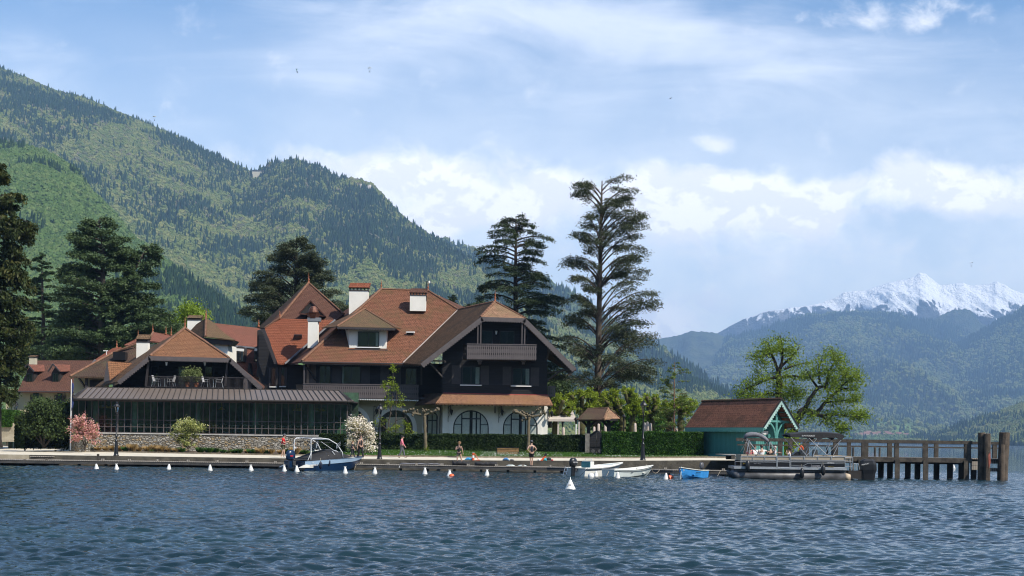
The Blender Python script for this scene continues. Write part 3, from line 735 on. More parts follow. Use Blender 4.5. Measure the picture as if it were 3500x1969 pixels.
def railing(name, x0, x1, y0, y1, Y, mat, parent, bw=0.165, Y2=None):
    """boards with notched edges that leave pierced openings"""
    A_ = W(x0, y0, Y); B_ = W(x1, y0+(x1-x0)*.012, Y2 or Y); h_ = (y1-y0)/F*Y; L = (B_-A_).length; d = (B_-A_).normalized()
    n = max(2, int(L/bw)); s = L/n; mb = MB(); z = Vector((0, 0, 1)); t_ = Vector((-d.y, d.x, 0))*0.03
    for i in range(n):
        a = A_+d*(s*i+.008); w_ = s-.016; q = []
        prof = [(0,0),(0,.16),(.2,.20),(.05,.24),(.2,.28),(0,.32),(0,.56),(.2,.60),(.05,.64),(.2,.68),(0,.72),(0,.97),(.5,1.05)]
        for u, v in prof: q.append(a+d*(u*w_)-z*(v*h_))
        for u, v in reversed(prof[:-1]): q.append(a+d*((1-u)*w_)-z*(v*h_))
        mb.slab(q, t_)
    mb.bar(A_+z*.03, B_+z*.03, .09, .07); mb.bar(A_-z*h_*.88+t_*2, B_-z*h_*.88+t_*2, .05, .06)
    return mb.build(name, mat, parent)
def ridge(parent, pts, r=0.11, name='ridge_tiles', mat=None):
    mb = MB()
    for a, b_ in zip(pts[:-1], pts[1:]):
        A_ = W(*a); B_ = W(*b_); n = max(1, int((B_-A_).length/.33))
        for i in range(n):
            mb.tube([A_.lerp(B_, i/n), A_.lerp(B_, (i+1.05)/n)], [r*.85, r*1.1], 6)
    return mb.build(name, mat or m_ridge, parent)
def finial(parent, px, py, Y, h_=0.75, name='finial'):
    p = W(px, py, Y)
    return MB().lathe([(.10,-.1),(.12,.02),(.07,.12),(.05,.2),(.10,.30),(.05,.38),(.03,.5),(.06,.56),(.02,.62),(.008,h_)], p, 8).build(name, m_terra, parent, smooth=True)
def chimney(parent, x0, y0, x1, y1, Y, dep, capy, capm, name='chimney', body=None, slots=True):
    a, b_, c, e = rect(x0, capy, x1, y1, Y)
    ch = MB().box((a, Y, c), (b_, Y+dep, e)).build(name, body or m_render_w, parent)
    t_ = e+(capy-y0)/F*Y; mid = lerp(e, t_, .38)
    mb = MB().box((a-.05, Y-.05, e), (b_+.05, Y+dep+.05, e+.06)); n = 5
    for i in range(n+1):
        x = lerp(a, b_-.06, i/n); mb.box((x, Y, e+.06), (x+.06, Y+dep, mid))
    mb.build('smoke_slots', m_trimd, ch)
    MB().slab([(a-.08, Y-.1, mid), (a+.05, Y+dep/2, t_), (a-.08, Y+dep+.1, mid)], (b_-a+.16, 0, 0)).build('cap', capm, ch)
    return ch
def skylight(parent, x0, y0, x1, y1, Y, dY, mat):
    P = [W(x0, y1, Y), W(x1, y1, Y), W(x1-4, y0, Y+dY), W(x0-4, y0, Y+dY)]; n = (P[1]-P[0]).cross(P[3]-P[0]).normalized(); n = n if n.z > 0 else -n
    f_ = MB(); Q = [p+n*.02 for p in P]
    for i in range(4): f_.bar(Q[i]+n*.04, Q[(i+1) % 4]+n*.04, .09, .09)
    s = f_.build('skylight', mat, parent)
    MB().slab([p+n*.03 for p in P], n*.01).build('pane', m_skyglass, s); return s
m_skyglass = M('roof_glass', (0.05,0.07,0.08), 0.08, 0.1, 1, spec=0.8)
def archpts(x0, x1, ytop, ybot, Y, rise=None, n=14, inset=0.0):
    a, b_, c, e = rect(x0, ytop, x1, ybot, Y); a += inset; b_ -= inset; e -= inset
    r = (b_-a)/2; cx = (a+b_)/2; hs = min(rise*(b_-a) if rise else r, e-c-.05)
    pts = [(a, c)]+[(cx-r*math.cos(math.pi*i/n), e-hs+hs*math.sin(math.pi*i/n)) for i in range(n+1)]+[(b_, c)]
    return pts
def archwin(parent, x0, x1, ytop, ybot, Y, curtain=True, name='arched_window', ring=True, cols=(0.24,0.76)):
    """arched opening: stone surround, recessed glazing in a dark frame"""
    O = archpts(x0-14, x1+14, ytop-13, ybot, Y); I = archpts(x0, x1, ytop, ybot, Y)
    n = len(I); mb = MB()
    for i in range(n-1):
        mb.add([(O[i][0],Y-.06,O[i][1]),(O[i+1][0],Y-.06,O[i+1][1]),(I[i+1][0],Y-.06,I[i+1][1]),(I[i][0],Y-.06,I[i][1]),
                (O[i][0],Y-.002,O[i][1]),(O[i+1][0],Y-.002,O[i+1][1]),(I[i+1][0],Y-.002,I[i+1][1]),(I[i][0],Y-.002,I[i][1])],
               [(0,1,2,3),(0,4,5,1),(3,2,6,7)])
    win = MB(); J = archpts(x0, x1, ytop, ybot, Y, inset=.09)
    for i in range(n-1):
        win.add([(I[i][0],Y-.05,I[i][1]),(I[i+1][0],Y-.05,I[i+1][1]),(J[i+1][0],Y-.05,J[i+1][1]),(J[i][0],Y-.05,J[i][1])], [(0,1,2,3)])
    a = I[0][0]; b_ = I[-1][0]; c = I[0][1]; e = max(p[1] for p in I)
    for u in cols: x = lerp(a, b_, u); win.box((x-.05, Y-.055, c), (x+.05, Y-.02, e-.25))
    x = (a+b_)/2; win.box((x-.03, Y-.052, c), (x+.03, Y-.02, lerp(c, e, .70)))
    z = lerp(c, e, .70); win.box((lerp(a,b_,cols[0]), Y-.058, z-.05), (lerp(a,b_,cols[1]), Y-.02, z+.05))
    z = lerp(c, e, .50); win.box((a+.05, Y-.053, z-.03), (lerp(a,b_,cols[0])-.05, Y-.02, z+.03)).box((lerp(a,b_,cols[1])+.05, Y-.053, z-.03), (b_-.05, Y-.02, z+.03))
    w_ = win.build(name, m_frame, parent)
    if ring: mb.build('surround', m_stonew, w_)
    MB().poly(*[(p[0], Y-.035, p[1]) for p in J]).build('pane', m_glass, w_)
    MB().poly(*[(p[0], Y-.008, p[1]) for p in J]).build('dark_backing', m_roomdark, w_)  # dark arched sheet with the unlit room painted into its colour
    if curtain:
        mb = MB(); nn = int((b_-a)/.13)
        for i in range(nn):
            xa = lerp(a+.1, b_-.1, i/nn); xb = lerp(a+.1, b_-.1, (i+1)/nn); u = ((xa+xb)/2-(a+b_)/2)/((b_-a)/2)
            if abs(u) < .10 or abs(u-.28) < .05: continue
            zt = e-(e-c)*.0-((b_-a)/2)*(1-math.sqrt(max(0, 1-u*u)))-.12
            mb.poly((xa, Y-.016-(.01 if i % 2 else 0), c), (xb, Y-.016-(0 if i % 2 else .01), c), (xb, Y-.016-(0 if i % 2 else .01), zt), (xa, Y-.016-(.01 if i % 2 else 0), zt))
        mb.build('curtain', m_curtain, w_)
    return w_

# ================================================================ MAIN CHALET
YW = 119.0; YR = 117.4; YM = 123.5; YE = 122.0
ch = thing('chalet', (GX(1600, 122, 1.2), 122, 1.2), 'large dark timber chalet with brown tiled roofs and white arched ground floor', 'house')
# --- projecting gable wing
g = MB().slab(PP([(1512,1200),(1512,1350),(1871,1352),(1871,1180),(1790,1100),(1648,1098)], YW), (0, .3, 0)); g.build('gable_wall', m_siding, ch)
MB().slab([W(1870,1180,YW)+Vector((0,.3,0)), W(1870,1352,YW)+Vector((0,.3,0)), W(1870,1352,YW)+Vector((0,8,0)), W(1870,1180,YW)+Vector((0,8,0))], (-.25,0,0)).build('side_wall', m_siding, ch)
MB().slab([W(1513,1262,YW)+Vector((0,.3,0)), W(1513,1350,YW)+Vector((0,.3,0)), W(1513,1350,YW)+Vector((0,6,0)), W(1513,1262,YW)+Vector((0,6,0))], (.25,0,0)).build('side_wall', m_siding, ch)
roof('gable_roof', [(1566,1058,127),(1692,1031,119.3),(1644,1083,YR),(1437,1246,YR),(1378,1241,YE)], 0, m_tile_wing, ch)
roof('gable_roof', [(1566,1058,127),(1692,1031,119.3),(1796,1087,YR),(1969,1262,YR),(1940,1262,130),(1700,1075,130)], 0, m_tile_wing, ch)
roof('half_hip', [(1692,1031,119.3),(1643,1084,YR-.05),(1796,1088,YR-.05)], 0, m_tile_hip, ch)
ridge(ch, [(1692,1030,119.3),(1643,1083,YR)], .10); ridge(ch, [(1692,1030,119.3),(1796,1087,YR)], .08); ridge(ch, [(1566,1057,127),(1692,1030,119.3)], .08)
finial(ch, 1692, 1030, 119.3, .95)
barge('barge_board', [(1644,1083),(1797,1088)], YR-.1, m_trim, ch, .30)
barge('barge_board', [(1437,1243),(1644,1083)], YR-.1, m_trim, ch, .36)
barge('barge_board', [(1797,1088),(1970,1259)], YR-.1, m_trim, ch, .36)
# struts under the eaves
each('eave_strut', m_trimd, ch, [(W(*a), W(*b_), .12) for a, b_ in (((1465,1236,YR+.6),(1513,1290,YW)),((1522,1237,YR+.6),(1513,1230,YW)),((1925,1262,YR+.6),(1872,1300,YW)),((1880,1190,YR+.5),(1868,1230,YW)),((1960,1262,YR+.4),(1872,1275,YW)),((1440,1233,YR+.6),(1513,1234,YR+.6)))])
# rafters visible under right eave
mb = MB()
for i in range(9):
    y = lerp(YR+.2, 125, i/8); mb.bar(W(1872,1170,YW)+Vector((0, y-YW, -.02)), W(1962,1266,YR)+Vector((0, y-YR, -.12)), .09)
mb.build('rafter', m_trimd, ch)
# top balcony
bal = railing('balcony', 1596, 1834, 1177, 1227, YR-.35, m_trim, ch)
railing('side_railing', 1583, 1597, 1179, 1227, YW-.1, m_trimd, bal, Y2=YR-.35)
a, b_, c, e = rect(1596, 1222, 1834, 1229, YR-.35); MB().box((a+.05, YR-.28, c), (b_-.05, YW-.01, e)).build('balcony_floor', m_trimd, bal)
for x in (1639, 1789): mb = MB(); rbox(mb, x-5, 1234, x+5, 1243, YR+.1, 1.2); rbox(mb, x-8, 1229.5, x+8, 1234, YR-.2, 1.5); mb.build('bracket', m_trim, bal)
for x in (1633.5, 1643.5, 1784.5, 1794): rbox(MB(), x-1.7, 1092, x+1.7, 1180, YR, .12).build('post', m_trim, ch)
window(ch, 1645, 1130, 1684, 1215, YW, 1, 1, name='balcony_door'); window(ch, 1707, 1131, 1758, 1215, YW, 2, 1, name='balcony_door')
for (x0, y0, x1, y1) in ((1578,1252,1642,1315),(1751,1257,1812,1318)):
    window(ch, x0, y0, x1, y1, YW, 2, 1, curtain=.26, sill=True, fw=.08)
mb_ = []
for (x0, x1, y0, y1) in ((1544,1575,1249,1313),(1643,1671,1250,1315),(1718,1748,1253,1317),(1814,1843,1256,1319)):
    mb = MB(); rbox(mb, x0, y0, x1, y1, YW-.07, .05)
    rbox(mb, x0, y0+6, x1, y0+9, YW-.10, .03); rbox(mb, x0, y1-9, x1, y1-6, YW-.10, .03); rbox(mb, (x0+x1)/2-1, y0+12, (x0+x1)/2+1, y0+22, YW-.085, .02)
    mb.build('shutter', m_trimd, ch)
def lantern(parent, px, py, Y, s=1.0):
    p = W(px, py, Y); l_ = MB().lathe([(.03,.20),(.13,.17),(.14,.14),(.05,.13)], p, 6).bar(p+Vector((0,.2,.2)), p+Vector((0,0,.2)), .03).build('wall_lantern', m_iron, parent)
    MB().lathe([(.06,-.15),(.11,.13)], p, 6).build('lamp_glass', m_white, l_); return l_
lantern(ch, 1696, 1137, YW-.25)
# stepped awning roof over the ground floor
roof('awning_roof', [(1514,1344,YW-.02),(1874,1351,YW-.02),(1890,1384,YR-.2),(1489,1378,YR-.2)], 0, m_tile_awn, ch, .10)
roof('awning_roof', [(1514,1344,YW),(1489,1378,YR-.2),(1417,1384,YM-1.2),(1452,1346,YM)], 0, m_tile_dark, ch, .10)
MB().bar(W(1514,1344,YW-.03), W(1874,1351,YW-.03), .08).build('flashing', M('red_flashing', (0.40,0.07,0.06), .6), ch)
mb = MB()
for i in range(30):
    p = W(lerp(1492,1886,i/29), lerp(1381.5,1387,i/29), YR-.1); mb.box((p.x-.05,p.y,p.z-.06),(p.x+.05,p.y+1.4,p.z+.02))
mb.build('rafter', m_trimd, ch)
# ground floor of the wing
a, b_, c, e = rect(1512, 1350, 1872, 1545, YW); c = 1.15
MB().box((a, YW, c), (b_, YW+.3, e-.02)).build('ground_floor_wall', m_render_w, ch)
MB().box((a, YW+.3, c), (a+.3, YM+.5, e-.02)).build('ground_floor_wall', m_render_b, ch)
MB().box((b_-.3, YW+.3, c), (b_, YW+9, e-.02)).build('ground_floor_wall', m_render_w, ch)
archwin(ch, 1549, 1671, 1402, 1500, YW); archwin(ch, 1719, 1838, 1404, 1502, YW)
def scroll(parent, px, py, Y, s=1.0, lamp=True, side=1):
    p = W(px, py, Y); mb = MB()
    mb.bar(p+Vector((0,0,.3)), p+Vector((0,0,-1.0)), .035)
    pts = [p+Vector((side*.05, -.05-.55*math.sin(t_)*.9, .25-.75*(1-math.cos(t_))*.5)) for t_ in np.linspace(0, 2.6, 9)]
    mb.tube([p+Vector((0,0,.25)), p+Vector((side*.12,-.2,.33)), p+Vector((side*.25,-.4,.22)), p+Vector((side*.28,-.45,.05))], .022, 5)
    mb.tube([p+Vector((0,0,-.6)), p+Vector((side*.14,-.15,-.45)), p+Vector((side*.08,-.25,-.2)), p+Vector((side*.2,-.3,.0))], .018, 5)
    l_ = mb.build('lantern_bracket', m_iron, parent)
    q = p+Vector((side*.28, -.45, 0)); MB().lathe([(.02,.08),(.14,-.02),(.15,-.05),(.06,-.38),(.03,-.42)], q, 6).build('lantern', m_iron, l_)
    return l_
for x, y in ((1532,1402),(1705,1404),(1874,1408)): scroll(ch, x, y, YW-.04)
scroll(ch, 1278, 1400, YM-.05, side=1)
for x in (1540, 1692, 1714, 1858): MB().bar(W(x,1382,YR+.1), W(x,1408,YW-.06), .10).bar(W(x,1384,YW-.06), W(x,1412,YW-.06), .10).build('awning_strut', m_trimd, ch)
MB().tube([W(1505,1350,YW-.15), W(1503,1490,YW-.15)], .05, 6).build('downpipe', m_iron, ch)
# --- main body
ML = GX(880, 126, 5); MR = GX(1566, 127, 5)
a, b_, c, e = rect(1035, 1240, 1515, 1366, YM)
MB().box((GX(1040,YM,5), YM, c), (b_+.8, YM+.3, e)).build('upper_wall', m_siding, ch)
MB().box((GX(1040,YM,5), YM+.3, 1.2), (GX(1040,YM,5)+.3, YM+12, e)).build('side_wall', m_siding, ch)
a2, b2, c2, e2 = rect(1120, 1364, 1515, 1500, YM)
MB().box((a2, YM, 1.15), (b2+.8, YM+.3, c-.003)).build('ground_floor_wall', m_render_b, ch)
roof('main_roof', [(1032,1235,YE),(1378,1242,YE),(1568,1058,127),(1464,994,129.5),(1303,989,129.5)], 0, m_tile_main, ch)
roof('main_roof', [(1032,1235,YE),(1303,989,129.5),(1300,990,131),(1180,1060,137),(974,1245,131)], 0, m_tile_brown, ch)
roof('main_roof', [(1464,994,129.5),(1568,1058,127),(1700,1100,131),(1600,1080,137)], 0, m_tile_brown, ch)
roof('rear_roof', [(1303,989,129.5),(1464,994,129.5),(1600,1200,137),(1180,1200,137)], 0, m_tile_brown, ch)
ridge(ch, [(1032,1233,YE),(1303,988,129.5)], .13); ridge(ch, [(1303,988,129.5),(1464,993,129.5)], .09); ridge(ch, [(1464,993,129.5),(1566,1057,127)], .09)
MB().bar(W(1378,1240,YE-.02), W(1568,1057,127-.02), .10).build('valley', M('pale_valley_lead', (0.42,0.36,0.33), .6), ch)
finial(ch, 1303, 988, 129.5, .9); finial(ch, 1463, 993, 129.5, .9)
barge('eave_board', [(1034,1236),(1432,1245)], YE+.05, m_trimd, ch, .16, .2, .08)
MB().tube([W(1032,1238,YE-.1), W(1378,1244,YE-.1)], .06, 6).build('gutter', m_trimd, ch)
# long first-floor balcony
b2_ = railing('balcony', 1036, 1431, 1313, 1359, YM-1.5, m_trim, ch)
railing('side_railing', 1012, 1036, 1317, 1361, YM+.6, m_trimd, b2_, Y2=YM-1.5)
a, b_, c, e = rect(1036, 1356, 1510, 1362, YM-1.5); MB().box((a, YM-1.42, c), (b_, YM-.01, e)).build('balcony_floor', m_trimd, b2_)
barge('valance', [(1190,1362),(1431,1367)], YM-1.45, m_white, ch, .03, .19, .10)
# upper storey: openings, pale pier, posts
mb = MB(); rbox(mb, 1048, 1245, 1056, 1312, YM-.25, .25); mb.build('pier', M('pale_brown_plaster', (0.33,0.22,0.15), .8), ch)
mb = MB(); rbox(mb, 1056, 1245, 1080, 1312, YM-.12, .12); mb.build('pier', M('grey_brown_plaster', (0.12,0.09,0.075), .8), ch)
window(ch, 1168, 1250, 1232, 1313, YM, 2, 1, curtain=-.1); window(ch, 1386, 1258, 1424, 1316, YM, 2, 1); window(ch, 1092, 1250, 1130, 1320, YM, 2, 1)
for (x0, x1) in ((1136,1166),(1234,1264),(1300,1330),(1340,1370)):
    mb = MB(); rbox(mb, x0, 1250, x1, 1313, YM-.06, .05); rbox(mb, x0, 1258, x1, 1261, YM-.09, .03); rbox(mb, x0, 1300, x1, 1303, YM-.09, .03); mb.build('shutter', m_trimd, ch)
each('post', m_trimd, ch, [(W(*a), W(*b_), .13) for a, b_ in (((1050,1256,YE+.4),(1080,1300,YM-.05)),((1440,1247,YE),(1440,1316,YM-1.4)),((1040,1247,YE+.4),(1040,1312,YM-1.45)))])
# ground floor openings under the balcony
archwin(ch, 1150, 1252, 1398, 1500, YM, curtain=False); archwin(ch, 1293, 1411, 1402, 1500, YM, curtain=False)
archwin(ch, 1458, 1496, 1408, 1505, YM, curtain=True, name='arched_door', cols=(0.08,0.92))
mb = MB(); rbox(mb, 1320, 1426, 1382, 1500, YM-.10, .04); mb.build('blind', m_render_b, ch)
mb = MB()
for k in range(8): rbox(mb, 1236, 1447+k*5, 1292, 1449+k*5, YM-.4, .04)
mb.build('slatted_screen', m_iron, ch)
# dormer
d = MB().slab([*PP([(1194,1127),(1194,1192),(1321,1194),(1321,1127)], 123.4)], (0, 2.2, 0)).build('dormer', m_render_w, ch)
MB().slab([W(1194,1127,123.4), W(1194,1192,123.4), W(1179,1122,125)], (.02,.02,0)).build('cheek', m_render_w, d)
roof('dormer_roof', [(1152,1116,122.6),(1351,1120,122.6),(1246,1056,126.5)], 0, m_tile_moss, d, .08)
roof('dormer_roof', [(1152,1116,122.6),(1246,1056,126.5),(1246,1050,128),(1100,1120,125)], 0, m_tile_wing, d, .08)
roof('dormer_roof', [(1351,1120,122.6),(1246,1056,126.5),(1246,1052,128),(1372,1122,125)], 0, m_tile_wing, d, .08)
ridge(d, [(1152,1115,122.6),(1246,1055,126.5)], .09); ridge(d, [(1351,1119,122.6),(1246,1055,126.5)], .06)
barge('eave_board', [(1152,1117),(1351,1122)], 122.6, m_trimd, d, .12, .22, .10)
MB().box((W(1196,1120,123.4).x-.4, 122.7, W(1196,1122,123.4).z-.1), (W(1321,1120,123.4).x+.4, 125, W(1196,1122,123.4).z)).build('soffit', m_trimd, d)
window(d, 1223, 1134, 1296, 1186, 123.4, 2, 1, curtain=.16, sill=True, fw=.07)
MB().box((W(1190,1195,123.3).x, 123.2, W(1190,1197,123.3).z-.02), (W(1325,1195,123.3).x, 123.5, W(1190,1193,123.3).z)).build('flashing', m_trimd, d)
chimney(ch, 1193, 965, 1257, 1075, 129.6, .9, 994, m_tile_orange)
chimney(ch, 1401, 984, 1455, 1063, 126.8, .9, 1010, m_tile_brown)
# narrow chimney with copper cowl
a, b_, c, e = rect(1052, 1098, 1086, 1190, 126.2); t_ = MB().box((a, 126.2, c), (b_, 126.9, e)).build('chimney', m_render_w, ch)
MB().box((a-.05, 126.15, e), (b_+.2, 126.95, e+.32)).build('collar', m_zinc, t_)
p = W(1071, 1090, 126.5); MB().lathe([(.42,.02),(.62,.45),(.66,.5),(.45,.52)], p, 6).lathe([(.45,.52),(.47,.6),(.42,.85),(.25,1.08),(.08,1.14)], p, 8).build('cowl', m_copper, t_)
skylight(ch, 1389, 1160, 1416, 1137, 124.6, .75, m_white)
MB().tube([W(1457,1030,127), W(1457,962,127)], .03, 5).bar(W(1457,963,127), W(1468,964,127), .05).build('mast', m_iron, ch)
MB().lathe([(.02,.25),(.09,.2),(.09,.05),(.03,0)], W(1467,970,127), 8).build('camera_dome', m_white, ch)
# small balcony on the right flank
railing('balcony', 1872, 1899, 1322, 1356, YW+.6, m_trim, ch)

# ================================================================ ORANGE-ROOFED WING BEHIND, on the left of the chalet
an = thing('gabled_house', (GX(1000, 131, 1.2), 131, 1.2), 'steep orange and brown tiled house joined to the left of the chalet', 'house')
roof('upper_roof', [(1055,967,135),(907,1122,130.5),(958,1089,130.6),(1145,1096,130.6),(1176,1073,131.5)], 0, m_tile_brown, an)
roof('upper_roof', [(1055,967,135),(907,1122,130.5),(884,1118,134),(1040,975,138)], 0, m_tile_dark, an)
roof('lower_roof', [(956,1089,130.4),(905,1123,129.9),(948,1240,127.5),(974,1243,127.5),(1145,1094,130.4)], 0, m_tile_orange, an)
roof('right_roof', [(1055,967,135),(1176,1073,131.5),(1200,1100,138)], 0, m_tile_dark, an)
ridge(an, [(905,1121,130.3),(956,1087,130.3),(1055,966,135)], .10); ridge(an, [(1055,966,135),(1176,1073,131.3)], .08)
MB().bar(W(974,1243,127.4), W(1145,1093,130.3), .12).build('valley', m_zinc, an)
finial(an, 1055, 966, 135, .95); finial(an, 956, 1088, 130.4, .7); finial(an, 884, 1116, 133, .55)
wallpx('gable_wall', [(884,1140),(884,1370),(1038,1370),(1038,1248),(948,1240),(915,1150)], 128.6, m_siding, an)
barge('barge_board', [(880,1130),(905,1124)], 129.8, m_trimd, an, .35); barge('barge_board', [(905,1125),(948,1242)], 127.6, m_trimd, an, .22)
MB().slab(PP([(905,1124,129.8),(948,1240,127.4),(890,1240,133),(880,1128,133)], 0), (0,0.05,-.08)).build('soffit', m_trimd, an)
wallpx('side_gable', [(879,1132),(879,1250),(890,1330),(950,1330),(950,1242),(907,1130)], 128.9, m_dark, an, .1)
for x in (922, 946, 956, 977): rbox(MB(), x-3, 1256, x+3, 1322, 128.5, .08).build('shutter', m_trimd, an)
window(an, 927, 1256, 943, 1321, 128.55, 1, 1, sill=True, fw=.04); window(an, 960, 1256, 974, 1320, 128.55, 1, 1, sill=True, fw=.04)
g_ = MB()
P = PP([(1022,1072,130.3),(1113,1081,130.3),(1062,1028,130.3)], 0); g_.bar(P[0], P[2], .22, .1).bar(P[2], P[1], .22, .1).bar(P[0], P[1], .12, .1)
v_ = g_.build('vent_dormer', m_copper, an); MB().slab(P, (0,2.4,0)).build('louvres', m_dark, v_)
skylight(an, 1006, 1169, 1031, 1146, 128.75, .55, m_trimd)

# ================================================================ LEFT HOUSE with half-hipped gable above the veranda
YL = 116.2
lh = thing('half_hipped_house', (GX(640, 118, 1.2), 118, 1.2), 'half-hipped house with orange brown tiles and an open terrace under its carved gable', 'house')
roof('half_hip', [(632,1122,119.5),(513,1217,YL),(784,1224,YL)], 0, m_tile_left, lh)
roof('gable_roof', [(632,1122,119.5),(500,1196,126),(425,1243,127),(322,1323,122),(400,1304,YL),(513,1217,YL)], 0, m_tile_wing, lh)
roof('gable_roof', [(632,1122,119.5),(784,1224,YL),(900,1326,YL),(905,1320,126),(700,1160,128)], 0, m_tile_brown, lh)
ridge(lh, [(513,1216,YL),(632,1121,119.5)], .12); ridge(lh, [(784,1223,YL),(632,1121,119.5)], .10); finial(lh, 632, 1120, 119.5, .9)
barge('barge_board', [(507,1217),(790,1224)], YL-.08, m_trim, lh, .30); barge('barge_board', [(400,1303),(507,1217)], YL-.08, m_trim, lh, .30); barge('barge_board', [(790,1224),(899,1324)], YL-.08, m_trim, lh, .30)
wallpx('gable_wall', [(362,1333),(404,1312),(514,1228),(782,1232),(885,1335)], YL+3.2, m_siding, lh, .2)
wallpx('terrace_floor', [(330,1323),(905,1330),(905,1340),(330,1336)], YL-1.2, m_trimd, lh, 4.5)
MB().slab(PP([(505,1222,YL),(790,1228,YL),(780,1238,YL+3),(515,1236,YL+3)], 0), (0,0,.04)).build('soffit', m_trimd, lh)
for x in (515, 608, 700): window(lh, x, 1252, x+26, 1318, YL+3.15, 1, 1, name='terrace_door')
each('post', m_trimd, lh, [(W(x,1236,YL+.3), W(x2,1320,YL+.6), .16) for x, x2 in ((508,498),(778,770))])
for x in (569, 700): lantern(lh, x, 1243, YL+.4)
YT = YL-.9
mb = MB(); mb.bar(W(498,1286,YT), W(858,1292,YT), .05); mb.bar(W(498,1321,YT), W(858,1327,YT), .04)
for i in range(95):
    u = i/94; p = W(lerp(498,858,u), lerp(1286,1292,u), YT); mb.bar(p, p-Vector((0,0,.85)), .018)
mb.build('balustrade', m_trimd, lh)
mb = MB()
for i in range(9):
    p = W(834+i*2.8, 1294, YT+.1+.2*i); mb.bar(p, p-Vector((0,0,.85)), .06)
mb.build('side_panel', m_trim, lh)
chimney(lh, 466, 1142, 505, 1226, 123.6, .7, 1170, m_tile_moss)
dm = roof('dormer_roof', [(366,1234,118.4),(450,1240,120.8),(450,1243,120.8),(374,1300,117.2)], 0, m_tile_left, lh, .06)
MB().slab(PP([(354,1306,117.0),(366,1231,118.3),(374,1300,117.1)], 0), (0,.1,0)).build('gable', m_trimd, dm)

# ================================================================ GLAZED VERANDA
YV = 112.6; YVE = 111.5
ve = thing('veranda', (GX(700, YV, 2.3), YV, 2.3), 'long glazed dining veranda with brown metal roof on the stone wall', 'veranda')
def seamroof():
    top = [(300,1324,115.0),(1158,1335,115.0)]; bot = [(238,1360,YVE+.3),(262,1361,YVE),(1190,1370,YVE),(1208,1370,YVE+.4)]
    T0, T1 = W(*top[0]), W(*top[1]); B0, B1 = W(*bot[1]), W(*bot[2])
    mb = MB().slab([T0, B0, B1, T1], (0,0,-.08)); mb.slab([T0, W(238,1359,115.0), W(238,1360,YVE+.8), B0], (0,0,-.08)); mb.slab([T1, B1, W(1208,1370,YVE+.8), W(1208,1369,115.0)], (0,0,-.08))
    r_ = mb.build('roof', m_metalroof, ve); sm = MB(); n = 48; up = Vector((0,-.02,.045))
    for i in range(n+1):
        u = i/n; k = abs(u-.5)*2; sh = 0.0
        sm.bar(T0.lerp(T1, u)+up, B0.lerp(B1, u)+up, .035, .05)
    for i in range(1, 4):
        sm.bar(T0+up, W(262,1361,YVE).lerp(W(238,1360,YVE+.8), i/4)+up, .035, .05); sm.bar(T1+up, B1.lerp(W(1208,1370,YVE+.8), i/4)+up, .035, .05)
        sm.bar(T0.lerp(W(238,1359,115.0), i/4)+up, W(238,1360,YVE+.8).lerp(B0, 1-i/4)+up, .03, .04)
    sm.build('seam', m_seam, r_)
    MB().bar(T0, T1, .12, .08).build('ridge_cap', m_seam, r_)
    MB().tube([W(238,1362,YVE+.7), B0+Vector((0,0,-.06)), B1+Vector((0,0,-.06)), W(1208,1372,YVE+.7)], .07, 6).build('gutter', m_seam, r_)
    return r_
seamroof()
gl, gr_ = GX(246, YV, 2.4), GX(1186, YV, 2.4)
zt = W(700, 1374, YV).z; z0 = 2.36
MB().box((gl-.05, YV-.05, zt), (gr_+.05, YV+.2, zt+.42)).build('fascia', m_trimd, ve)
mb = MB(); nm = 42
for i in range(nm+1):
    x = lerp(gl, gr_, i/nm); wd = .045 if i % 7 else .075; mb.box((x-wd/2, YV-.03, z0), (x+wd/2, YV+.05, zt))
for z in (z0+.03, lerp(z0, zt, .19), lerp(z0, zt, .41), zt-.03): mb.box((gl, YV-.022, z-.02), (gr_, YV+.04, z+.02))
mb.build('mullions', m_trim, ve)
rs_ = random.Random(5)
pm = MB()
for i in range(nm):
    xa, xb = lerp(gl, gr_, i/nm), lerp(gl, gr_, (i+1)/nm); a_ = rs_.uniform(-.012, .012); b_ = rs_.uniform(-.01, .01)
    for za, zb in ((z0, lerp(z0, zt, .41)), (lerp(z0, zt, .41), zt)):
        pm.poly((xa, YV+a_, za), (xb, YV-a_, za), (xb, YV-a_+b_, zb), (xa, YV+a_+b_, zb))
pm.build('glazing', m_vglass, ve)
MB().box((gr_-.02, YV+.05, z0), (gr_+.01, 116, zt)).build('end_glazing', m_vglass, ve)
MB().box((gl-.1, YV+.01, 2.2), (gr_+.1, 119.6, z0-.02)).build('floor', M('restaurant_floor', (0.05,0.045,0.04), .5), ve)
MB().box((gl-.1, 119.6, 2.2), (gr_+.1, 119.8, 6)).build('rear_wall', M('lit_green_wall', (0.035,0.075,0.042), .6, .8, 1.2), ve)  # mottled green stands in for light inside; brightness is in the wall colour
MB().box((gl-.1, YV+.3, zt+.2), (gr_+.1, 119.6, zt+.3)).build('ceiling', m_trimd, ve)
MB().box((gl-.1, YV+.3, 2.2), (gl, 119.6, zt+.2)).build('left_wall', m_trimd, ve)
m_col = M('grey_green_column', (0.13,0.20,0.17), .5)
for px in (328, 462, 676, 873, 1064): MB().lathe([(.24,0),(.24,zt-2.36)], (GX(px, YV+1.2, 3), YV+1.2, 2.34), 12).build('column', m_col, ve)
tb = MB(); cr = MB(); m_amber = M('amber_shade', (0.55,0.36,0.06), .7)
m_cloth = M('white_tablecloth', (0.35,0.36,0.34), .8); m_wick = M('pale_wicker', (0.22,0.21,0.18), .7)
tb0 = MB().lathe([(.05,0),(.05,.70),(.52,.70),(.52,.74)], (0,0,0), 10).build('dining_table', m_cloth)
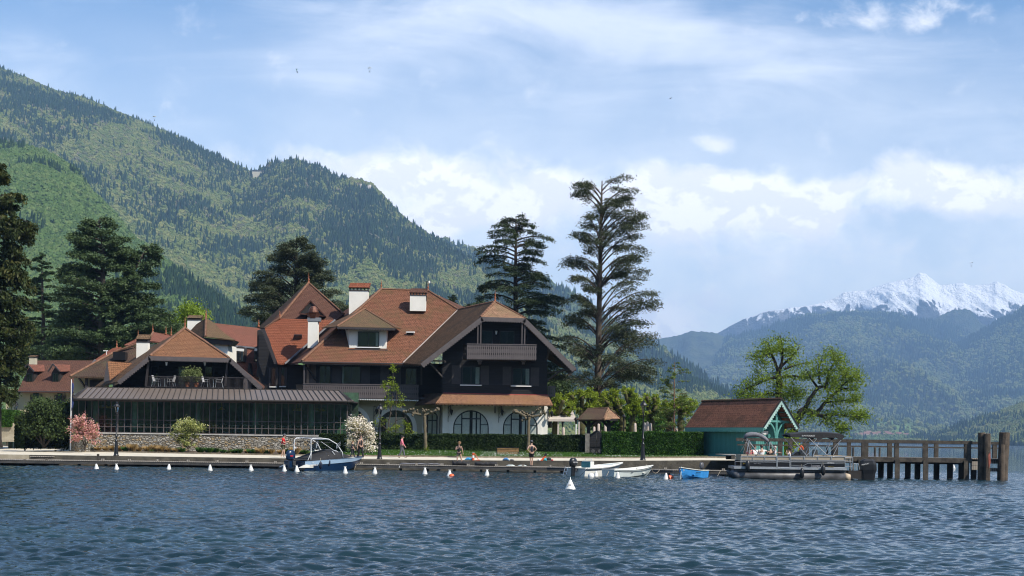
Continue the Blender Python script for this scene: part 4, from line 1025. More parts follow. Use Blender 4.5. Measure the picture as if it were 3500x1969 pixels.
c_b = MB().tube([(-.22, 0, .49), (-.2, -.18, .79), (0, -.22, .86), (.2, -.18, .79), (.22, 0, .49)], .02, 5)
c_b.cbox((0, 0, .46), (.42,.42,.04)); c_b.bar((-.17,-.17,0), (-.17,-.17,.44), .03).bar((.17,-.17,0), (.17,-.17,.44), .03).bar((-.17,.17,0), (-.17,.17,.44), .03).bar((.17,.17,0), (.17,.17,.44), .03)
cr0 = c_b.build('dining_chair', m_wick)
for i in range(15):
    x = lerp(gl+1.3, gr_-1.2, i/14); y = YV+(1.3 if i % 2 else 2.9)
    o = tb0 if i == 0 else copy_tree(tb0); o.location = (x, y, 2.345); put(o, 'round dining table behind the veranda glass, '+ORD[i]+' from the left', 'table', 'dining tables inside the veranda')
    for s in (-1, 1):
        o = cr0 if (i == 0 and s < 0) else copy_tree(cr0); o.location = (x+s*.78, y, 2.345); put(o, 'curved chair on the '+('left' if s < 0 else 'right')+' of the '+ORD[i]+' veranda table from the left', 'chair', 'dining chairs inside the veranda')
for px in (345, 362, 378, 757, 1012, 1022, 1083, 1100):
    x = GX(px, YV+2.2, 4); sh_ = MB(); sh_.lathe([(.04,.22),(.12,.2),(.26,.04),(.27,0)], (x, YV+2.2, 4.32), 10); sh_.bar((x, YV+2.2, 4.5), (x, YV+2.2, zt+.2), .015); sh_.build('pendant_shade', m_amber, ve)
# stone wall in front, rounded at its left end
wv_ = []
for px, y in ((700,YV-.45),(330,YV-.45),(290,YV-.35),(262,YV+.05),(246,YV+.7),(238,YV+1.8),(237,YV+4)): wv_.append((GX(px, y, 1.8), y))
wr = [(GX(1092, YV-.45, 1.8), YV-.45)]+wv_
mb = MB(); cp = MB()
for a, b_ in zip(wr[:-1], wr[1:]):
    mb.add([(a[0],a[1],.6),(a[0],a[1],2.27),(b_[0],b_[1],2.27),(b_[0],b_[1],.6)], [(0,1,2,3)])
    cp.slab([(a[0],a[1]-.06,2.27),(b_[0],b_[1]-.06,2.27),(b_[0]+.3,b_[1]+.5,2.27),(a[0]+.0,a[1]+.5,2.27)], (0,0,.09))
sw = mb.build('stone_wall', m_stonewall); put(sw, 'long field stone retaining wall with pale coping under the veranda', 'wall')
cp.build('coping', M('pale_coping', (0.48,0.47,0.44), .8), sw)

# ================================================================ HOUSES AT THE LEFT AND BEHIND
yh4 = thing('yellow_house', (GX(150, 128, 1.3), 128, 1.3), 'yellow rendered house with brown roof and two gabled dormers at the far left', 'house')
wallpx('wall', [(20,1330),(20,1475),(262,1475),(262,1335)], 128, m_render_y, yh4, 7)
wallpx('gable_wall', [(252,1345),(262,1330),(292,1303),(300,1303),(300,1420),(252,1440)], 126.5, m_render_w, yh4, .3)
roof('roof', [(60,1338,127.2),(252,1338,127.2),(325,1232,133),(108,1232,133)], 0, m_tile_brown, yh4)
MB().tube([W(60,1339,127.1), W(255,1339,127.1)], .06, 6).tube([W(238,1342,127.6), W(222,1338,127.2), W(222,1420,127.8)], .04, 5).build('gutter', m_trimd, yh4)
MB().bar(W(252,1340,127), W(325,1230,133), .18, .1).build('barge_board', m_trim, yh4)
for (x0, xr, y0) in ((80, 158, 1247), (168, 245, 1247)):
    fx = x0+30; ym = 129.0
    g_ = MB().slab(PP([(x0+8,1312),(x0+8,1275),(x0+22,1252),(x0+36,1275),(x0+36,1312)], ym), (0,2.5,0)).build('dormer', m_dark, yh4)
    roof('dormer_roof', [(x0+13,1245,ym-.4),(x0+82-8,1247,132.3),(xr,1268,131.3),(x0+36,1269,ym-.4)], 0, m_tile_far, g_, .05)
    MB().bar(W(x0+13,1244,ym-.45), W(x0-4,1270,ym-.45), .14, .1).bar(W(x0+13,1244,ym-.45), W(x0+37,1271,ym-.45), .14, .1).build('barge_board', m_trimd, g_)
    window(g_, x0+12, 1276, x0+32, 1310, ym-.02, 2, 1, fw=.05)
for x0, x1, y0, y1 in ((114,133,1342,1386),(196,213,1345,1388)):
    window(yh4, x0, y0, x1, y1, 128, 2, 1, fw=.05)
    rbox(MB(), x0-11, y0+7, x0-1, y1, 127.9, .06).build('shutter', m_trimd, yh4); rbox(MB(), x1+1, y0+7, x1+11, y1, 127.9, .06).build('shutter', m_trimd, yh4)
chimney(yh4, 99, 1214, 120, 1262, 131.5, .6, 1222, m_tile_moss, body=m_render_b)
db = thing('dark_roofed_house', (GX(330, 124, 1.3), 124, 1.3), 'house with an old dark mossy tiled roof between the yellow house and the terrace house', 'house')
roof('roof', [(239,1287,122.5),(356,1288,122.5),(432,1262,124.5),(505,1200,129),(475,1178,129.5),(385,1208,129)], 0, m_tile_dark, db)
ridge(db, [(239,1286,122.5),(385,1206,129),(470,1174,129)], .1)
wallpx('wall', [(252,1292),(252,1345),(370,1340),(370,1292)], 123.5, m_render_y, db)
mb = MB()
mb.bar(W(268,1290,122.6), W(292,1325,123.4), .14).bar(W(296,1292,123), W(296,1345,123), .22); rbox(mb, 306, 1300, 352, 1345, 123.4, .08)
mb.build('post', m_trimd, db)
mb = MB(); rbox(mb, 386, 1203, 428, 1231, 126, .8); mb.build('roof_vent', m_iron, db)
orr = thing('orange_roofed_house', (GX(370, 138, 1.4), 138, 1.4), 'partly hidden house with bright orange tiles behind the dark mossy roof', 'house')
roof('roof', [(322,1240,134),(400,1205,136),(415,1186,140),(385,1190,140),(326,1228,136)], 0, m_tile_orange, orr)
wallpx('wall', [(328,1240),(328,1285),(410,1285),(410,1212)], 138, m_render_b, orr, 1)
finial(orr, 399, 1188, 140, .7)
MB().tube([W(364,1235,133), W(364,1198,133)], .03, 5).cbox(W(361,1199,133), (.45,.05,.08)).build('aerial', m_white, orr)
rr = thing('red_hipped_house', (GX(540, 146, 1.4), 146, 1.4), 'distant house with pinkish red hipped roof and three finials', 'house')
roof('roof', [(506,1164,144),(524,1135,147),(575,1142,147),(590,1150,147),(590,1175,144)], 0, m_tile_far, rr)
roof('roof', [(425,1178,143),(470,1156,145),(470,1164,145),(440,1180,143)], 0, m_tile_far, rr)
wallpx('wall', [(512,1176),(512,1330),(590,1330),(590,1176)], 146, m_render_b, rr, 5)
for x, y in ((522,1136),(567,1142),(585,1146),(472,1157)): finial(rr, x, y, 147, .9)
ridge(rr, [(507,1163,144),(523,1136,147)], .12)
ms = thing('mansard_house', (GX(800, 140, 1.4), 140, 1.4), 'red tiled mansard house with arched dormer windows behind the terrace house', 'house')
roof('upper_roof', [(730,1104,143),(890,1122,143),(890,1190,138.5),(750,1174,138.5)], 0, m_tile_far, ms)
roof('mansard_slope', [(750,1180,138.5),(890,1192,138.5),(890,1300,136.8),(790,1285,136.8)], 0, m_tile_far, ms)
MB().bar(W(750,1178,138.4), W(890,1191,138.4), .16, .16).build('zinc_band', m_zinc, ms)
wallpx('wall', [(780,1250),(780,1420),(905,1420),(905,1250)], 139, m_render_w, ms, 5)
for x in (806, 868):
    dd = MB().slab(PP([(x,1236),(x,1190),(x+8,1184),(x+22,1184),(x+30,1190),(x+30,1236)], 136.9), (0,2,0)).build('dormer', m_trimd, ms)
    window(dd, x+3, 1192, x+27, 1236, 136.88, 2, 1, curtain=.3, fw=.05, fm=M('brown_frame', (0.10,0.07,0.05)))
    MB().bar(W(x+2,1195,136.5), W(x+28,1197,136.5), .03, .25).build('awning_sash', m_white, dd)
for x in (845, 876):
    g_ = MB().slab(PP([(x,1288),(x+5,1240),(x+16,1290)], 136.2), (0,1.5,0)).build('small_gable', m_trimd, ms)
roof('porch_roof', [(808,1240,136.0),(845,1243,136.0),(841,1268,135.2),(822,1255,135.2)], 0, m_tile_orange, ms, .06)
tw = thing('pavilion_house', (GX(730, 131, 1.3), 131, 1.3), 'white walled pavilion with a curved pointed brown roof', 'house')
roof('roof', [(704,1087,132.5),(702,1150,128.5),(804,1162,128.5),(782,1150,129.8),(755,1128,130.6),(732,1103,131.8)], 0, m_tile_moss, tw, .08)
roof('roof', [(704,1087,132.5),(702,1150,128.5),(684,1152,129.5),(640,1128,134.5)], 0, m_tile_wing, tw, .08)
ridge(tw, [(704,1086,132.5),(702,1150,128.4)], .11); finial(tw, 704, 1085, 132.5, .9)
MB().slab(PP([(684,1153),(804,1164),(788,1180),(702,1172)], 128.8), (0,2,0)).build('cornice', m_trimd, tw)
wallpx('wall', [(700,1174),(700,1300),(779,1300),(779,1178)], 129.2, m_render_w, tw, 4)
chimney(tw, 640, 1076, 683, 1150, 133.5, .9, 1094, m_tile_moss)
# ================================================================ PLANTS
def quads(pts, size, rs, flat=0.0, aspect=1.0, droop=0.0, dirs=None):
    """one small leaf quad at each point"""
    n = len(pts); pts = np.asarray(pts, float)
    nrm = rs.randn(n, 3); nrm[:, 2] = nrm[:, 2]*(1-flat)+flat*2.2*np.sign(rs.rand(n)-.15); nrm /= np.linalg.norm(nrm, axis=1)[:, None]+1e-9
    a = rs.randn(n, 3) if dirs is None else np.asarray(dirs)+rs.randn(n, 3)*.35
    a[:, 2] -= droop
    a -= (a*nrm).sum(1)[:, None]*nrm; a /= np.linalg.norm(a, axis=1)[:, None]+1e-9
    b_ = np.cross(nrm, a); s = (size*(0.6+0.8*rs.rand(n)))[:, None]
    A_ = a*s*aspect*.5; B_ = b_*s*.5
    v = np.stack([pts-A_, pts+B_*.8, pts+A_, pts-B_*.8], 1).reshape(-1, 3)
    return v
def leafmesh(name, v, mat, parent):
    n = len(v)//4; return np_mesh(name, v, np.arange(n*4).reshape(n, 4), mat, parent)
m_bark = M('grey_brown_bark', (0.075,0.058,0.045), 0.95, 0.35, 3, bump=1.0)
m_barkd = M('dark_bark', (0.030,0.024,0.020), 0.95, 0.35, 3, bump=1.0)
m_barkm = M('mossy_bark', (0.060,0.050,0.025), 0.95, 0.35, 2.5, bump=1.0, col2=(0.085,0.085,0.018))
m_barkp = M('pale_pollard_bark', (0.135,0.11,0.07), 0.95, 0.25, 4, bump=1.0)
m_barkr = M('red_brown_bark', (0.17,0.10,0.065), 0.95, 0.25, 3, bump=0.8)
L_cedar = leafmat('cedar_needles', (0.022,0.038,0.019), (0.040,0.064,0.029), (0.072,0.10,0.043), 0.1)
L_cedar2 = leafmat('grey_cedar_needles', (0.034,0.046,0.025), (0.058,0.074,0.038), (0.10,0.115,0.056), 0.15)
L_pine = leafmat('pine_needles', (0.028,0.050,0.020), (0.052,0.086,0.032), (0.095,0.14,0.050), 0.1)
L_spruce = leafmat('spruce_needles', (0.016,0.026,0.009), (0.036,0.052,0.012), (0.085,0.080,0.018), 0.1)
L_pale = leafmat('pale_cedar_needles', (0.035,0.065,0.030), (0.060,0.10,0.045), (0.085,0.13,0.06), 0.1)
L_oak = leafmat('fresh_leaves', (0.11,0.17,0.018), (0.185,0.27,0.028), (0.28,0.36,0.045), 0.35)
L_poll = leafmat('pollard_leaves', (0.10,0.150,0.014), (0.20,0.270,0.022), (0.33,0.39,0.05), 0.35)
L_larch = leafmat('larch_needles', (0.090,0.14,0.035), (0.13,0.19,0.05), (0.17,0.24,0.07), 0.3)
L_hedge = leafmat('hedge_leaves', (0.012,0.024,0.008), (0.026,0.050,0.012), (0.060,0.095,0.018), 0.15)
L_hedgeg = leafmat('green_hedge_leaves', (0.020,0.050,0.008), (0.040,0.105,0.012), (0.075,0.17,0.02), 0.2)
L_bush = leafmat('bush_leaves', (0.025,0.042,0.014), (0.048,0.078,0.022), (0.085,0.12,0.035), 0.15)
L_pink = leafmat('pink_blossom', (0.50,0.22,0.23), (0.68,0.36,0.36), (0.82,0.58,0.56), 0.3)
L_white = leafmat('white_blossom', (0.55,0.46,0.42), (0.78,0.72,0.68), (0.85,0.83,0.80), 0.3)
L_cream = leafmat('cream_blossom', (0.20,0.24,0.05), (0.42,0.44,0.16), (0.70,0.68,0.42), 0.3)
L_olive = leafmat('olive_leaves', (0.09,0.12,0.04), (0.17,0.21,0.075), (0.26,0.30,0.12), 0.2)
L_straw = leafmat('straw_grass', (0.22,0.14,0.06), (0.40,0.28,0.13), (0.52,0.40,0.22), 0.3)
L_grass = leafmat('grass_blades', (0.035,0.085,0.012), (0.065,0.150,0.018), (0.11,0.21,0.03), 0.3)
m_core = M('hedge_inner_shade', (0.008,0.013,0.005), 1.0, 0.4, 3)

def sil(levels, py):
    return (np.interp(py, [l[0] for l in levels], [l[1] for l in levels]), np.interp(py, [l[0] for l in levels], [l[2] for l in levels]))
def conifer(name, label, levels, trunk, Y, mat, bark, n_br, seed, rise=0.25, drp=0.15, leaf=0.16, per=260, pad=0.22, thick=0.12, sub=4, aspect=2.0, r0=0.45, inner=0.25, cat='tree', sky=0.0, hang=0.0, group=None, flat=0.75, lo=.62):
    """levels: (py, left px, right px) silhouette; trunk: px,py points bottom -> top"""
    rs = np.random.RandomState(seed); base = W(*trunk[0], Y); zg = 1.3
    t = thing(name, (base.x, Y, zg), label, cat, group)
    T = [W(p[0], p[1], Y) for p in trunk]; T = [Vector((T[0].x, Y, zg-.2))]+T
    k = len(T); mb = MB(); mb.tube(T, [r0*(1-0.88*i/(k-1)) for i in range(k)], 10)
    ts = np.array([p[1] for p in trunk][::-1], float); tx = np.array([p[0] for p in trunk][::-1], float)
    y0, y1 = levels[0][0], levels[-1][0]; V_ = []
    for i in range(n_br):
        u = ((i+rs.rand())/n_br); py = y0+(y1-y0)*u
        tip_py = py; L_, R_ = sil(levels, py); cx = np.interp(py, ts, tx)
        az = rs.rand()*2*math.pi
        if rs.rand() < 0.45: az = (0 if rs.rand() < .5 else math.pi)+rs.randn()*.35
        ca, sa = math.cos(az), math.sin(az)
        half = (R_-cx if ca > 0 else cx-L_); lm = half/F*Y
        lm = max(.5, lm)*(lo+(1.04-lo)*rs.rand())*(1.0 if abs(ca) > .3 else .85)
        tip = W(cx, py, Y)+Vector((ca*lm, sa*lm, 0))
        sp = min(py+lm*F/Y*rise*(0.6+.8*rs.rand()), trunk[0][1]); start = W(np.interp(sp, ts, tx), sp, Y)
        C_ = start.lerp(tip, .5)+Vector((0, 0, lm*(rise*.42+drp*.5)))
        pts = []; m = 9
        for j in range(m+1):
            q = j/m; p = start*(1-q)**2+C_*2*q*(1-q)+tip*q*q
            if drp: p = p-Vector((0, 0, drp*lm*.35*max(0, q-.6)**1.2))
            pts.append(p)
        mb.tube(pts, [max(.012, r0*.22*min(1, lm/3)*(1-.9*j/m)) for j in range(m+1)], 5, cap=False)
        A_ = np.array([tuple(p) for p in pts]); d = np.array([ca, sa, 0]); side = np.array([-sa, ca, 0])
        cnt = int(per*min(2.2, lm/3.0)*(.7+.6*rs.rand()))
        nt_ = max(3, int(sub*lm/2)); tws = []
        for s in range(nt_):
            q = inner+(1-inner)*(s+.5+rs.rand()*.5)/nt_; sg = 1 if rs.rand() < .5 else -1
            l_ = pad*lm*(1.15-q*.75)*(.6+.7*rs.rand())
            tws.append((q, sg*l_, rs.rand()*.5+.3))
        who = rs.randint(0, nt_+1, cnt); f_ = rs.rand(cnt)**.8
        P = np.zeros((cnt, 3)); D = np.zeros((cnt, 3))
        for s in range(nt_+1):
            mk_ = who == s; c = mk_.sum()
            if not c: continue
            if s == nt_: q = inner+(1-inner)*rs.rand(c)**.7; off = rs.randn(c)*lm*pad*.10; fwd = np.zeros(c)
            else:
                q0, l_, fw = tws[s]; q = np.full(c, q0); off = l_*f_[mk_]; fwd = abs(l_)*fw*f_[mk_]
            ii = np.clip(q*m, 0, m-1e-6); i0 = ii.astype(int); fr = (ii-i0)[:, None]
            P[mk_] = A_[i0]*(1-fr)+A_[i0+1]*fr+side*off[:, None]+d*fwd[:, None]
            P[mk_, 2] -= np.abs(off)*drp*.8+hang*rs.rand(c)**2*lm*.25
            D[mk_] = side*np.sign(off)[:, None]+d*.6
        P += rs.randn(cnt, 3)*np.array([thick*.6, thick*.6, thick*.45])
        V_.append(quads(P, leaf, rs, flat=flat, aspect=aspect, dirs=D, droop=hang))
        for (q0, l_, fw) in tws[:max(2, int(len(tws)*.6))]:
            j = int(q0*m); a = pts[j]; b_ = a+Vector(side)*l_+Vector(d)*abs(l_)*fw-Vector((0,0,abs(l_)*drp*.8))
            mb.tube([a, b_], [.022, .008], 3, cap=False)
    mb.build('trunk', bark, t, smooth=True, uv=False)
    leafmesh('crown', np.vstack(V_), mat, t)
    return t
def limbtree(name, label, limbs, blobs, Y, mat, bark, seed, leaf=0.14, per=70, spread=0.28, depth=2.5, cat='tree', zg=None, twig=0.035, flat=0.2, aspect=1.3, group=None, second=None, mat2=None):
    """limbs: (points px,py[,dy]; r0; r1).  blobs: (px,py,rx,ry,count) leafy masses reached by twigs"""
    rs = np.random.RandomState(seed); b0 = limbs[0][0][0]; base = W(b0[0], b0[1], Y)
    t = thing(name, tuple(base), label, cat, group); mb = MB(); S_ = []
    for pts, r0, r1 in limbs:
        P = [W(p[0], p[1], Y+(p[2] if len(p) > 2 else 0)) for p in pts]
        Q = []
        for i in range(len(P)-1):
            for j in range(4): Q.append(P[i].lerp(P[i+1], j/4)+Vector(rs.randn(3)*r0*.12*(1 if (i or j) else 0)))
        Q.append(P[-1]); mb.tube(Q, [lerp(r0, r1, i/(len(Q)-1)) for i in range(len(Q))], 8); S_ += Q
    SA = np.array([tuple(p) for p in S_]); V_ = []; V2_ = []
    for px, py, rx, ry, cnt in blobs:
        for _ in range(cnt):
            a = rs.rand()*6.283; r_ = rs.rand()**.5
            q = W(px+rx*r_*math.cos(a), py+ry*r_*math.sin(a), Y); dy = rs.uniform(-1, 1)*depth*(1-.5*r_)
            q = Vector((q.x, q.y+dy, q.z)); qa = np.array(q)
            i = np.argmin(((SA-qa)**2).sum(1)); s = Vector(SA[i]); L = (q-s).length
            mid = s.lerp(q, .5)+Vector(rs.randn(3)*L*.10)-Vector((0, 0, L*.08))
            mb.tube([s, mid, q], [twig*(.5+L*.25), twig*.6, twig*.2], 4, cap=False)
            S_.append(mid); 
            n = int(per*(.6+.8*rs.rand())); u = rs.rand(n, 1)**.6
            P = np.array(mid)*(1-u)+qa*u+rs.randn(n, 3)*spread*(.35+.65*u)*np.array([1,1,.75])
            V_.append(quads(P, leaf, rs, flat=flat, aspect=aspect))
            if second:
                P2 = np.array(mid)*(1-u[:n//second])+qa*u[:n//second]+rs.randn(n//second, 3)*spread*.9; V2_.append(quads(P2, leaf*.9, rs, flat=flat, aspect=aspect))
    mb.build('trunk', bark, t, smooth=True, uv=False)
    if V_: leafmesh('crown', np.vstack(V_), mat, t)
    if V2_: leafmesh('leaves' if mat2 else 'blossom', np.vstack(V2_), mat2 or mat, t)
    return t

conifer('cedar_tree', 'tall slender cedar with open tiers, the tallest tree right of the chalet',
  [(606,1950,2150),(648,1944,2184),(690,1975,2190),(717,1962,2214),(757,1930,2200),(820,1950,2195),(873,1910,2230),(920,1930,2232),(966,1936,2222),(1000,1950,2245),(1041,1906,2262),(1111,1932,2268),(1163,1888,2278),(1215,1912,2280),(1297,1886,2236),(1322,1900,2200)],
  [(2043,1345),(2046,1200),(2048,1050),(2052,900),(2054,760),(2056,680),(2058,618)], 128, L_cedar2, m_bark, 128, 31, lo=.42, rise=.62, drp=.24, leaf=.080, per=470, pad=.38, thick=.30, sub=8, r0=.38, inner=.36, flat=.4, aspect=2.6, hang=.25)
conifer('cedar_tree', 'dark flat-tiered cedar directly behind the chalet gable',
  [(736,1700,1800),(752,1630,1815),(775,1680,1850),(797,1645,1930),(820,1660,1880),(846,1602,1870),(880,1640,1850),(920,1622,1936),(955,1640,1900),(989,1576,1900),(1024,1570,1938),(1082,1600,1888),(1140,1620,1904),(1180,1650,1930),(1290,1700,1960)],
  [(1766,1330),(1764,1100),(1762,950),(1763,850),(1764,738)], 133, L_cedar, m_barkd, 100, 33, lo=.7, rise=.10, drp=.30, leaf=.085, per=500, pad=.34, thick=.20, sub=8, r0=.40, inner=.18, flat=.5, aspect=2.6, hang=.15)
conifer('cedar_tree', 'broad dark cedar rising behind the pointed brown roof',
  [(815,985,1050),(838,955,1090),(870,924,1130),(900,905,1120),(937,883,1150),(992,836,1175),(1060,828,1184),(1110,850,1190)],
  [(1008,1180),(1012,1000),(1014,900),(1012,818)], 150, L_cedar2, m_barkd, 110, 35, rise=.5, drp=.24, leaf=.10, per=640, pad=.36, thick=.30, sub=8, r0=.45, inner=.25, flat=.5)
conifer('spruce_tree', 'dark drooping spruce cut by the left edge of the frame',
  [(560,-20,5),(610,-40,34),(662,-60,88),(700,-60,62),(754,-100,126),(800,-90,95),(841,-90,92),(900,-110,105),(958,-120,118),(1071,-120,106),(1173,-130,112),(1250,-110,90),(1324,-100,66),(1380,-80,60)],
  [(-12,1500),(-10,1200),(-8,900),(-6,562)], 108, L_spruce, m_barkd, 170, 37, rise=.02, drp=.42, leaf=.15, per=560, pad=.34, thick=.20, sub=6, r0=.5, inner=.08, hang=1.0, flat=.15)
conifer('cedar_tree', 'pale grey-green layered cedar between the spruce and the big pine',
  [(865,125,150),(900,105,178),(950,98,196),(1010,92,205),(1100,88,218),(1200,84,232),(1250,80,240)],
  [(150,1320),(148,1100),(142,870)], 165, L_pale, m_bark, 74, 39, rise=.05, drp=.12, leaf=.19, per=560, pad=.36, thick=.10, sub=6, r0=.5, inner=.1)
conifer('pine_tree', 'large two-trunked dark pine standing above the left houses',
  [(748,300,372),(770,270,392),(800,222,434),(830,226,450),(846,222,452),(907,196,448),(969,180,452),(1020,186,448),(1071,184,452),(1122,160,446),(1173,128,440),(1220,110,420)],
  [(350,1240),(348,1120),(352,960),(352,846),(338,752)], 152, L_pine, m_bark, 130, 41, rise=.18, drp=.06, leaf=.16, per=520, pad=.30, thick=.34, sub=6, r0=.55, inner=.18, aspect=1.8, flat=.35)
conifer('pine_tree', 'second dark pine trunk leaning right beside the large pine',
  [(838,500,540),(862,455,552),(907,430,556),(969,420,540),(1020,420,545),(1071,410,600),(1110,400,618),(1140,395,600),(1175,400,500)],
  [(400,1240),(408,1130),(424,1010),(455,930),(500,850)], 154, L_pine, m_bark, 84, 43, rise=.22, drp=.06, leaf=.16, per=520, pad=.30, thick=.34, sub=6, r0=.45, inner=.2, aspect=1.8, flat=.35)
conifer('fir_tree', 'small dark fir peeping over the roof between chimney and cedar', [(1008,1540,1550),(1030,1530,1560),(1060,1520,1568),(1110,1515,1575)], [(1545,1180),(1545,1008)], 152, L_cedar, m_barkd, 40, 45, rise=.1, drp=.1, per=200, r0=.2)
conifer('larch_tree', 'thin sparse larch with feathery pale branches beside the boathouse',
  [(1240,2300,2312),(1262,2282,2345),(1285,2262,2385),(1310,2252,2352),(1345,2244,2360),(1390,2236,2395),(1430,2228,2384),(1462,2216,2400)],
  [(2304,1478),(2304,1400),(2305,1320),(2306,1238)], 117.5, L_larch, m_barkr, 50, 47, rise=.25, drp=.12, leaf=.075, per=230, pad=.26, thick=.14, sub=5, r0=.13, inner=.25, aspect=2.5)
# background masses behind the houses
for i, (px, py, rx, ry, Y, mt, lab) in enumerate([(655,1082,44,38,160,L_oak,'small bright green tree just behind the hipped roof and chimney'),(250,1185,95,60,172,L_pine,'dark bushy evergreen behind the yellow house'),(110,1190,60,80,176,L_bush,'shadowy tree behind the spruce at the left'),(560,1120,55,45,168,L_bush,'dark green tree under the pine behind the far roofs'),(1500,1130,60,30,170,L_bush,'tree mostly hidden behind the main chalet roof'),(1880,1330,70,60,150,L_bush,'dull green tree between the chalet and the pollard row'),(2560,1420,50,30,135,L_oak,'low leafy bush behind the boathouse roof'),(2672,1505,26,32,121,L_oak,'light green bush beside the boathouse porch'),(2150,1440,150,40,140,L_hedgeg,'loose green shrubbery behind the pollarded trees')]):
    limbtree('tree' if i < 6 else 'bush', lab, [([(px,py+ry*2.2),(px,py)], .25, .08)], [(px,py,rx,ry,int(rx*ry/22))], Y, mt, m_barkd, 60+i, leaf=.20, per=60, spread=.55, depth=4, twig=.02, cat='tree' if i < 6 else 'bush')
# the two bright trees behind the boathouse
limbtree('plane_tree', 'upright bright green tree right behind the boathouse roof',
  [([(2668,1520),(2666,1440),(2663,1360),(2661,1275)], .42, .26),([(2661,1275),(2650,1240),(2636,1205),(2624,1170)], .18, .05),([(2661,1275),(2672,1240),(2676,1195),(2668,1150)], .18, .04),([(2665,1258),(2700,1225),(2722,1200),(2734,1185)], .13, .03),
   ([(2661,1290),(2640,1292),(2615,1300),(2588,1315),(2560,1322)], .15, .04),([(2662,1292),(2700,1285),(2740,1288),(2760,1292)], .14, .03),([(2680,1262),(2720,1248),(2760,1240)], .10, .03),([(2664,1350),(2620,1345),(2575,1352)], .10, .03),([(2664,1350),(2710,1340),(2750,1330)], .10,.03)],
  [(2625,1185,28,26,20),(2672,1178,34,34,26),(2590,1215,30,18,14),(2600,1250,26,16,10),(2712,1215,26,26,15),(2740,1246,36,12,10),(2608,1288,34,16,14),(2555,1312,38,16,14),(2545,1352,40,15,20),(2600,1345,40,20,20),(2680,1335,46,26,32),(2730,1340,34,26,22),(2740,1285,34,14,13),(2670,1290,24,30,12),(2700,1390,40,30,22)],
  125, L_oak, m_barkd, 71, leaf=.125, per=38, spread=.42, depth=3)
limbtree('plane_tree', 'spreading bright green tree leaning right over the moored pontoon boat',
  [([(2700,1530),(2716,1450),(2740,1405),(2752,1398)], .40, .30),([(2752,1398),(2770,1360),(2794,1325),(2830,1320)], .22, .10),([(2752,1400),(2786,1418),(2810,1387),(2860,1333),(2905,1325)], .26, .05),([(2794,1325),(2770,1290),(2755,1262)], .12, .03),([(2802,1312),(2800,1280),(2799,1250)], .12, .05),([(2825,1320),(2830,1280),(2848,1245),(2866,1228)], .14, .03),
   ([(2786,1418),(2830,1420),(2880,1418),(2925,1428)], .13, .03),([(2800,1420),(2840,1440),(2880,1465)], .09, .02),([(2860,1333),(2900,1300),(2930,1280)], .08, .02),([(2820,1375),(2870,1370),(2920,1365)], .09, .02),([(2840,1320),(2890,1290)], .07,.02)],
  [(2825,1205,22,32,18),(2858,1225,22,26,14),(2800,1265,34,26,18),(2765,1275,18,22,8),(2850,1275,40,30,30),(2900,1275,34,32,26),(2920,1310,30,26,20),(2860,1320,46,24,22),(2815,1345,30,20,12),(2925,1360,28,20,13),(2870,1365,44,16,17),(2925,1412,42,16,24),(2850,1405,36,16,14),(2940,1425,26,12,10),(2880,1455,26,18,16),(2830,1440,36,14,11),(2745,1430,30,30,20),(2880,1470,20,10,6),(2770,1370,20,20,6)],
  121, L_oak, m_barkd, 73, leaf=.12, per=38, spread=.40, depth=3)
# pollards in leaf
def q6(x, y): return (1820+.3037*x, 1260+.3037*y)
POL = [(265,470,[(290,310),(345,350),(255,420),(240,480),(390,480),(440,400)],122,'mossy pollard nearest the chalet corner, its trunk in front of the white tent'),
       (560,420,[(440,290),(470,350),(530,260),(560,300),(500,430),(640,255),(700,300),(690,380),(640,420)],124,'mossy pollard just behind the left post of the roofed gate'),
       (1010,470,[(800,290),(830,360),(890,320),(915,240),(930,300),(960,400),(860,420),(760,400),(1000,360)],126,'mossy pollard behind the right side of the roofed gate'),
       (1125,500,[(1040,240),(1100,250),(1140,310),(1160,390),(1080,440),(1200,460),(1230,380)],123,'mossy pollard with tall fists left of the right lamp post'),
       (1350,480,[(1290,310),(1375,320),(1400,380),(1310,400),(1350,530),(1260,500),(1420,460)],131,'smaller pollard seen just right of the lamp post'),
       (1540,520,[(1490,390),(1560,420),(1470,440),(1590,470),(1520,480)],129,'pollard in front of the larch trunk'),
       (1665,500,[(1630,350),(1700,340),(1760,370),(1820,400),(1680,430),(1750,460),(1600,380)],127,'pollard between the larch and the boathouse roof')]
for i, (bx, by, tufts, Y, lab) in enumerate(POL):
    rs_ = random.Random(i+3); B0 = q6(bx, 745); F0 = q6(bx, by+40)
    limbs = [([B0, (lerp(B0[0],F0[0],.5)+rs_.uniform(-3,3), lerp(B0[1],F0[1],.5)), F0], .34, .26)]
    for tx, ty in tufts:
        e = q6(tx, ty+12); m_ = (lerp(F0[0],e[0],.55)+rs_.uniform(-5,5), lerp(F0[1],e[1],.35))
        limbs.append(([F0, m_+(rs_.uniform(-.8,.8),), e+(rs_.uniform(-1.2,1.2),)], .17, .15))
    bl = [(q6(tx,ty)[0], q6(tx,ty)[1], 9, 10, 9) for tx, ty in tufts]+[(q6(tx,ty)[0], q6(tx,ty)[1]+9, 17, 14, 5) for tx, ty in tufts]
    limbtree('pollarded_tree', lab, limbs, bl, Y, L_poll, m_barkm, 80+i, leaf=.12, per=44, spread=.15, depth=1.2, twig=.03, group='mossy pollarded trees in leaf')
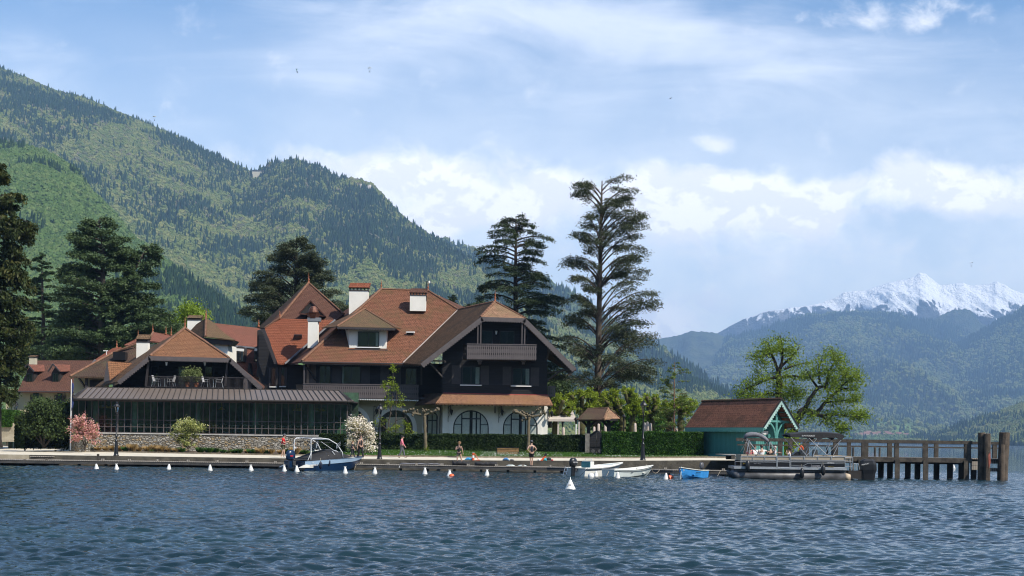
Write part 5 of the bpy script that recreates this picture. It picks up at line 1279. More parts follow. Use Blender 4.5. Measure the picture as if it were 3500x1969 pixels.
# bare pollards on the lawn
def bare(label, Y, limbs, knobs, seed):
    rs = np.random.RandomState(seed); b0 = limbs[0][0][0]; base = W(b0[0], b0[1], Y)
    t = thing('bare_pollard', tuple(base), label, 'tree', 'bare pollards on the lawn'); mb = MB()
    for pts, r0, r1 in limbs:
        P = [W(p[0], p[1], Y+(p[2] if len(p) > 2 else 0)) for p in pts]; Q = []
        for i in range(len(P)-1):
            for j in range(5): Q.append(P[i].lerp(P[i+1], j/5)+Vector(rs.randn(3)*r0*.10))
        Q.append(P[-1]); mb.tube(Q, [lerp(r0, r1, i/(len(Q)-1))*(1+.15*rs.randn()) for i in range(len(Q))], 8)
    for px, py in knobs:
        p = W(px, py, Y+rs.uniform(-.3,.3))
        for _ in range(4):
            r_ = .07+.04*rs.rand(); q = p+Vector(rs.randn(3)*.07); mb.lathe([(r_*.3,-r_),(r_*.85,-r_*.6),(r_,0),(r_*.85,r_*.6),(r_*.3,r_)], q, 7)
    mb.build('trunk', m_barkp, t, smooth=True, uv=False)
    V_ = [quads(np.array(W(px, py, Y-.2))+rs.randn(60,3)*.10, .09, rs) for px, py in ((b0[0]+4, b0[1]-14),(b0[0]+3, b0[1]-6))]
    leafmesh('sprouts', np.vstack(V_), L_poll, t)
bare('bare knobbly pollard with level arms in front of the hedge', 112.6, [([(1454,1548),(1453,1480),(1451,1418)], .14,.12),([(1451,1420),(1430,1416),(1410,1412),(1376,1404)], .09,.05),([(1451,1420),(1470,1412),(1499,1400)], .09,.06),([(1450,1420),(1452,1406)], .14,.12)],
     [(1376,1404),(1392,1408),(1408,1400),(1421,1406),(1425,1416),(1448,1405),(1456,1404),(1478,1408),(1487,1404),(1499,1398),(1412,1414)], 91)
bare('bare knobbly pollard with raised arms beside the wooden bench', 111.8, [([(1805,1553),(1806,1490),(1808,1430)], .14,.12),([(1808,1432),(1790,1420),(1772,1410),(1757,1405)], .13,.08),([(1808,1432),(1822,1418),(1838,1400)], .09,.06),([(1815,1425),(1840,1420),(1860,1412)], .10,.09),([(1807,1434),(1793,1434)], .05,.04)],
     [(1757,1404),(1768,1408),(1776,1413),(1784,1410),(1797,1415),(1818,1412),(1830,1408),(1838,1398),(1848,1416),(1860,1411),(1792,1434),(1810,1420)], 93)
# flowering shrubs
limbtree('dogwood', 'pink flowering dogwood at the rounded end of the stone wall', [([(290,1540),(292,1515),(288,1480)], .07,.03),([(290,1530),(305,1500),(318,1480)], .05,.02),([(290,1525),(275,1490),(262,1465)], .05,.02)],
  [(280,1432,22,20,16),(255,1440,20,14,9),(305,1450,26,18,15),(270,1465,34,16,18),(315,1475,28,16,16),(290,1490,40,10,16),(262,1500,22,6,5),(318,1497,20,6,6),(318,1514,10,5,3)], 110.2, L_pink, m_bark, 101, leaf=.11, per=34, spread=.14, depth=1.1, twig=.012, flat=.5, cat='shrub', second=5, mat2=L_olive)
limbtree('dogwood', 'cream green flowering dogwood in the bed before the long stone wall', [([(644,1546),(644,1520),(640,1490)], .06,.03),([(644,1535),(665,1500),(680,1470)], .04,.02),([(644,1535),(622,1505),(605,1480)], .04,.02)],
  [(640,1438,30,12,14),(615,1450,22,14,9),(668,1450,24,14,10),(690,1463,16,8,5),(640,1465,42,12,18),(595,1478,16,8,4),(640,1490,40,12,14),(615,1500,26,10,8),(650,1512,28,10,8)], 109.8, L_cream, m_bark, 103, leaf=.10, per=34, spread=.16, depth=1.1, twig=.010, flat=.5, cat='shrub', second=2, mat2=L_olive)
limbtree('dogwood', 'white flowering dogwood beside the lamp post at the corner of the veranda', [([(1225,1556),(1226,1520),(1228,1480)], .07,.03),([(1226,1540),(1250,1510),(1262,1490)], .05,.02),([(1226,1540),(1205,1500),(1195,1480)], .05,.02)],
  [(1225,1430,28,14,18),(1205,1445,24,14,14),(1240,1450,26,16,20),(1222,1465,40,14,24),(1255,1485,30,14,20),(1215,1490,34,14,18),(1250,1515,34,16,24),(1270,1535,26,12,14),(1210,1525,26,16,10),(1255,1460,16,8,6)], 109.5, L_white, m_bark, 105, leaf=.11, per=36, spread=.16, depth=1.2, twig=.012, flat=.5, cat='shrub', second=6, mat2=L_bush)
limbtree('young_tree', 'slender young leafy tree standing against the beige arcade wall', [([(1325,1500),(1330,1440),(1342,1360),(1344,1262)], .06,.015),([(1352,1500),(1354,1400),(1356,1330)], .05,.015),([(1340,1420),(1322,1370),(1318,1325)], .03,.01),([(1350,1440),(1385,1425),(1400,1450)], .03,.01),([(1328,1470),(1300,1450),(1285,1455)],.03,.01)],
  [(1343,1262,6,22,12),(1338,1300,10,18,10),(1312,1310,7,16,8),(1345,1330,22,24,14),(1360,1370,26,22,12),(1325,1375,24,20,10),(1300,1440,22,20,8),(1335,1460,30,26,14),(1380,1455,26,24,12),(1400,1480,18,12,8)], 116.8, L_poll, m_bark, 107, leaf=.09, per=20, spread=.14, depth=.7, twig=.012)
limbtree('evergreen_bush', 'big rounded dark evergreen bush with bare lower stems left of the veranda', [([(150,1530),(140,1500),(128,1465)], .10,.05),([(150,1530),(152,1490),(150,1450)], .10,.05),([(152,1530),(172,1500),(190,1465)], .09,.04),([(150,1528),(120,1490),(104,1460)], .06,.03)],
  [(150,1380,30,18,26),(128,1400,30,24,32),(180,1400,36,24,36),(105,1435,20,26,22),(150,1430,46,28,48),(205,1430,28,30,34),(120,1465,26,20,20),(190,1470,36,24,30),(225,1450,22,34,24)], 113.5, L_bush, m_bark, 109, leaf=.15, per=80, spread=.28, depth=2.2, cat='bush', twig=.02)
limbtree('evergreen_bush', 'very dark evergreen mass in the shade behind the flagpole', [([(235,1530),(235,1450)], .12,.06)],
  [(235,1400,24,34,40),(220,1450,26,40,44),(250,1470,20,40,34),(220,1500,24,22,24),(190,1500,40,20,30),(110,1500,40,20,24)], 115.6, L_hedge, m_barkd, 111, leaf=.17, per=80, spread=.35, depth=1.6, cat='bush')
def hedge(label, x0, x1, yt, yb, Y, dep, mat, seed, n=16000, zg=None, ytr=None, parts=True, tops=1.0):
    rs = np.random.RandomState(seed); ytr = yt if ytr is None else ytr
    a = W(x0, yt, Y); b_ = W(x1, ytr, Y); z0 = W((x0+x1)/2, yb, Y).z-.15
    t = thing('hedge', ((a.x+b_.x)/2, Y+dep/2, z0), label, 'hedge')
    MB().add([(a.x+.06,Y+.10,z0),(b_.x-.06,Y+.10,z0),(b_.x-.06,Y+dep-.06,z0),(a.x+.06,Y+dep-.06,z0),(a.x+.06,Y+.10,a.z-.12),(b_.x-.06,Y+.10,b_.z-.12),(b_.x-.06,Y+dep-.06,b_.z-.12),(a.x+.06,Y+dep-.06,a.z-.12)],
             [(0,3,2,1),(4,5,6,7),(0,1,5,4),(1,2,6,5),(2,3,7,6),(3,0,4,7)]).build('stems', m_core, t)  # one solid dark box, no stems; the inner shade is in its colour
    L = b_.x-a.x; u = rs.rand(n); fc = rs.rand(n); P = np.zeros((n, 3)); P[:, 0] = a.x+L*u; tz = a.z+(b_.z-a.z)*u
    front = fc < .6; P[:, 1] = np.where(front, Y+rs.rand(n)**2*.14, Y+rs.rand(n)*dep); P[:, 2] = np.where(front, z0+(tz-z0)*rs.rand(n), tz-rs.rand(n)**2*.14)
    bump = vnoise(P[:, 0]*1.3, P[:, 2]*1.3+P[:, 1], seed, 3)-.5
    P[:, 1] -= np.where(front, bump*.22, 0); P[:, 2] += np.where(front, 0, bump*.26)
    e = rs.rand(n//12); Q = np.stack([np.where(rs.rand(len(e)) < .5, a.x, b_.x), Y+rs.rand(len(e))*dep, z0+(a.z-z0)*rs.rand(len(e))], 1)
    leafmesh('foliage', quads(np.vstack([P, Q]), .11, rs, aspect=1.4), mat, t); return t
hedge('long clipped dark hedge between the lawn and the white arcade', 1242, 2012, 1483, 1545, 114.0, 1.2, L_hedge, 121, 34000, ytr=1489)
hedge('bright topped green hedge between the roofed gate and the boathouse', 2062, 2404, 1477, 1566, 110.6, 1.3, L_hedgeg, 123, 24000, ytr=1479)
hedge('short clipped hedge at the right end of the stone wall, behind the motorboat', 1092, 1180, 1484, 1556, 111.2, 1.1, L_hedge, 125, 9000)
hedge('dark clipped hedge with golden top beside the left lamp post', 50, 84, 1425, 1526, 113.8, 2.5, L_hedge, 127, 7000)
hedge('leafy light green hedge on top of the low wall at the far left edge', -160, 40, 1402, 1452, 124, 3.0, L_hedgeg, 129, 16000)
lw = wallpx('garden_wall', [(-160,1448),(-160,1512),(46,1510),(46,1446)], 124.2, m_quayl, None, .5); put(lw, 'pale low stone wall under the hedge at the far left', 'wall')
# grasses and perennials along the bed
def tuft(name, mat, n, h_, sp, seed):
    rs = np.random.RandomState(seed); a = rs.rand(n)*6.283; r_ = rs.rand(n)**.6*sp; d = np.stack([np.cos(a), np.sin(a), np.zeros(n)], 1)
    b0 = d*(r_*.35)[:, None]; hh = h_*(.6+.5*rs.rand(n)); tip = d*(r_*1.1)[:, None]+np.stack([np.zeros(n), np.zeros(n), hh], 1)
    sd = np.cross(d, [0,0,1])*.016; mid = (b0+tip)/2+np.array([0,0,1])*hh[:, None]*.15
    v = np.stack([b0-sd, b0+sd, mid+sd, tip], 1).reshape(-1, 3)
    return leafmesh(name, v, mat, None)
t1 = tuft('grass_clump', L_straw, 340, .50, .42, 1); t2 = tuft('perennial_clump', L_hedgeg, 300, .40, .38, 2); t3 = tuft('perennial_clump', L_olive, 220, .30, .30, 3)
spots = []; rs_ = random.Random(11)
for px in [335,362,385,412,452,475,505,530,552,575,601,846,890,925,960,1008,1030]: spots.append((t1, px))
for px in [322,430,520,592,620,685,712,735,762,780,800,815,860,875,908,980,1055,1070,1040]: spots.append((t2 if rs_.random() < .7 else t3, px))
for px in [60,90,118,165,195,215]: spots.append((t3, px))
used_ = set()
for o0, px in spots:
    o = o0 if o0.name not in used_ else copy_tree(o0); used_.add(o0.name)
    y = yk(px)+lerp(.55, 1.9, rs_.random()) if px > 250 else yk(px)+rs_.uniform(.5, 1.2)
    o.location = (GX(px, y, .93), y, .89); s = rs_.uniform(.75, 1.15); o.scale = (s, s, s*rs_.uniform(.85,1.1)); o.rotation_euler.z = rs_.random()*6
    nth = ORD[sum(1 for a, b_ in spots if a is o0 and b_ < px)]+' from the left in the waterfront bed'
    put(o, ('straw coloured ornamental grass clump, ' if o0 is t1 else 'fresh green leafy clump, ' if o0 is t2 else 'low olive green clump, ')+nth, 'grass clump' if o0 is t1 else 'plant', 'straw grass clumps in the bed' if o0 is t1 else 'green perennials in the bed' if o0 is t2 else 'olive perennials in the bed')
# lawn grass and daisies
rs = np.random.RandomState(8); n = 42000; px = 1150+rs.rand(n)*1270; u = rs.rand(n)
Yk = np.array([yk(p)+.14 for p in px]); Yh = np.minimum(np.interp(px, [a for a, _ in YH], [b for _, b in YH]), 114.0-np.where(px > 2050, 3.6, 0)); Yy = Yk+(np.maximum(Yh, Yk+.3)-Yk)*u
LZn = np.interp(px, [a for a, _ in LZ], [b for _, b in LZ]); YHn = np.interp(px, [a for a, _ in YH], [b for _, b in YH])
QK = np.interp(px, [a for a, _ in QZL], [b for _, b in QZL])+.20
zz = QK+(LZn-QK)*(Yy-Yk)/np.maximum(YHn-Yk, .5)
Vh = ((zz-H)*F/Yy-(px-CX)*s_)/c_; Xx = ((px-CX)*c_-Vh*s_)/F*Yy
P = np.stack([Xx, Yy, zz], 1); d = rs.randn(n, 3)*[1,1,0]; hgt = .05+.07*rs.rand(n)+.05*(u > .85); sd = np.stack([np.full(n, .012), rs.randn(n)*.004, np.zeros(n)], 1)
v = np.stack([P-sd, P+sd, P+sd*.5+np.stack([np.zeros(n)]*2+[hgt*.6], 1), P+d*.02+np.stack([np.zeros(n)]*2+[hgt], 1)], 1).reshape(-1, 3)
put(leafmesh('grass', v, L_grass, None), kind='stuff')
k = rs.rand(n) < (.02+.13*((px > 1640) & (px < 1850))+.06*(vnoise(px*.02, u*3, 4, 3) > .55)); Q = P[k]+[0,0,.09]
put(leafmesh('daisies', quads(Q, .045, rs, flat=.8), M('daisy_petals', (0.8,0.8,0.76), .8, .02), None), kind='stuff')
# ================================================================ LOCAL-FRAME THINGS
LOCAL = set()
_org0 = org
def org(p):
    r_ = p
    while r_ is not None and r_.parent is not None: r_ = r_.parent
    return Vector((0,0,0)) if (r_ is not None and r_.name in LOCAL) else _org0(p)
def lthing(name, loc, label, cat, group=None, rz=0.0):
    o = thing(name, loc, label, cat, group, rz); LOCAL.add(o.name); return o
def textmesh(name, body, size, mat, parent, origin, xdir, zdir, ext=.004, shear=0.0):
    cu = bpy.data.curves.new(name, 'FONT'); cu.body = body; cu.size = size; cu.extrude = ext; cu.shear = shear
    o = bpy.data.objects.new(name, cu); COL.objects.link(o)
    me = bpy.data.meshes.new_from_object(o); bpy.data.objects.remove(o); bpy.data.curves.remove(cu)
    x = Vector(xdir).normalized(); z = Vector(zdir); z = (z-x*z.dot(x)).normalized(); n = x.cross(z)
    m4 = Matrix.Translation(Vector(origin)-org(parent))@Matrix((x, z, n)).transposed().to_4x4()
    me.transform(m4); me.materials.clear(); me.materials.append(mat)
    o = bpy.data.objects.new(name, me); COL.objects.link(o); o.parent = parent; return o
m_buoy = M('buoy_plastic', (0.74,0.73,0.69), 0.45, 0.06, 8)
m_orange = M('orange_plastic', (0.75,0.12,0.03), 0.45, 0.08, 8)
m_blackp = M('black_plastic', (0.014,0.014,0.016), 0.35, 0.1, 6)
m_navy = M('navy_gelcoat', (0.004,0.020,0.060), 0.3, 0.1, 2, coat=.2)
m_paleb = M('pale_blue_gelcoat', (0.30,0.42,0.56), 0.3, 0.05, 2, coat=.3)
m_gel = M('white_gelcoat', (0.70,0.69,0.64), 0.35, 0.05, 3, coat=.2)
m_gelg = M('grey_green_hull_paint', (0.52,0.57,0.55), 0.5, 0.08, 2)
m_blue = M('bright_blue_hull', (0.05,0.30,0.72), 0.4, 0.12, 2)
m_alu = M('aluminium', (0.62,0.63,0.64), 0.35, 0.06, 3, metal=.7)
m_aluw = M('white_tube', (0.60,0.61,0.62), 0.35, 0.05, 3)
m_alud = M('dull_aluminium', (0.085,0.085,0.09), 0.5, 0.45, 1.2, metal=.35)
m_canvas = M('dark_canvas', (0.018,0.018,0.020), 0.85, 0.15, 3, bump=.6)
m_canvasg = M('grey_canvas', (0.17,0.17,0.19), 0.85, 0.15, 4, bump=.6)
m_beige = M('beige_vinyl', (0.36,0.30,0.225), 0.5, 0.06, 2)
m_rope = M('rope', (0.42,0.36,0.27), 0.9, 0.15, 20)
m_fender = M('dark_blue_fender', (0.012,0.016,0.035), 0.35, 0.1, 5)
m_txtw = M('white_lettering', (0.75,0.75,0.75), 0.5, 0.02, 5)
m_txty = M('yellow_lettering', (0.6,0.42,0.02), 0.5, 0.02, 5)
m_txtk = M('black_lettering', (0.01,0.01,0.02), 0.5, 0.02, 5)
m_red = M('red_paint', (0.5,0.02,0.03), 0.5, 0.05, 5)
m_tealcush = M('teal_cushion', (0.03,0.16,0.19), 0.7, 0.2, 20)

# ---------------------------------------------------------------- low jetty
YD = [(-400,97),(600,99),(1200,98.6),(1870,98),(2300,94.5),(2600,94)]
def yd(p): return interp(p, YD)
ZD = .42; dx = [-400,-200,0,185,400,600,900,1200,1500,1870,2100,2300,2560]
jt = thing('jetty', (GX(1000,99,ZD), 99, 0), 'long low wooden jetty on dark beams along the quay', 'jetty')
mb = MB(); bm_ = MB()
def dw(p): return 3.0 if p < 150 else 1.25
for a, b_ in zip(dx[:-1], dx[1:]):
    ya, yb = yd(a), yd(b_); xa, xb = GX(a, ya, ZD), GX(b_, yb, ZD); da, db_ = dw(a), dw(b_-1 if b_ != 185 else 100)
    mb.slab([(xa,ya,ZD),(xb,yb,ZD),(xb,yb+db_,ZD),(xa,ya+da,ZD)], (0,0,-.05))
    bm_.slab([(xa,ya+.03,ZD-.052),(xb,yb+.03,ZD-.052),(xb,yb+.15,ZD-.052),(xa,ya+.15,ZD-.052)], (0,0,-.20))
mb.build('deck', m_deck, jt); bm_.build('beam', m_dockbeam, jt)
for p in range(-380, 2560, 92):
    y = yd(p); x = GX(p, y, 0); MB().box((x-.09, y+.35, -1.5), (x+.09, y+.53, ZD-.055)).build('pile', m_dark, jt)
for p in (350,440,537,641,741,843,940,1235,1326,1423,1510,1600,1696,1788,1882,2275,2473,2510):
    y = yd(p); x = GX(p, y, ZD); MB().box((x-.09, y+.02, ZD+.002), (x+.09, y+.2, ZD+.13)).build('mooring_block', m_deck, jt)
for (px, t_, lab) in ((334, 1552, 'tall thin wooden post standing on the jetty left of the lamp post'), (83, 1569, 'short dark wooden bollard near the left end of the jetty'), (158, 1566, 'short leaning wooden bollard beside the long wooden chest')):
    y = yd(px)+.1; x = GX(px, y, ZD); put(MB().box((x-.07, y, ZD+.003), (x+.07, y+.14, W(px, t_, y).z)).build('mooring_post', m_oldwood), lab, 'post')
a, b_, c, e = rect(105, 1562, 176, 1571, 99.3)
wb = MB().box((a, 99.3, ZD+.003), (b_, 99.75, e)).build('wooden_chest', m_oldwood); put(wb, 'long low weathered wooden chest on the left end of the jetty deck', 'chest')
MB().box((a-.05, 99.25, e+.002), (b_+.05, 99.8, e+.05)).build('lid', m_deck, wb)

# ---------------------------------------------------------------- boathouse
O_ = Vector((GX(2609,104.2,3.4), 104.2, 0)); U_ = Vector((-.447,.894,0)); V__ = Vector((.894,.447,0))
def bh(s, w_, z): return O_+U_*s+V__*w_+Vector((0,0,z))
ze, za, Wd, Ln = 3.43, 5.52, 3.22, 10.3
bo = thing('boathouse', tuple(bh(5,1.6,1.0)), 'turquoise boarded boathouse with brown tiled gable roof', 'boathouse')
hw = Wd/2; wi = .38; s0, s1 = 1.25, 8.35; zb = 1.22
MB().slab([bh(s0,wi,zb), bh(s1,wi,zb), bh(s1,wi,ze+.25), bh(s0,wi,ze+.25)], V__*.1).build('front_wall', m_teal, bo)
MB().slab([bh(s0,wi+.1,zb), bh(s0,Wd-wi,zb), bh(s0,Wd-wi,ze+.25), bh(s0,hw,za-.3), bh(s0,wi+.1,ze+.25)], U_*.1).build('gable_wall', m_teal, bo)
MB().slab([bh(s1,wi+.1,zb), bh(s1,Wd-wi,zb), bh(s1,Wd-wi,ze+.25), bh(s1,hw,za-.3), bh(s1,wi+.1,ze+.25)], -U_*.1).build('gable_wall', m_teal, bo)
MB().slab([bh(s0+.1,Wd-wi,zb), bh(s1-.1,Wd-wi,zb), bh(s1-.1,Wd-wi,ze+.25), bh(s0+.1,Wd-wi,ze+.25)], -V__*.1).build('rear_wall', m_teal, bo)
MB().slab([bh(s0-.1,wi-.1,.7), bh(s1+.1,wi-.1,.7), bh(s1+.1,Wd-wi+.1,.7), bh(s0-.1,Wd-wi+.1,.7)], (0,0,.45)).build('plinth', m_stoneblk, bo)
mb = MB(); mb.bar(bh(s0-.05,wi-.04,zb-.0), bh(s1+.05,wi-.04,zb-.0), .08, .12).build('sill_beam', m_teal_p, bo)
for s in (s0+.02, s1-.02): MB().bar(bh(s,wi-.03,zb), bh(s,wi-.03,ze+.2), .12).build('corner_post', m_teal_p, bo)
rf = MB().slab([bh(0,0,ze), bh(Ln,0,ze), bh(Ln,hw,za), bh(0,hw,za)], (0,0,-.09)).build('roof', m_tile_hut, bo)
MB().slab([bh(0,Wd,ze), bh(Ln,Wd,ze), bh(Ln,hw,za), bh(0,hw,za)], (0,0,-.09)).build('roof', m_tile_hut, bo)
mb = MB()
for i in range(30): mb.tube([bh(Ln*i/30,hw,za+.02), bh(Ln*(i+1.08)/30,hw,za+.02)], [.09,.12], 6)
mb.build('ridge_tiles', m_tile_dark, rf)
def toothed(A_, B_, nrm, off, wid, tooth, td, name, mat, parent):
    mb = MB(); L = (B_-A_).length; d = (B_-A_).normalized(); n = max(1, int(L/tooth)); s = L/n
    mb.slab([A_, A_+nrm*wid, B_+nrm*wid, B_], off)
    for i in range(n):
        q = A_+d*(s*i)+nrm*wid; mb.slab([q, q+d*s*.2+nrm*td*.7, q+d*s*.5+nrm*td, q+d*s*.8+nrm*td*.7, q+d*s], off)
    return mb.build(name, mat, parent)
dn = Vector((0,0,-1))
toothed(bh(0,-.02,ze-.03), bh(Ln,-.02,ze-.03), dn, V__*.04, .24, .20, .11, 'eave_board', m_teal_p, bo)
nl = (bh(0,hw,za)-bh(0,0,ze)).normalized().cross(U_).normalized(); nl = nl if nl.z < 0 else -nl
nr = (bh(0,hw,za)-bh(0,Wd,ze)).normalized().cross(U_).normalized(); nr = nr if nr.z < 0 else -nr
toothed(bh(-.03,0,ze), bh(-.03,hw,za), nl, U_*.04, .17, .20, .13, 'barge_board', m_teal_w, bo)
toothed(bh(-.03,Wd,ze), bh(-.03,hw,za), nr, U_*.04, .17, .20, .13, 'barge_board', m_teal_w, bo)
for w0 in (0, Wd): MB().bar(bh(-.06,w0,ze+.02), bh(-.06,hw,za+.03), .10, .06).build('verge', m_dark, bo)
sp_ = .55
MB().bar(bh(sp_,hw,1.0), bh(sp_,hw,za-.5), .15).build('porch_post', m_teal_p, bo)
MB().bar(bh(sp_,.5,ze+.45), bh(sp_,Wd-.5,ze+.45), .14).build('tie_beam', m_teal_p, bo)
for k in (-1, 1):
    pts = [bh(sp_,hw+k*(.05+.85*(1-math.cos(t_))), 2.45+(ze+.4-2.45)*math.sin(t_)) for t_ in np.linspace(.0,1.5,8)]
    mb = MB()
    for i in range(7): mb.bar(pts[i], pts[i+1], .10)
    mb.build('curved_brace', m_teal_p, bo)
    pts = [bh(s0-.1-.75*(1-math.cos(t_)), hw+k*(hw-wi), 2.75+(ze-.05-2.75)*math.sin(t_)) for t_ in np.linspace(.0,1.5,7)]
    mb = MB()
    for i in range(6): mb.bar(pts[i], pts[i+1], .08)
    mb.build('curved_brace', m_teal_w, bo)
for i in range(5):
    for sd in (0, 1):
        w0 = .1+i*.3; w0 = w0 if sd == 0 else Wd-w0; zz_ = ze+(za-ze)*(.1+i*.3)/hw
        MB().bar(bh(.02,w0,zz_-.16), bh(s0,w0,zz_-.16), .06).build('purlin', m_teal_p, bo)
sg_ = MB().slab([bh(s0-.02,.75,2.9), bh(s0-.02,1.35,2.9), bh(s0-.02,1.35,3.15), bh(s0-.02,.75,3.15)], -U_*.02).build('notice_board', m_txtw); put(sg_, 'small white notice board on the boathouse gable wall', 'sign')
# ---------------------------------------------------------------- timber pier on posts
YPf, YPb = 95.0, 97.4; zdk = 1.44
pr = thing('pier', (GX(3100, 96, 1.4), 96, 0), 'high dark timber landing pier on posts with heavy railings at the right', 'pier')
xl, xr = GX(2500, YPf, zdk), GX(3322, YPf, zdk); xr2 = GX(3412, YPb, zdk)
MB().box((xl, YPf+.05, zdk-.06), (xr, YPb, zdk)).box((xr, YPf+.9, zdk-.06), (xr2, YPb, zdk)).box((xl, YPb, zdk-.06), (xl+3.0, 102.4, zdk)).build('deck', m_deck, pr)
MB().box((xl, YPf, zdk-.30), (xr, YPf+.045, zdk+.01)).build('edge_beam', m_oldwood, pr)
MB().box((xl, YPb+.005, zdk-.32), (xr2, YPb+.12, zdk-.01)).build('edge_beam', m_oldwood, pr)
MB().box((xl+.3, YPf+.3, zdk-.42), (xr-.2, YPf+.5, zdk-.064)).build('bearer', m_dark, pr)
mz = W(2950, 1508, YPf).z
MB().box((GX(2517,YPf,2.4), YPf+.0, mz-.11), (xr+.02, YPf+.22, mz+.11)).build('handrail', m_oldwood, pr)
MB().box((GX(2520,YPf,2.2), YPf+.03, mz-.40), (xr, YPf+.12, mz-.31)).build('lower_rail', m_oldwood, pr)
MB().box((GX(2530,YPb,2.4), YPb-.22, mz-.10), (xr2, YPb, mz+.08)).build('handrail', m_oldwood, pr)
MB().box((GX(2530,YPb,2.2), YPb-.14, mz-.40), (xr2, YPb-.06, mz-.31)).build('lower_rail', m_oldwood, pr)
for px, w_ in ((2552,13),(2667,15),(2755,20),(2857,16),(2957,23),(3066,15),(3164,17),(3310,20)):
    a, b_, c, e = rect(px-w_/2, 1511, px+w_/2, 1563, YPf); MB().box((a, YPf+.02, zdk+.005), (b_, YPf+.2, mz-.112)).build('rail_post', m_oldwood, pr)
for px, w_ in ((2700,13),(2900,13),(3039,15),(3198,14),(3300,13),(3398,15)):
    x = GX(px, YPb, 2); MB().box((x-w_*.0098, YPb-.2, zdk+.005), (x+w_*.0098, YPb-.02, mz-.105)).build('rail_post', m_oldwood, pr)
for px, w_ in ((2940,15),(3066,16),(3163,17),(3302,18)):
    x = GX(px, YPf, .5); mb = MB(); mb.box((x-w_*.0098, YPf-.10, -2), (x+w_*.0098, YPf+.10-.105, zdk-.15)); mb.build('pile', m_oldwood, pr)
for px in (3010,3041,3102,3135,3200,3246,3285,3327,3352):
    x = GX(px, YPb-.5, .5); MB().box((x-.16, YPb-.7, -2), (x+.16, YPb-.4, zdk-.06)).build('pile', m_dark, pr)
for y_ in (1577, 1592): rbox(MB(), 3318, y_, 3342, y_+14, YPf+.2, .1).build('cross_plank', m_deck, pr)
for y_ in (1573, 1600): rbox(MB(), 3386, y_, 3412, y_+12, YPf+1.1, .1).build('cross_plank', m_deck, pr)
def bigpile(label, x0, x1, yt, Y, seed, lean=0):
    rs = random.Random(seed); a, b_, c, e = rect(x0, yt, x1, 1640, Y); cx = (a+b_)/2; r_ = (b_-a)/2; mb = MB(); secs = []
    for i in range(9):
        z = lerp(-2, e, i/8); q = []
        for j in range(12):
            t_ = j*math.pi/6; rr_ = r_*(1+rs.uniform(-.06,.06)); q.append((cx+lean*(i-8)*.02+rr_*math.cos(t_), Y+rr_*math.sin(t_)*.8, z+(rs.uniform(-.03,.03) if i == 8 else 0)))
        secs.append(q)
    put(mb.loft(secs).build('mooring_pile', m_pile), label, 'pile', 'thick mooring piles at the pier head')
bigpile('thick mooring pile at the pier end, left one of the tight pair', 3342, 3366, 1479, 94.6, 1)
bigpile('thick mooring pile with red scrape, right one of the tight pair', 3363, 3385, 1482, 94.3, 2)
bigpile('tallest thick mooring pile at the far right tip of the pier', 3414, 3450, 1478, 95.6, 3, 1)
bigpile('short thick mooring pile in front of the tallest pile', 3413, 3434, 1520, 94.9, 4)
p = W(3378, 1556, 93.9); put(MB().slab([p, p+Vector((.14,0,.25)), p+Vector((.16,0,-.5)), p+Vector((.05,0,-.9))], (0,.10,0)).build('scrape_board', M('faded_red', (0.30,0.09,0.06), .9, .3, 6)), 'faded red painted strip on the pier head pile', 'board')
for i, (px, yt) in enumerate(((2827,1530),(2844,1529),(2906,1530),(2916,1529),(2990,1530),(3006,1531))):
    x = GX(px, 122, 1); put(MB().lathe([(.09,-1.5),(.09,W(px, yt, 122).z),(.03,W(px, yt, 122).z+.03)], (x, 122, 0), 8).build('mooring_post', m_oldwood),
        'thin mooring post in the lake behind the pier, '+ORD[i]+' from the left', 'post', 'thin posts behind the pier')
# ---------------------------------------------------------------- lamps
def lamp_proto():
    o = lthing('street_lamp', (0,0,0), 'x', 'lamp')
    MB().lathe([(.21,0),(.21,.06),(.17,.10),(.165,.2),(.13,.55),(.10,1.0),(.095,1.05),(.12,1.08),(.12,1.13),(.07,1.18),(.065,1.4),(.10,1.45),(.10,1.5),(.055,1.55),(.045,3.1),(.07,3.15),(.03,3.2)], n=12).tube([(-.16,0,3.02),(.16,0,3.02)], .02, 6).build('post', m_iron, o, smooth=True)
    l_ = MB().lathe([(.05,3.2),(.09,3.24)], n=6)
    for k in range(4):
        t_ = R(45+90*k); l_.bar((.08*math.cos(t_),.08*math.sin(t_),3.24), (.19*math.cos(t_),.19*math.sin(t_),3.66), .02)
    l_.lathe([(.23,3.66),(.25,3.69),(.15,3.84),(.09,3.90),(.10,3.94),(.04,3.98),(.015,4.08)], n=8)
    l_ = l_.build('lantern', m_iron, o); MB().lathe([(.07,3.26),(.165,3.65)], n=4).build('lamp_glass', m_lampglass, l_); return o
lp = lamp_proto(); first = True
for px, yt, yb, Yl, lab in ((397,1371,1559.6,101.0,'black cast iron lamp post in front of the stone wall and pink dogwood'),(1297,1379,1573.5,101.3,'black cast iron lamp post between the white dogwood and the woman in pink'),(2197,1365,1574,102.3,'black cast iron lamp post before the green hedge near the boathouse'),(52,1369,1523,126,'farther black cast iron lamp post by the dark green bin at the far left')):
    o = lp if first else copy_tree(lp); first = False; LOCAL.add(o.name)
    zg = qz(px)+.01 if Yl < 105 else .83; o.location = (GX(px, Yl, zg), Yl, zg); s = (W(px, yt, Yl).z-zg)/4.08; o.scale = (s, s, s); put(o, lab, 'lamp', 'cast iron waterfront lamps')
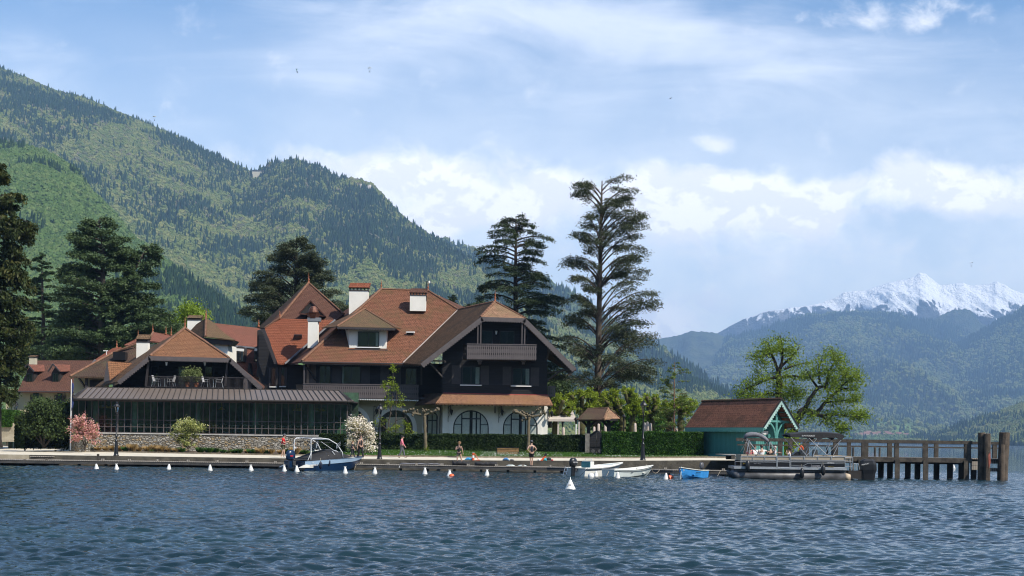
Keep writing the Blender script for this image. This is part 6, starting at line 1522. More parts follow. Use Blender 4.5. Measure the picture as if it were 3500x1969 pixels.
for px, yt, Yl, lab in ((1968,1425,120,'small black garden lamp on a white post beside the roofed gate'),(1922,1432,124,'small black garden lamp under the white tent'),(2131,1415,121,'slim garden lamp with white top among the pollards')):
    zt_ = W(px, yt, Yl).z; x = GX(px, Yl, 2); o = thing('garden_lamp', (x, Yl, 1.3), lab, 'lamp', 'garden lamps behind the hedge')
    MB().lathe([(.06,1.3),(.045,zt_-.6)], (x, Yl, 0), 8).build('post', m_white if px == 1968 else m_iron, o)
    MB().lathe([(.06,zt_-.6),(.13,zt_-.25),(.22,zt_-.22),(.07,zt_-.05),(.02,zt_)], (x, Yl, 0), 8).build('lantern', m_iron, o)
# ---------------------------------------------------------------- buoys
def buoy_proto(ring=True):
    o = lthing('mooring_buoy', (0,0,0), 'x', 'buoy')
    b_ = MB().lathe([(.10,-.16),(.165,-.06),(.175,0),(.165,.05),(.075,.36),(.05,.42),(.03,.44)], n=16).build('float', m_buoy, o, smooth=True)
    if ring:
        mb = MB()
        for k in (-1, 1): mb.tube([(k*.045+.034*math.cos(t_), 0, .475+.034*math.sin(t_)) for t_ in np.linspace(0, 6.283, 9)], .013, 5)
        mb.build('ring', m_buoy, o)
    return o
bp_ = buoy_proto(); bq_ = buoy_proto(False); used = set()
BU = [(330,1604,0,'white conical buoy with a dirty stained side, leftmost on the water'),(399,1606,1,'white ringed buoy below the foot of the leftmost near lamp post'),(577,1604,0,'white buoy alone in front of the stone wall, left of the cream dogwood'),(718,1608,0,'white buoy below the gap right of the cream dogwood'),(858,1609,1,'white ringed buoy left of the motorboat, third of the spaced row before it'),(972,1610.5,1,'white buoy with green string at the stern platform of the motorboat'),(1015,1612,1,'white ringed buoy in front of the motorboat outboard'),(1180,1618,1,'white ringed buoy under the bow of the motorboat'),(1281,1618,1,'white ringed buoy below the lamp post by the white dogwood'),(1452,1620,1,'white ringed buoy in line with the bare pollard on the lawn'),(1536,1628,1,'white buoy touching the round orange float'),(1664,1626,1,'white buoy in line with the blue paddleboard on the jetty'),(2036.5,1630,0,'white buoy leaning against the side of the white outboard boat'),(2111,1635,0,'small white buoy before the grey rowing boat'),(2275,1638,0,'white buoy left of the orange float at the blue boat'),(3260,1601,0,'white buoy seen under the pier deck')]
for px, py, k, lab in BU:
    pt = WZ(px, py); src = bp_ if k else bq_; o = src if src.name not in used else copy_tree(src); used.add(o.name); used.add(src.name); LOCAL.add(o.name)
    pt.y = min(pt.y, 97.0) if px < 3000 else pt.y; o.location = (GX(px, pt.y, 0), pt.y, 0); o.scale = (random.uniform(.9,1.02),)*2+(random.uniform(.78,.92),); o.rotation_euler = (random.uniform(-.08,.08), random.uniform(-.08,.08), random.uniform(-.4,.4)); put(o, lab, 'buoy', 'white mooring buoys')
pt = WZ(1949, 1675); o = thing('large_buoy', tuple(pt), 'large white conical buoy with black number floating nearest the viewer', 'buoy')
MB().lathe([(.22,-.2),(.265,-.05),(.27,0),(.25,.05),(.05,.47),(.022,.50),(.020,.60),(.012,.61)], pt, 24).build('float', m_buoy, o, smooth=True)
MB().lathe([(.268,-.03),(.272,0.0),(.266,.02)], pt, 24).build('waterline_stain', M('rusty_stain', (0.35,0.24,0.10), .8, .3, 8), o)
textmesh('number', '275', .10, m_txtk, o, pt+Vector((-.11,-.185,.21)), (1,0,0), (0,.25,1))
pt = WZ(1543.5, 1629); put(MB().lathe([(.02,-.15),(.12,-.12),(.165,-.02),(.17,.03),(.13,.13),(.05,.17)], pt, 16).build('round_float', m_orange, smooth=True), 'round orange float bobbing beside a white buoy', 'float')
pt = WZ(2290, 1637); put(MB().lathe([(.03,-.2),(.2,0),(.03,.22)], (0,0,0), 8).build('orange_float', m_orange), 'faceted orange red float lying by the bow of the blue boat', 'float'); o = bpy.data.objects['orange_float']; o.location = (pt.x, pt.y, .06); o.rotation_euler = (.3, 1.2, .2)
pt = WZ(2020, 1627); pt.y = 88.6; put(MB().lathe([(.05,-.2),(.17,-.1),(.20,.05),(.17,.18),(.06,.27)], (GX(2020,88.6,0),88.6,0), 16).build('round_fender', m_buoy, smooth=True), 'fat pale round fender against the white outboard boat', 'fender')
# ---------------------------------------------------------------- boats
def hullmesh(L, Wd_, sheer, keel, bow=.55, tw=.85, n=16, zs0=0, zs1=1e9, rake=.35, chine=.45, side=1.0):
    """sections along x (stern at 0, bow at L); returns list of section rings stern->bow, sheer port .. sheer starboard"""
    S_ = []
    for i in range(n+1):
        t_ = i/n; x = L*t_; f = max(0.0, (t_-.35)/.65); b_ = Wd_/2*(tw+(1-tw)*min(1, t_/.35))*(1-f**2.6)
        sh = sheer(t_); kl = keel*(1-max(0, (t_-.75)/.25)**2)+max(0, (t_-.75)/.25)**2*sh*.5
        b_ = max(b_, .02); xo = rake*f**3
        zc = kl+(sh-kl)*chine*(.55+.45*f); bc = b_*(.90-.25*f)
        S_.append([(x+xo, b_, sh), (x+xo*.7, lerp(bc, b_, .55), lerp(zc, sh, .5)), (x+xo*.3, bc, zc), (x, 0, kl), (x+xo*.3, -bc, zc), (x+xo*.7, -lerp(bc, b_, .55), lerp(zc, sh, .5)), (x+xo, -b_, sh)])
    return S_
def build_hull(par, L, Wd_, sheer, keel, mat, inner, deckmat=None, band=None, rim=.03, rimmat=None, foredeck=.0, **kw):
    S_ = hullmesh(L, Wd_, sheer, keel, **kw); h_ = MB().loft(S_, cap=False, closed=False)
    h_.add(S_[0], [tuple(range(7))]); hull = h_.build('hull', mat, par, smooth=False)
    I = [[(p[0]+.03*(1 if k else 0), p[1]*.9, max(p[2]+.03, .06) if j in (2,3,4) else p[2]) for j, p in enumerate(s)] for k, s in enumerate(S_[:-1])]
    I[0] = [(p[0]+.05, p[1], p[2]) for p in I[0]]
    MB().loft(I, cap=False, closed=False).add(I[0], [tuple(range(7))]).build('liner', inner, hull)
    for sgn in (0, 6): MB().tube([s[sgn] for s in S_], rim, 6).build('gunwale', rimmat or mat, hull)
    MB().tube([S_[0][0], S_[0][6]], rim, 6).build('transom_rail', rimmat or mat, hull)
    return S_, hull
def outboard(par, x, y, z, s, mat=None, tilt=0.0, text=None, txtdir=None):
    m = MB(); secs = []
    for k, (zz_, a0, a1, w_) in enumerate(((0,-.30,.20,.13),(.10,-.34,.26,.17),(.30,-.36,.26,.18),(.45,-.30,.20,.16),(.52,-.20,.10,.10))):
        secs.append([(x+s*(lerp(a0,a1,.5)+(a1-a0)/2*math.cos(t_)), y+s*w_*math.sin(t_), z+s*zz_) for t_ in [R(30*q) for q in range(12)]])
    o = m.loft(secs).build('outboard_motor', mat or m_blackp, par, smooth=True)
    MB().slab([(x-s*.16,y-s*.06,z), (x+s*.10,y-s*.06,z), (x+s*.02,y-s*.06,z-s*.75), (x-s*.18,y-s*.06,z-s*.75)], (0,s*.12,0)).build('leg', mat or m_blackp, o)
    MB().box((x+s*.02,y-s*.14,z-s*.28), (x+s*.26,y+s*.14,z-s*.06)).build('clamp', m_alud, o); return o
def fender(px, py, Y, label, mat=m_fender, r_=.10, h_=.5, pale=False):
    c = W(px, py, Y); o = thing('fender', tuple(c), label, 'fender', 'fenders hanging along the boats')
    MB().lathe([(.02,-h_/2-.03),(r_*.6,-h_/2+.02),(r_,-h_*.28),(r_,h_*.28),(r_*.6,h_/2-.02),(.02,h_/2+.04)], c, 12).build('body', mat, o, smooth=True)
    MB().tube([c+Vector((0,0,h_/2)), c+Vector((-.03,.05,h_/2+.25))], .012, 4).build('rope', m_rope, o)
# blue motorboat
mbt = lthing('motorboat', (GX(1006,94.6,0), 94.6, 0), 'dark blue motorboat with grey cover and tall wakeboard arch', 'boat', rz=R(90-38))
S_, hl = build_hull(mbt, 6.0, 2.25, lambda t_: .62+.30*t_, -.25, m_navy, m_gel, tw=.88, rake=.5, chine=.35)
bd = []
for s in S_:
    bd.append([(s[0][0],s[0][1]+.03,s[0][2]+.02),(lerp(s[1][0],s[0][0],.35),lerp(s[1][1],s[0][1],.35)+.03,lerp(s[1][2],s[0][2],.35))])
MB().loft(bd, cap=False, closed=False).build('upper_band', m_paleb, hl)
MB().loft([[(q[0],-q[1],q[2]) for q in b_] for b_ in bd], cap=False, closed=False).build('upper_band', m_paleb, hl)
MB().slab([(-.55,.95,.10),(-.55,-.95,.10),(.05,-.98,.10),(.05,.98,.10)], (0,0,.12)).build('swim_platform', m_blackp, mbt)
MB().slab([(-.5,.98,.22),(.75,1.03,.68),(.75,1.03,.22)], (0,-.1,0)).build('stern_side', m_gel, mbt); MB().slab([(-.5,-.98,.22),(.75,-1.03,.68),(.75,-1.03,.22)], (0,.1,0)).build('stern_side', m_gel, mbt)
MB().box((.05,-.9,.05),(.5,.9,.62)).build('engine_well', m_gel, mbt)
cv = MB(); secs = []; rs_ = random.Random(4)
for i, (x, hh) in enumerate(((.45,.02),(.9,.20),(1.5,.34),(2.1,.50),(2.6,.62),(3.1,.66),(3.6,.52),(4.1,.30),(4.7,.12),(5.5,.02))):
    t_ = x/6.0; f = max(0, (t_-.35)/.65); b_ = 1.10*(1-f**2.6)*.98; zs = .62+.30*t_
    secs.append([(x, b_*math.cos(a), zs+.03+(hh+rs_.uniform(-.03,.03))*max(0, math.sin(a))**.7) for a in np.linspace(0, math.pi, 11)])
cv.loft(secs, cap=False, closed=False).build('boat_cover', m_canvas, mbt, smooth=True)
for sg in (-1, 1): MB().tube([(3.05,sg*1.0,.82),(2.55,sg*.93,1.30),(3.0,sg*.8,1.36),(3.9,sg*.75,.95)], .035, 6).build('windscreen_frame', m_aluw, mbt)
MB().tube([(3.0,.8,1.36),(3.15,0,1.40),(3.0,-.8,1.36)], .025, 6).build('windscreen_frame', m_aluw, mbt)
for sg in (-1, 1): MB().tube([(3.5,sg*1.02,.84),(3.45,sg*1.0,1.25),(3.0,sg*.93,1.80),(2.3,sg*.85,2.12),(1.6,sg*.82,2.18),(.9,sg*.8,2.17),(.72,sg*.8,2.05),(.72,sg*.82,1.2),(.66,sg*.85,.62)], .04, 7).build('wakeboard_arch', m_aluw, mbt, smooth=True)
for x, z in ((2.4,2.10),(1.2,2.18)): MB().tube([(x,.85,z),(x,-.85,z)], .035, 6).build('cross_bar', m_aluw, mbt)
for sg in (-1, 1):
    MB().tube([(.75,sg*.85,1.3),(.4,sg*.85,.7)], .02, 5).build('stay', m_aluw, mbt); MB().tube([(2.9,sg*.9,1.3),(1.6,sg*.85,1.95)], .018, 5).build('stay', m_aluw, mbt)
    q = (2.95,sg*.98,1.65); mb = MB()
    for k in range(3): mb.tube([(q[0],q[1],q[2]-.1+.1*k),(q[0]+.25,q[1]+sg*.12,q[2]+.1+.1*k)], .014, 5)
    mb.tube([(q[0],q[1],q[2]-.15),(q[0],q[1],q[2]+.15)], .03, 5).build('board_rack', m_alu, mbt)
MB().slab([(.75,.82,1.92),(.75,-.82,1.92),(2.7,-.85,1.88),(2.7,.85,1.88)], (0,0,.03)).build('bimini_top', m_canvas, mbt)
om = outboard(mbt, -.30, 0, .72, 1.25, m_navy)
q = (-.30-.45, 0, 0); textmesh('marking', '115', .14, m_txtw, om, (-.78,.10,1.0), (0,-1,0), (0,0,1)); MB().box((-.60,-.242,.95),(-.35,-.234,1.02)).build('stripe', m_red, om)
nx = Vector((1,.0,.05)); textmesh('lettering', 'PHOEBUS', .15, m_txtw, hl, (.45,-1.075,.33), (1,-.03,.04), (0,-.1,1)); textmesh('lettering', '74', .10, m_txtw, hl, (.55,-1.13,.53), (1,-.03,.04), (0,-.1,1))
for px, py, lab in ((1096,1591,'dark fender nearest the stern of the blue motorboat'),(1124,1581,'dark fender amidships on the blue motorboat'),(1174,1577,'dark fender near the bow of the blue motorboat')):
    fender(px, py, {1096:94.6,1124:95.8,1174:98.2}[px]-.15, lab, r_=.11, h_=.48)
# white boat with outboard
wb_ = lthing('outboard_boat', (GX(1968,90.3,0), 90.3, 0), 'white open boat with black outboard and teal cushion', 'boat', rz=R(90-44))
S_, hl = build_hull(wb_, 4.1, 1.75, lambda t_: .52+.32*t_**2, -.15, m_gel, m_gel, tw=.92, rake=.5, chine=.4, rim=.05, rimmat=m_gel)
MB().tube([(s[0][0]*1,-s[0][1]-.02,s[0][2]-.10) for s in S_], .018, 5).build('rubbing_strake', m_blackp, hl)
MB().box((1.0,-.35,.15),(1.35,.35,.95)).build('console', m_gel, wb_); MB().box((.93,-.36,.55),(.99,.36,.92)).build('cushion', m_tealcush, wb_); MB().tube([(1.2,-.3,.95),(1.2,-.25,1.1),(1.2,.25,1.1),(1.2,.3,.95)], .02, 5).build('grab_rail', m_alu, wb_)
MB().tube([(-.1,.55,.6),(-.35,.6,-.15)], .02, 5).tube([(-.1,.8,.6),(-.35,.85,-.15)], .02, 5).bar((-.3,.57,.05),(-.3,.83,.05), .04).bar((-.2,.57,.3),(-.2,.83,.3), .04).build('boarding_ladder', m_alu, wb_)
om = outboard(wb_, -.22, 0, .62, 1.05); textmesh('marking', 'MERCURY', .105, m_txtw, om, (-.50,-.19,.86), (1,0,0), (0,-.1,1))
MB().slab([(2.9,.5,.70),(2.9,-.5,.70),(3.9,-.05,.80),(3.9,.05,.80)], (0,0,.02)).build('foredeck', m_gelg, wb_)
# grey rowing boat
rb_ = lthing('rowing_boat', (GX(2078,89.2,0), 89.2, 0), 'pale grey rowing boat with two blue fenders', 'boat', rz=R(90-48))
S_, hl = build_hull(rb_, 3.9, 1.40, lambda t_: .40+.10*(1-t_)**2+.34*t_**2.2, -.12, m_gelg, m_gel, tw=.80, rake=.25, chine=.5, rim=.03, rimmat=m_gel)
MB().tube([(s[0][0],-s[0][1]-.015,s[0][2]-.10) for s in S_], .014, 5).build('rubbing_strake', m_blackp, hl)
for x in (.5, 1.6, 2.6): MB().box((x,-.55,.26),(x+.25,.55,.30)).build('thwart', m_gel, rb_)
for x in (1.9, 2.2): MB().tube([(x,-.62,.48),(x+.05,-.66,.60)], .015, 5).build('rowlock', m_iron, rb_)
textmesh('lettering', 'dispo', .09, m_txtk, hl, (1.35,-.72,.28), (1,0,0.02), (0,-.1,1))
fender(2178, 1616, 90.6, 'blue fender amidships on the grey rowing boat', M('blue_fender', (0.02,0.06,0.13), .5), .075, .42); fender(2211, 1612, 91.9, 'blue fender near the bow of the grey rowing boat', M('blue_fender_b', (0.02,0.06,0.13), .5), .075, .42)
# blue rowing boat, bow towards the viewer
bb_ = lthing('blue_boat', (GX(2398,90.2,0), 90.2, 0), 'bright blue wooden boat with small grey outboard', 'boat', rz=R(180+62))
S_, hl = build_hull(bb_, 3.6, 1.35, lambda t_: .46+.05*(1-t_)+.26*t_**2.5, -.12, m_blue, m_gelg, tw=.72, rake=.15, chine=.5, rim=.035, rimmat=M('pale_wood_gunwale', (0.5,0.5,0.45), .7, .2, 8))
for x in (.5, 1.5, 2.5): MB().box((x,-.5,.26),(x+.22,.5,.30)).build('thwart', m_blue, bb_)
o = outboard(bb_, .05, 0, .62, .72, M('grey_cowl', (0.10,0.10,0.11), .35)); textmesh('lettering', 'AMANDTYBILI', .10, m_txtk, hl, (2.75,.64,.36), (-1,0.12,0), (0,0.1,1))
MB().bar((3.55,0,.76),(3.7,0,-.2), .05).build('stem_post', m_gelg, hl)
# mooring lines
def line(label, a, b_, sag, mat=m_rope, r_=.014):
    a = W(*a); b_ = W(*b_); pts = [a.lerp(b_, i/10)-Vector((0,0,sag*4*(i/10)*(1-i/10))) for i in range(11)]
    put(MB().tube(pts, r_, 5).build('mooring_line', mat, smooth=True), label, 'rope', 'mooring ropes')
line('rope from the motorboat bow down to the jetty', (1203,1572,99), (1184,1592,98.8), .05); line('slack rope looping under the motorboat bow', (1186,1590,98.5), (1217,1590,98.4), .5); line('rope sagging from the grey rowing boat bow to the jetty', (2226,1603,93.5), (2254,1606,94.4), .25)
line('rusty chain from the blue boat stern down to the water', (2412,1607,90), (2426,1628,91), .0, M('rust', (0.14,0.07,0.04), .9)); line('chain at the stem of the blue boat', (2307,1608,86.6), (2302,1636,86.5), .0, m_iron); line('hanging chain under the jetty right of the blue boat', (2463,1608,94), (2452,1628,93.8), 0, m_rope)
line('rope across the white boat side', (2009,1601,89.2), (1984,1626,89), .0, m_iron); line('thin rope at the grey boat stern', (2081,1611,88.8), (2073,1628,88.5), 0)

# ---------------------------------------------------------------- pontoon boat (bow left, broadside on)
YB = 90.0; BW = 2.45
def z3(x, y): return (2490+.2290*x, 1460+.2290*y)
def B3(x, y, d=0): q = z3(x, y); return W(q[0], q[1], YB)+Vector((0, d, 0))
po = thing('pontoon_boat', tuple(B3(900, 760, 1)), 'beige and black pontoon boat with open black canopy moored at the pier', 'boat')
def z3box(x0, y0, x1, y1, d0, d1): 
    q0, q1 = z3(x0, y0), z3(x1, y1); a, b_, c, e = rect(q0[0], q0[1], q1[0], q1[1], YB); return (a, YB+d0, c), (b_, YB+d1, e)
wl = 0.0
for d in (.32, BW-.32):
    a = B3(150, 712, d); b_ = B3(1752, 722, d); r_ = .31; a.z = b_.z = .18
    tip = Vector((B3(45, 640).x, YB+d, .47)); mb = MB(); mb.tube([tip, tip.lerp(a, .35)+Vector((0,0,.03)), tip.lerp(a, .8), a, b_], [.04,.17,.28,r_,r_], 16)
    f_ = mb.build('float_tube', m_alud, po, smooth=True); MB().lathe([(r_+.004,0),(r_+.004,.04)], (0,0,0), 16)
    MB().tube([b_+Vector((-.01,0,0)), b_+Vector((.34,0,0))], [r_-.01,.20], 16).build('end_cone', M('worn_cone', (0.45,0.36,0.26), .7, .3, 4), f_, smooth=True)
MB().box(*z3box(85, 596, 1765, 632, 0, BW)).build('deck', m_alu, po)
MB().box(*z3box(110, 636, 1750, 668, .2, BW-.2)).build('underframe', m_alud, po)
def fence(x0, x1, d, curve0=False):
    MB().box(*z3box(x0+4, 502, x1-4, 592, d+.015, d+.04)).build('side_panel', m_blackp, po)
    MB().box(*z3box(x0+4, 440, x1-4, 488, d+.02, d+.05)).build('upper_panel', m_beige, po)
    mb = MB()
    for y in (436, 494, 520, 604): mb.tube([B3(x0, y, d), B3(x1, y+3, d)], .022, 6)
    mb.build('rail', m_alu, po); mb = MB(); n = max(1, int((x1-x0)/170))
    for i in range(n+1): x = lerp(x0, x1, i/n); mb.bar(B3(x, 436, d), B3(x, 606 if i in (0, n) else 494, d), .035)
    mb.build('stanchion', m_alu, po)
fence(186, 718, .02); fence(728, 915, .0); fence(930, 1740, .02); fence(186, 1740, BW-.06)
mb = MB(); mb.tube([B3(1740,455,.02), B3(1855,455,.02), B3(1855,622,.02)], .025, 6).tube([B3(1740,520,.02), B3(1855,520,.02)], .02, 6).tube([B3(1740,585,.02), B3(1855,585,.02)], .02, 6).tube([B3(1815,455,.02), B3(1815,622,.02)], .02, 6).build('stern_rail', m_alu, po)
mb = MB(); mb.bar(B3(1110,580,-.01), B3(1185,540,-.01), .02).bar(B3(1185,540,-.01), B3(1740,548,-.01), .018).bar(B3(935,570,-.01), B3(1110,580,-.01), .018).bar(B3(1110,580,-.01), B3(1225,605,-.01), .018); mb.build('side_stripe', m_alu, po)
def seat(x0, x1, y0, d0, d1, y1=500): 
    A_, B_ = z3box(x0, y0, x1, y1, d0, d1); return MB().box(A_, B_).build('sofa', m_beige, po)
seat(192, 575, 408, .08, .35); seat(575, 712, 416, .08, .35); seat(192, 250, 408, .36, 2.2); seat(210, 700, 462, .36, .9); seat(1280, 1700, 418, .08, .4); seat(1660, 1840, 432, .08, 2.2); seat(1300, 1690, 470, .41, .95); seat(260, 700, 420, 2.0, 2.3)
for x0, x1 in ((1092,1200),(1298,1392)):
    A_ = B3(x0, 450, .9); B_ = B3(x1, 450, .9); secs = []
    for k, (u, z_) in enumerate(((0,0),(.02,.22),(.10,.40),(.25,.48))):
        q = []
        for t_ in range(12): q.append((lerp(A_.x, B_.x, .5)+(B_.x-A_.x)/2*(1-u)*math.cos(R(30*t_)), YB+1.1+.13*math.sin(R(30*t_)), A_.z+z_))
        secs.append(q)
    MB().loft(secs).build('helm_seat', m_beige, po, smooth=True)
MB().slab([B3(985,440,.5), B3(985,415,.5), B3(1040,375,.5), B3(1085,365,.5), B3(1085,440,.5)], (0,.9,0)).build('console', m_blackp, po)
MB().tube([B3(1110+40*math.cos(t_)*.3,365+30*math.sin(t_),.7) for t_ in np.linspace(0,6.28,10)], .012, 5).build('steering_wheel', m_iron, po)
# canopy
cn = MB(); secs = []
prof = [(905,118,112),(925,92,140),(1000,84,152),(1100,76,152),(1190,70,156),(1290,72,162),(1345,72,205),(1410,70,165),(1500,72,156),(1600,82,158),(1680,90,200),(1722,105,160),(1736,118,130)]
for x, yt, yb in prof:
    tz, bz = B3(x, yt).z, B3(x, yb).z; cx = B3(x, 100).x; mz_ = tz+.02
    secs.append([(cx, YB+BW*.5+BW*.5*k, (bz if abs(k) > .99 else lerp(mz_, tz-.06, k*k))) for k in (-1.0,-.995,-.8,-.4,0,.4,.8,.995,1.0)])
    secs[-1][1] = (cx, YB+.02, tz-.07); secs[-1][7] = (cx, YB+BW-.02, tz-.07)
cn.loft(secs, cap=False, closed=False); can = cn.build('canopy', m_canvas, po, smooth=False)
textmesh('lettering', 'SUN TRACKER', .125, m_txtw, can, B3(1090, 138, -.02), (1,0,0), (0,0,1), shear=.2)
for d in (0, BW):
    mb = MB()
    for a, b_ in (((930,150),(1165,425)),((1200,165),(1475,420)),((1465,420),(1680,195)),((1155,435),(1350,230)),((1260,435),(1345,235)),((1565,415),(1650,240)),((1280,220),(1320,170)),((1320,290),(1260,430))): mb.tube([B3(*a, d), B3(*b_, d)], .02, 6)
    mb.build('canopy_frame', m_alu, po)
fb = MB(); pts = [(270,175),(272,140),(300,118),(360,108),(430,112),(500,130),(560,165),(600,205),(612,225)]
fb.tube([B3(*p, .5) for p in pts], [.10,.13,.15,.16,.15,.14,.13,.11,.06], 9).build('folded_bimini', m_canvasg, po, smooth=True)
for d in (0, BW):
    mb = MB()
    for a, b_ in (((300,225),(315,400)),((300,190),(460,425)),((310,230),(415,345)),((610,225),(612,340)),((615,225),(700,345)),((300,225),(275,370)),((272,170),(300,225)),((625,220),(690,330))): mb.tube([B3(*a, d*.4), B3(*b_, d)], .018, 6)
    mb.build('bimini_frame', m_alu, po)
pl_ = MB(); pl_.box(*z3box(1835, 655, 2030, 775, .8, 1.7)); pl_.build('motor_bracket', m_dark, po)
MB().tube([B3(1905,640,.9), B3(1905,560,.9), B3(1925,550,.9), B3(1990,550,.9), B3(2010,640,.9)], .022, 6).tube([B3(1960,552,.9), B3(1960,640,.9)], .018, 6).build('boarding_ladder', m_alu, po)
eng = MB(); secs = []
for (x0, x1, y, wd) in ((2100,2225,478,.10),(2040,2255,505,.20),(2030,2275,560,.23),(2015,2280,640,.22),(2040,2262,700,.16),(2060,2250,800,.12)):
    A_ = B3(x0, y); B_ = B3(x1, y); secs.append([(lerp(A_.x,B_.x,.5)+(B_.x-A_.x)/2*max(-1,min(1,1.25*math.cos(R(30*k)))), YB+1.25+wd*max(-1,min(1,1.25*math.sin(R(30*k)))), A_.z) for k in range(12)])
en = eng.loft(secs).build('outboard_motor', m_blackp, po); textmesh('marking', 'MERCURY', .11, m_txtw, en, B3(2045, 578, 1.25-.235), (1,0,.22), (0,0,1), shear=.2)
textmesh('lettering', 'Lounge B', .20, M('silver_lettering', (0.35,0.35,0.38), .4), po, B3(1228, 588, -.012), (1,0,0), (0,0,1)); textmesh('lettering', 'NFLY309426', .085, m_txtw, po, B3(1470, 541, -.012), (1,0,0), (0,0,1)); textmesh('lettering', 'NOVAmarine', .065, m_txty, po, B3(1485, 598, -.012), (1,0,0), (0,0,1)); textmesh('lettering', 'Party 21 Barge', .075, M('grey_lettering', (0.3,0.3,0.32), .4), po, B3(375, 549, -.012), (1,0,0), (0,0,1), shear=.3); textmesh('lettering', 'location', .09, m_txty, po, B3(215, 549, -.012), (1,0,0), (0,0,1))
for x, y, lab in ((287,575,'black fender near the bow of the pontoon boat'),(1097,690,'black fender amidships on the pontoon boat'),(1413,645,'black fender near the stern of the pontoon boat')):
    q = z3(x, y); fender(q[0], q[1], YB-.18, lab, m_blackp, .14, .62)
pt = B3(1240, 345, 3.2); lb_ = MB().tube([pt+Vector((.10*math.cos(t_),0,.24*math.sin(t_))) for t_ in np.linspace(0,6.283,13)], .06, 8).build('lifebuoy', m_orange); put(lb_, 'orange lifebuoy hanging on the pier railing behind the pontoon boat', 'lifebuoy')
# ================================================================ PEOPLE
m_skin = M('skin', (0.48,0.30,0.22), 0.6, 0.06, 8)
m_hairb = M('brown_hair', (0.045,0.024,0.012), 0.6, 0.3, 20); m_hairl = M('light_brown_hair', (0.20,0.11,0.045), 0.6, 0.3, 20); m_hairk = M('black_hair', (0.012,0.010,0.009), 0.5, 0.2, 20); m_hairg = M('grey_hair', (0.42,0.38,0.34), 0.6, 0.2, 20)
def cloth(n, c): return M(n, c, 0.9, 0.12, 7, bump=.4)
c_red = cloth('red_polo', (0.62,0.012,0.015)); c_camo = M('camouflage_cloth', (0.05,0.055,0.03), .9, .5, 14, col2=(0.15,0.14,0.08)); c_wht = cloth('white_cotton', (0.72,0.72,0.72)); c_blk = cloth('black_cotton', (0.012,0.012,0.015)); c_pink = cloth('pink_knit', (0.72,0.20,0.26)); c_gry = cloth('grey_denim', (0.10,0.105,0.12)); c_dk = cloth('dark_navy_cotton', (0.02,0.022,0.035)); c_patt = M('red_patterned_cloth', (0.6,0.02,0.04), .9, .5, 20, col2=(0.8,0.4,0.4))
BASE = dict(pel=(0,0,.93), sp=(0,0,1.10), ch=(.01,0,1.30), nk=(.0,0,1.46), hb=(.02,0,1.54), hc=(.03,0,1.63), ht=(.01,0,1.70),
  shL=(0,.17,1.39), elL=(-.02,.23,1.12), wrL=(.05,.24,.88), paL=(.07,.24,.80), shR=(0,-.17,1.39), elR=(-.02,-.23,1.12), wrR=(.05,-.24,.88), paR=(.07,-.24,.80),
  hiL=(0,.09,.88), knL=(.02,.10,.49), anL=(-.01,.10,.09), toL=(.15,.11,.04), hiR=(0,-.09,.88), knR=(.02,-.10,.49), anR=(-.01,-.10,.09), toR=(.15,-.11,.04))
RAD = dict(pel=(.155,.115), sp=(.125,.095), ch=(.155,.105), nk=(.058,.058), hb=(.070,.075), hc=(.082,.10), ht=(.060,.070), sh=(.060,.060), el=(.042,.042), wr=(.028,.026), pa=(.036,.018), hi=(.092,.092), kn=(.056,.056), an=(.038,.038), to=(.036,.028))
def skin(name, pts, edges, radii, mat, parent, lvl=1):
    me = bpy.data.meshes.new(name); me.from_pydata([tuple(p) for p in pts], edges, []); import bmesh
    bm = bmesh.new(); bm.from_mesh(me); ly = bm.verts.layers.skin.verify(); bm.verts.ensure_lookup_table()
    for i, v in enumerate(bm.verts): v[ly].radius = radii[i]; v[ly].use_root = (i == 0)
    bm.to_mesh(me); bm.free(); me.materials.append(mat)
    o = bpy.data.objects.new(name, me); COL.objects.link(o); o.parent = parent
    m = o.modifiers.new('skin', 'SKIN'); m.use_smooth_shade = True; s = o.modifiers.new('sub', 'SUBSURF'); s.levels = s.render_levels = lvl; return o
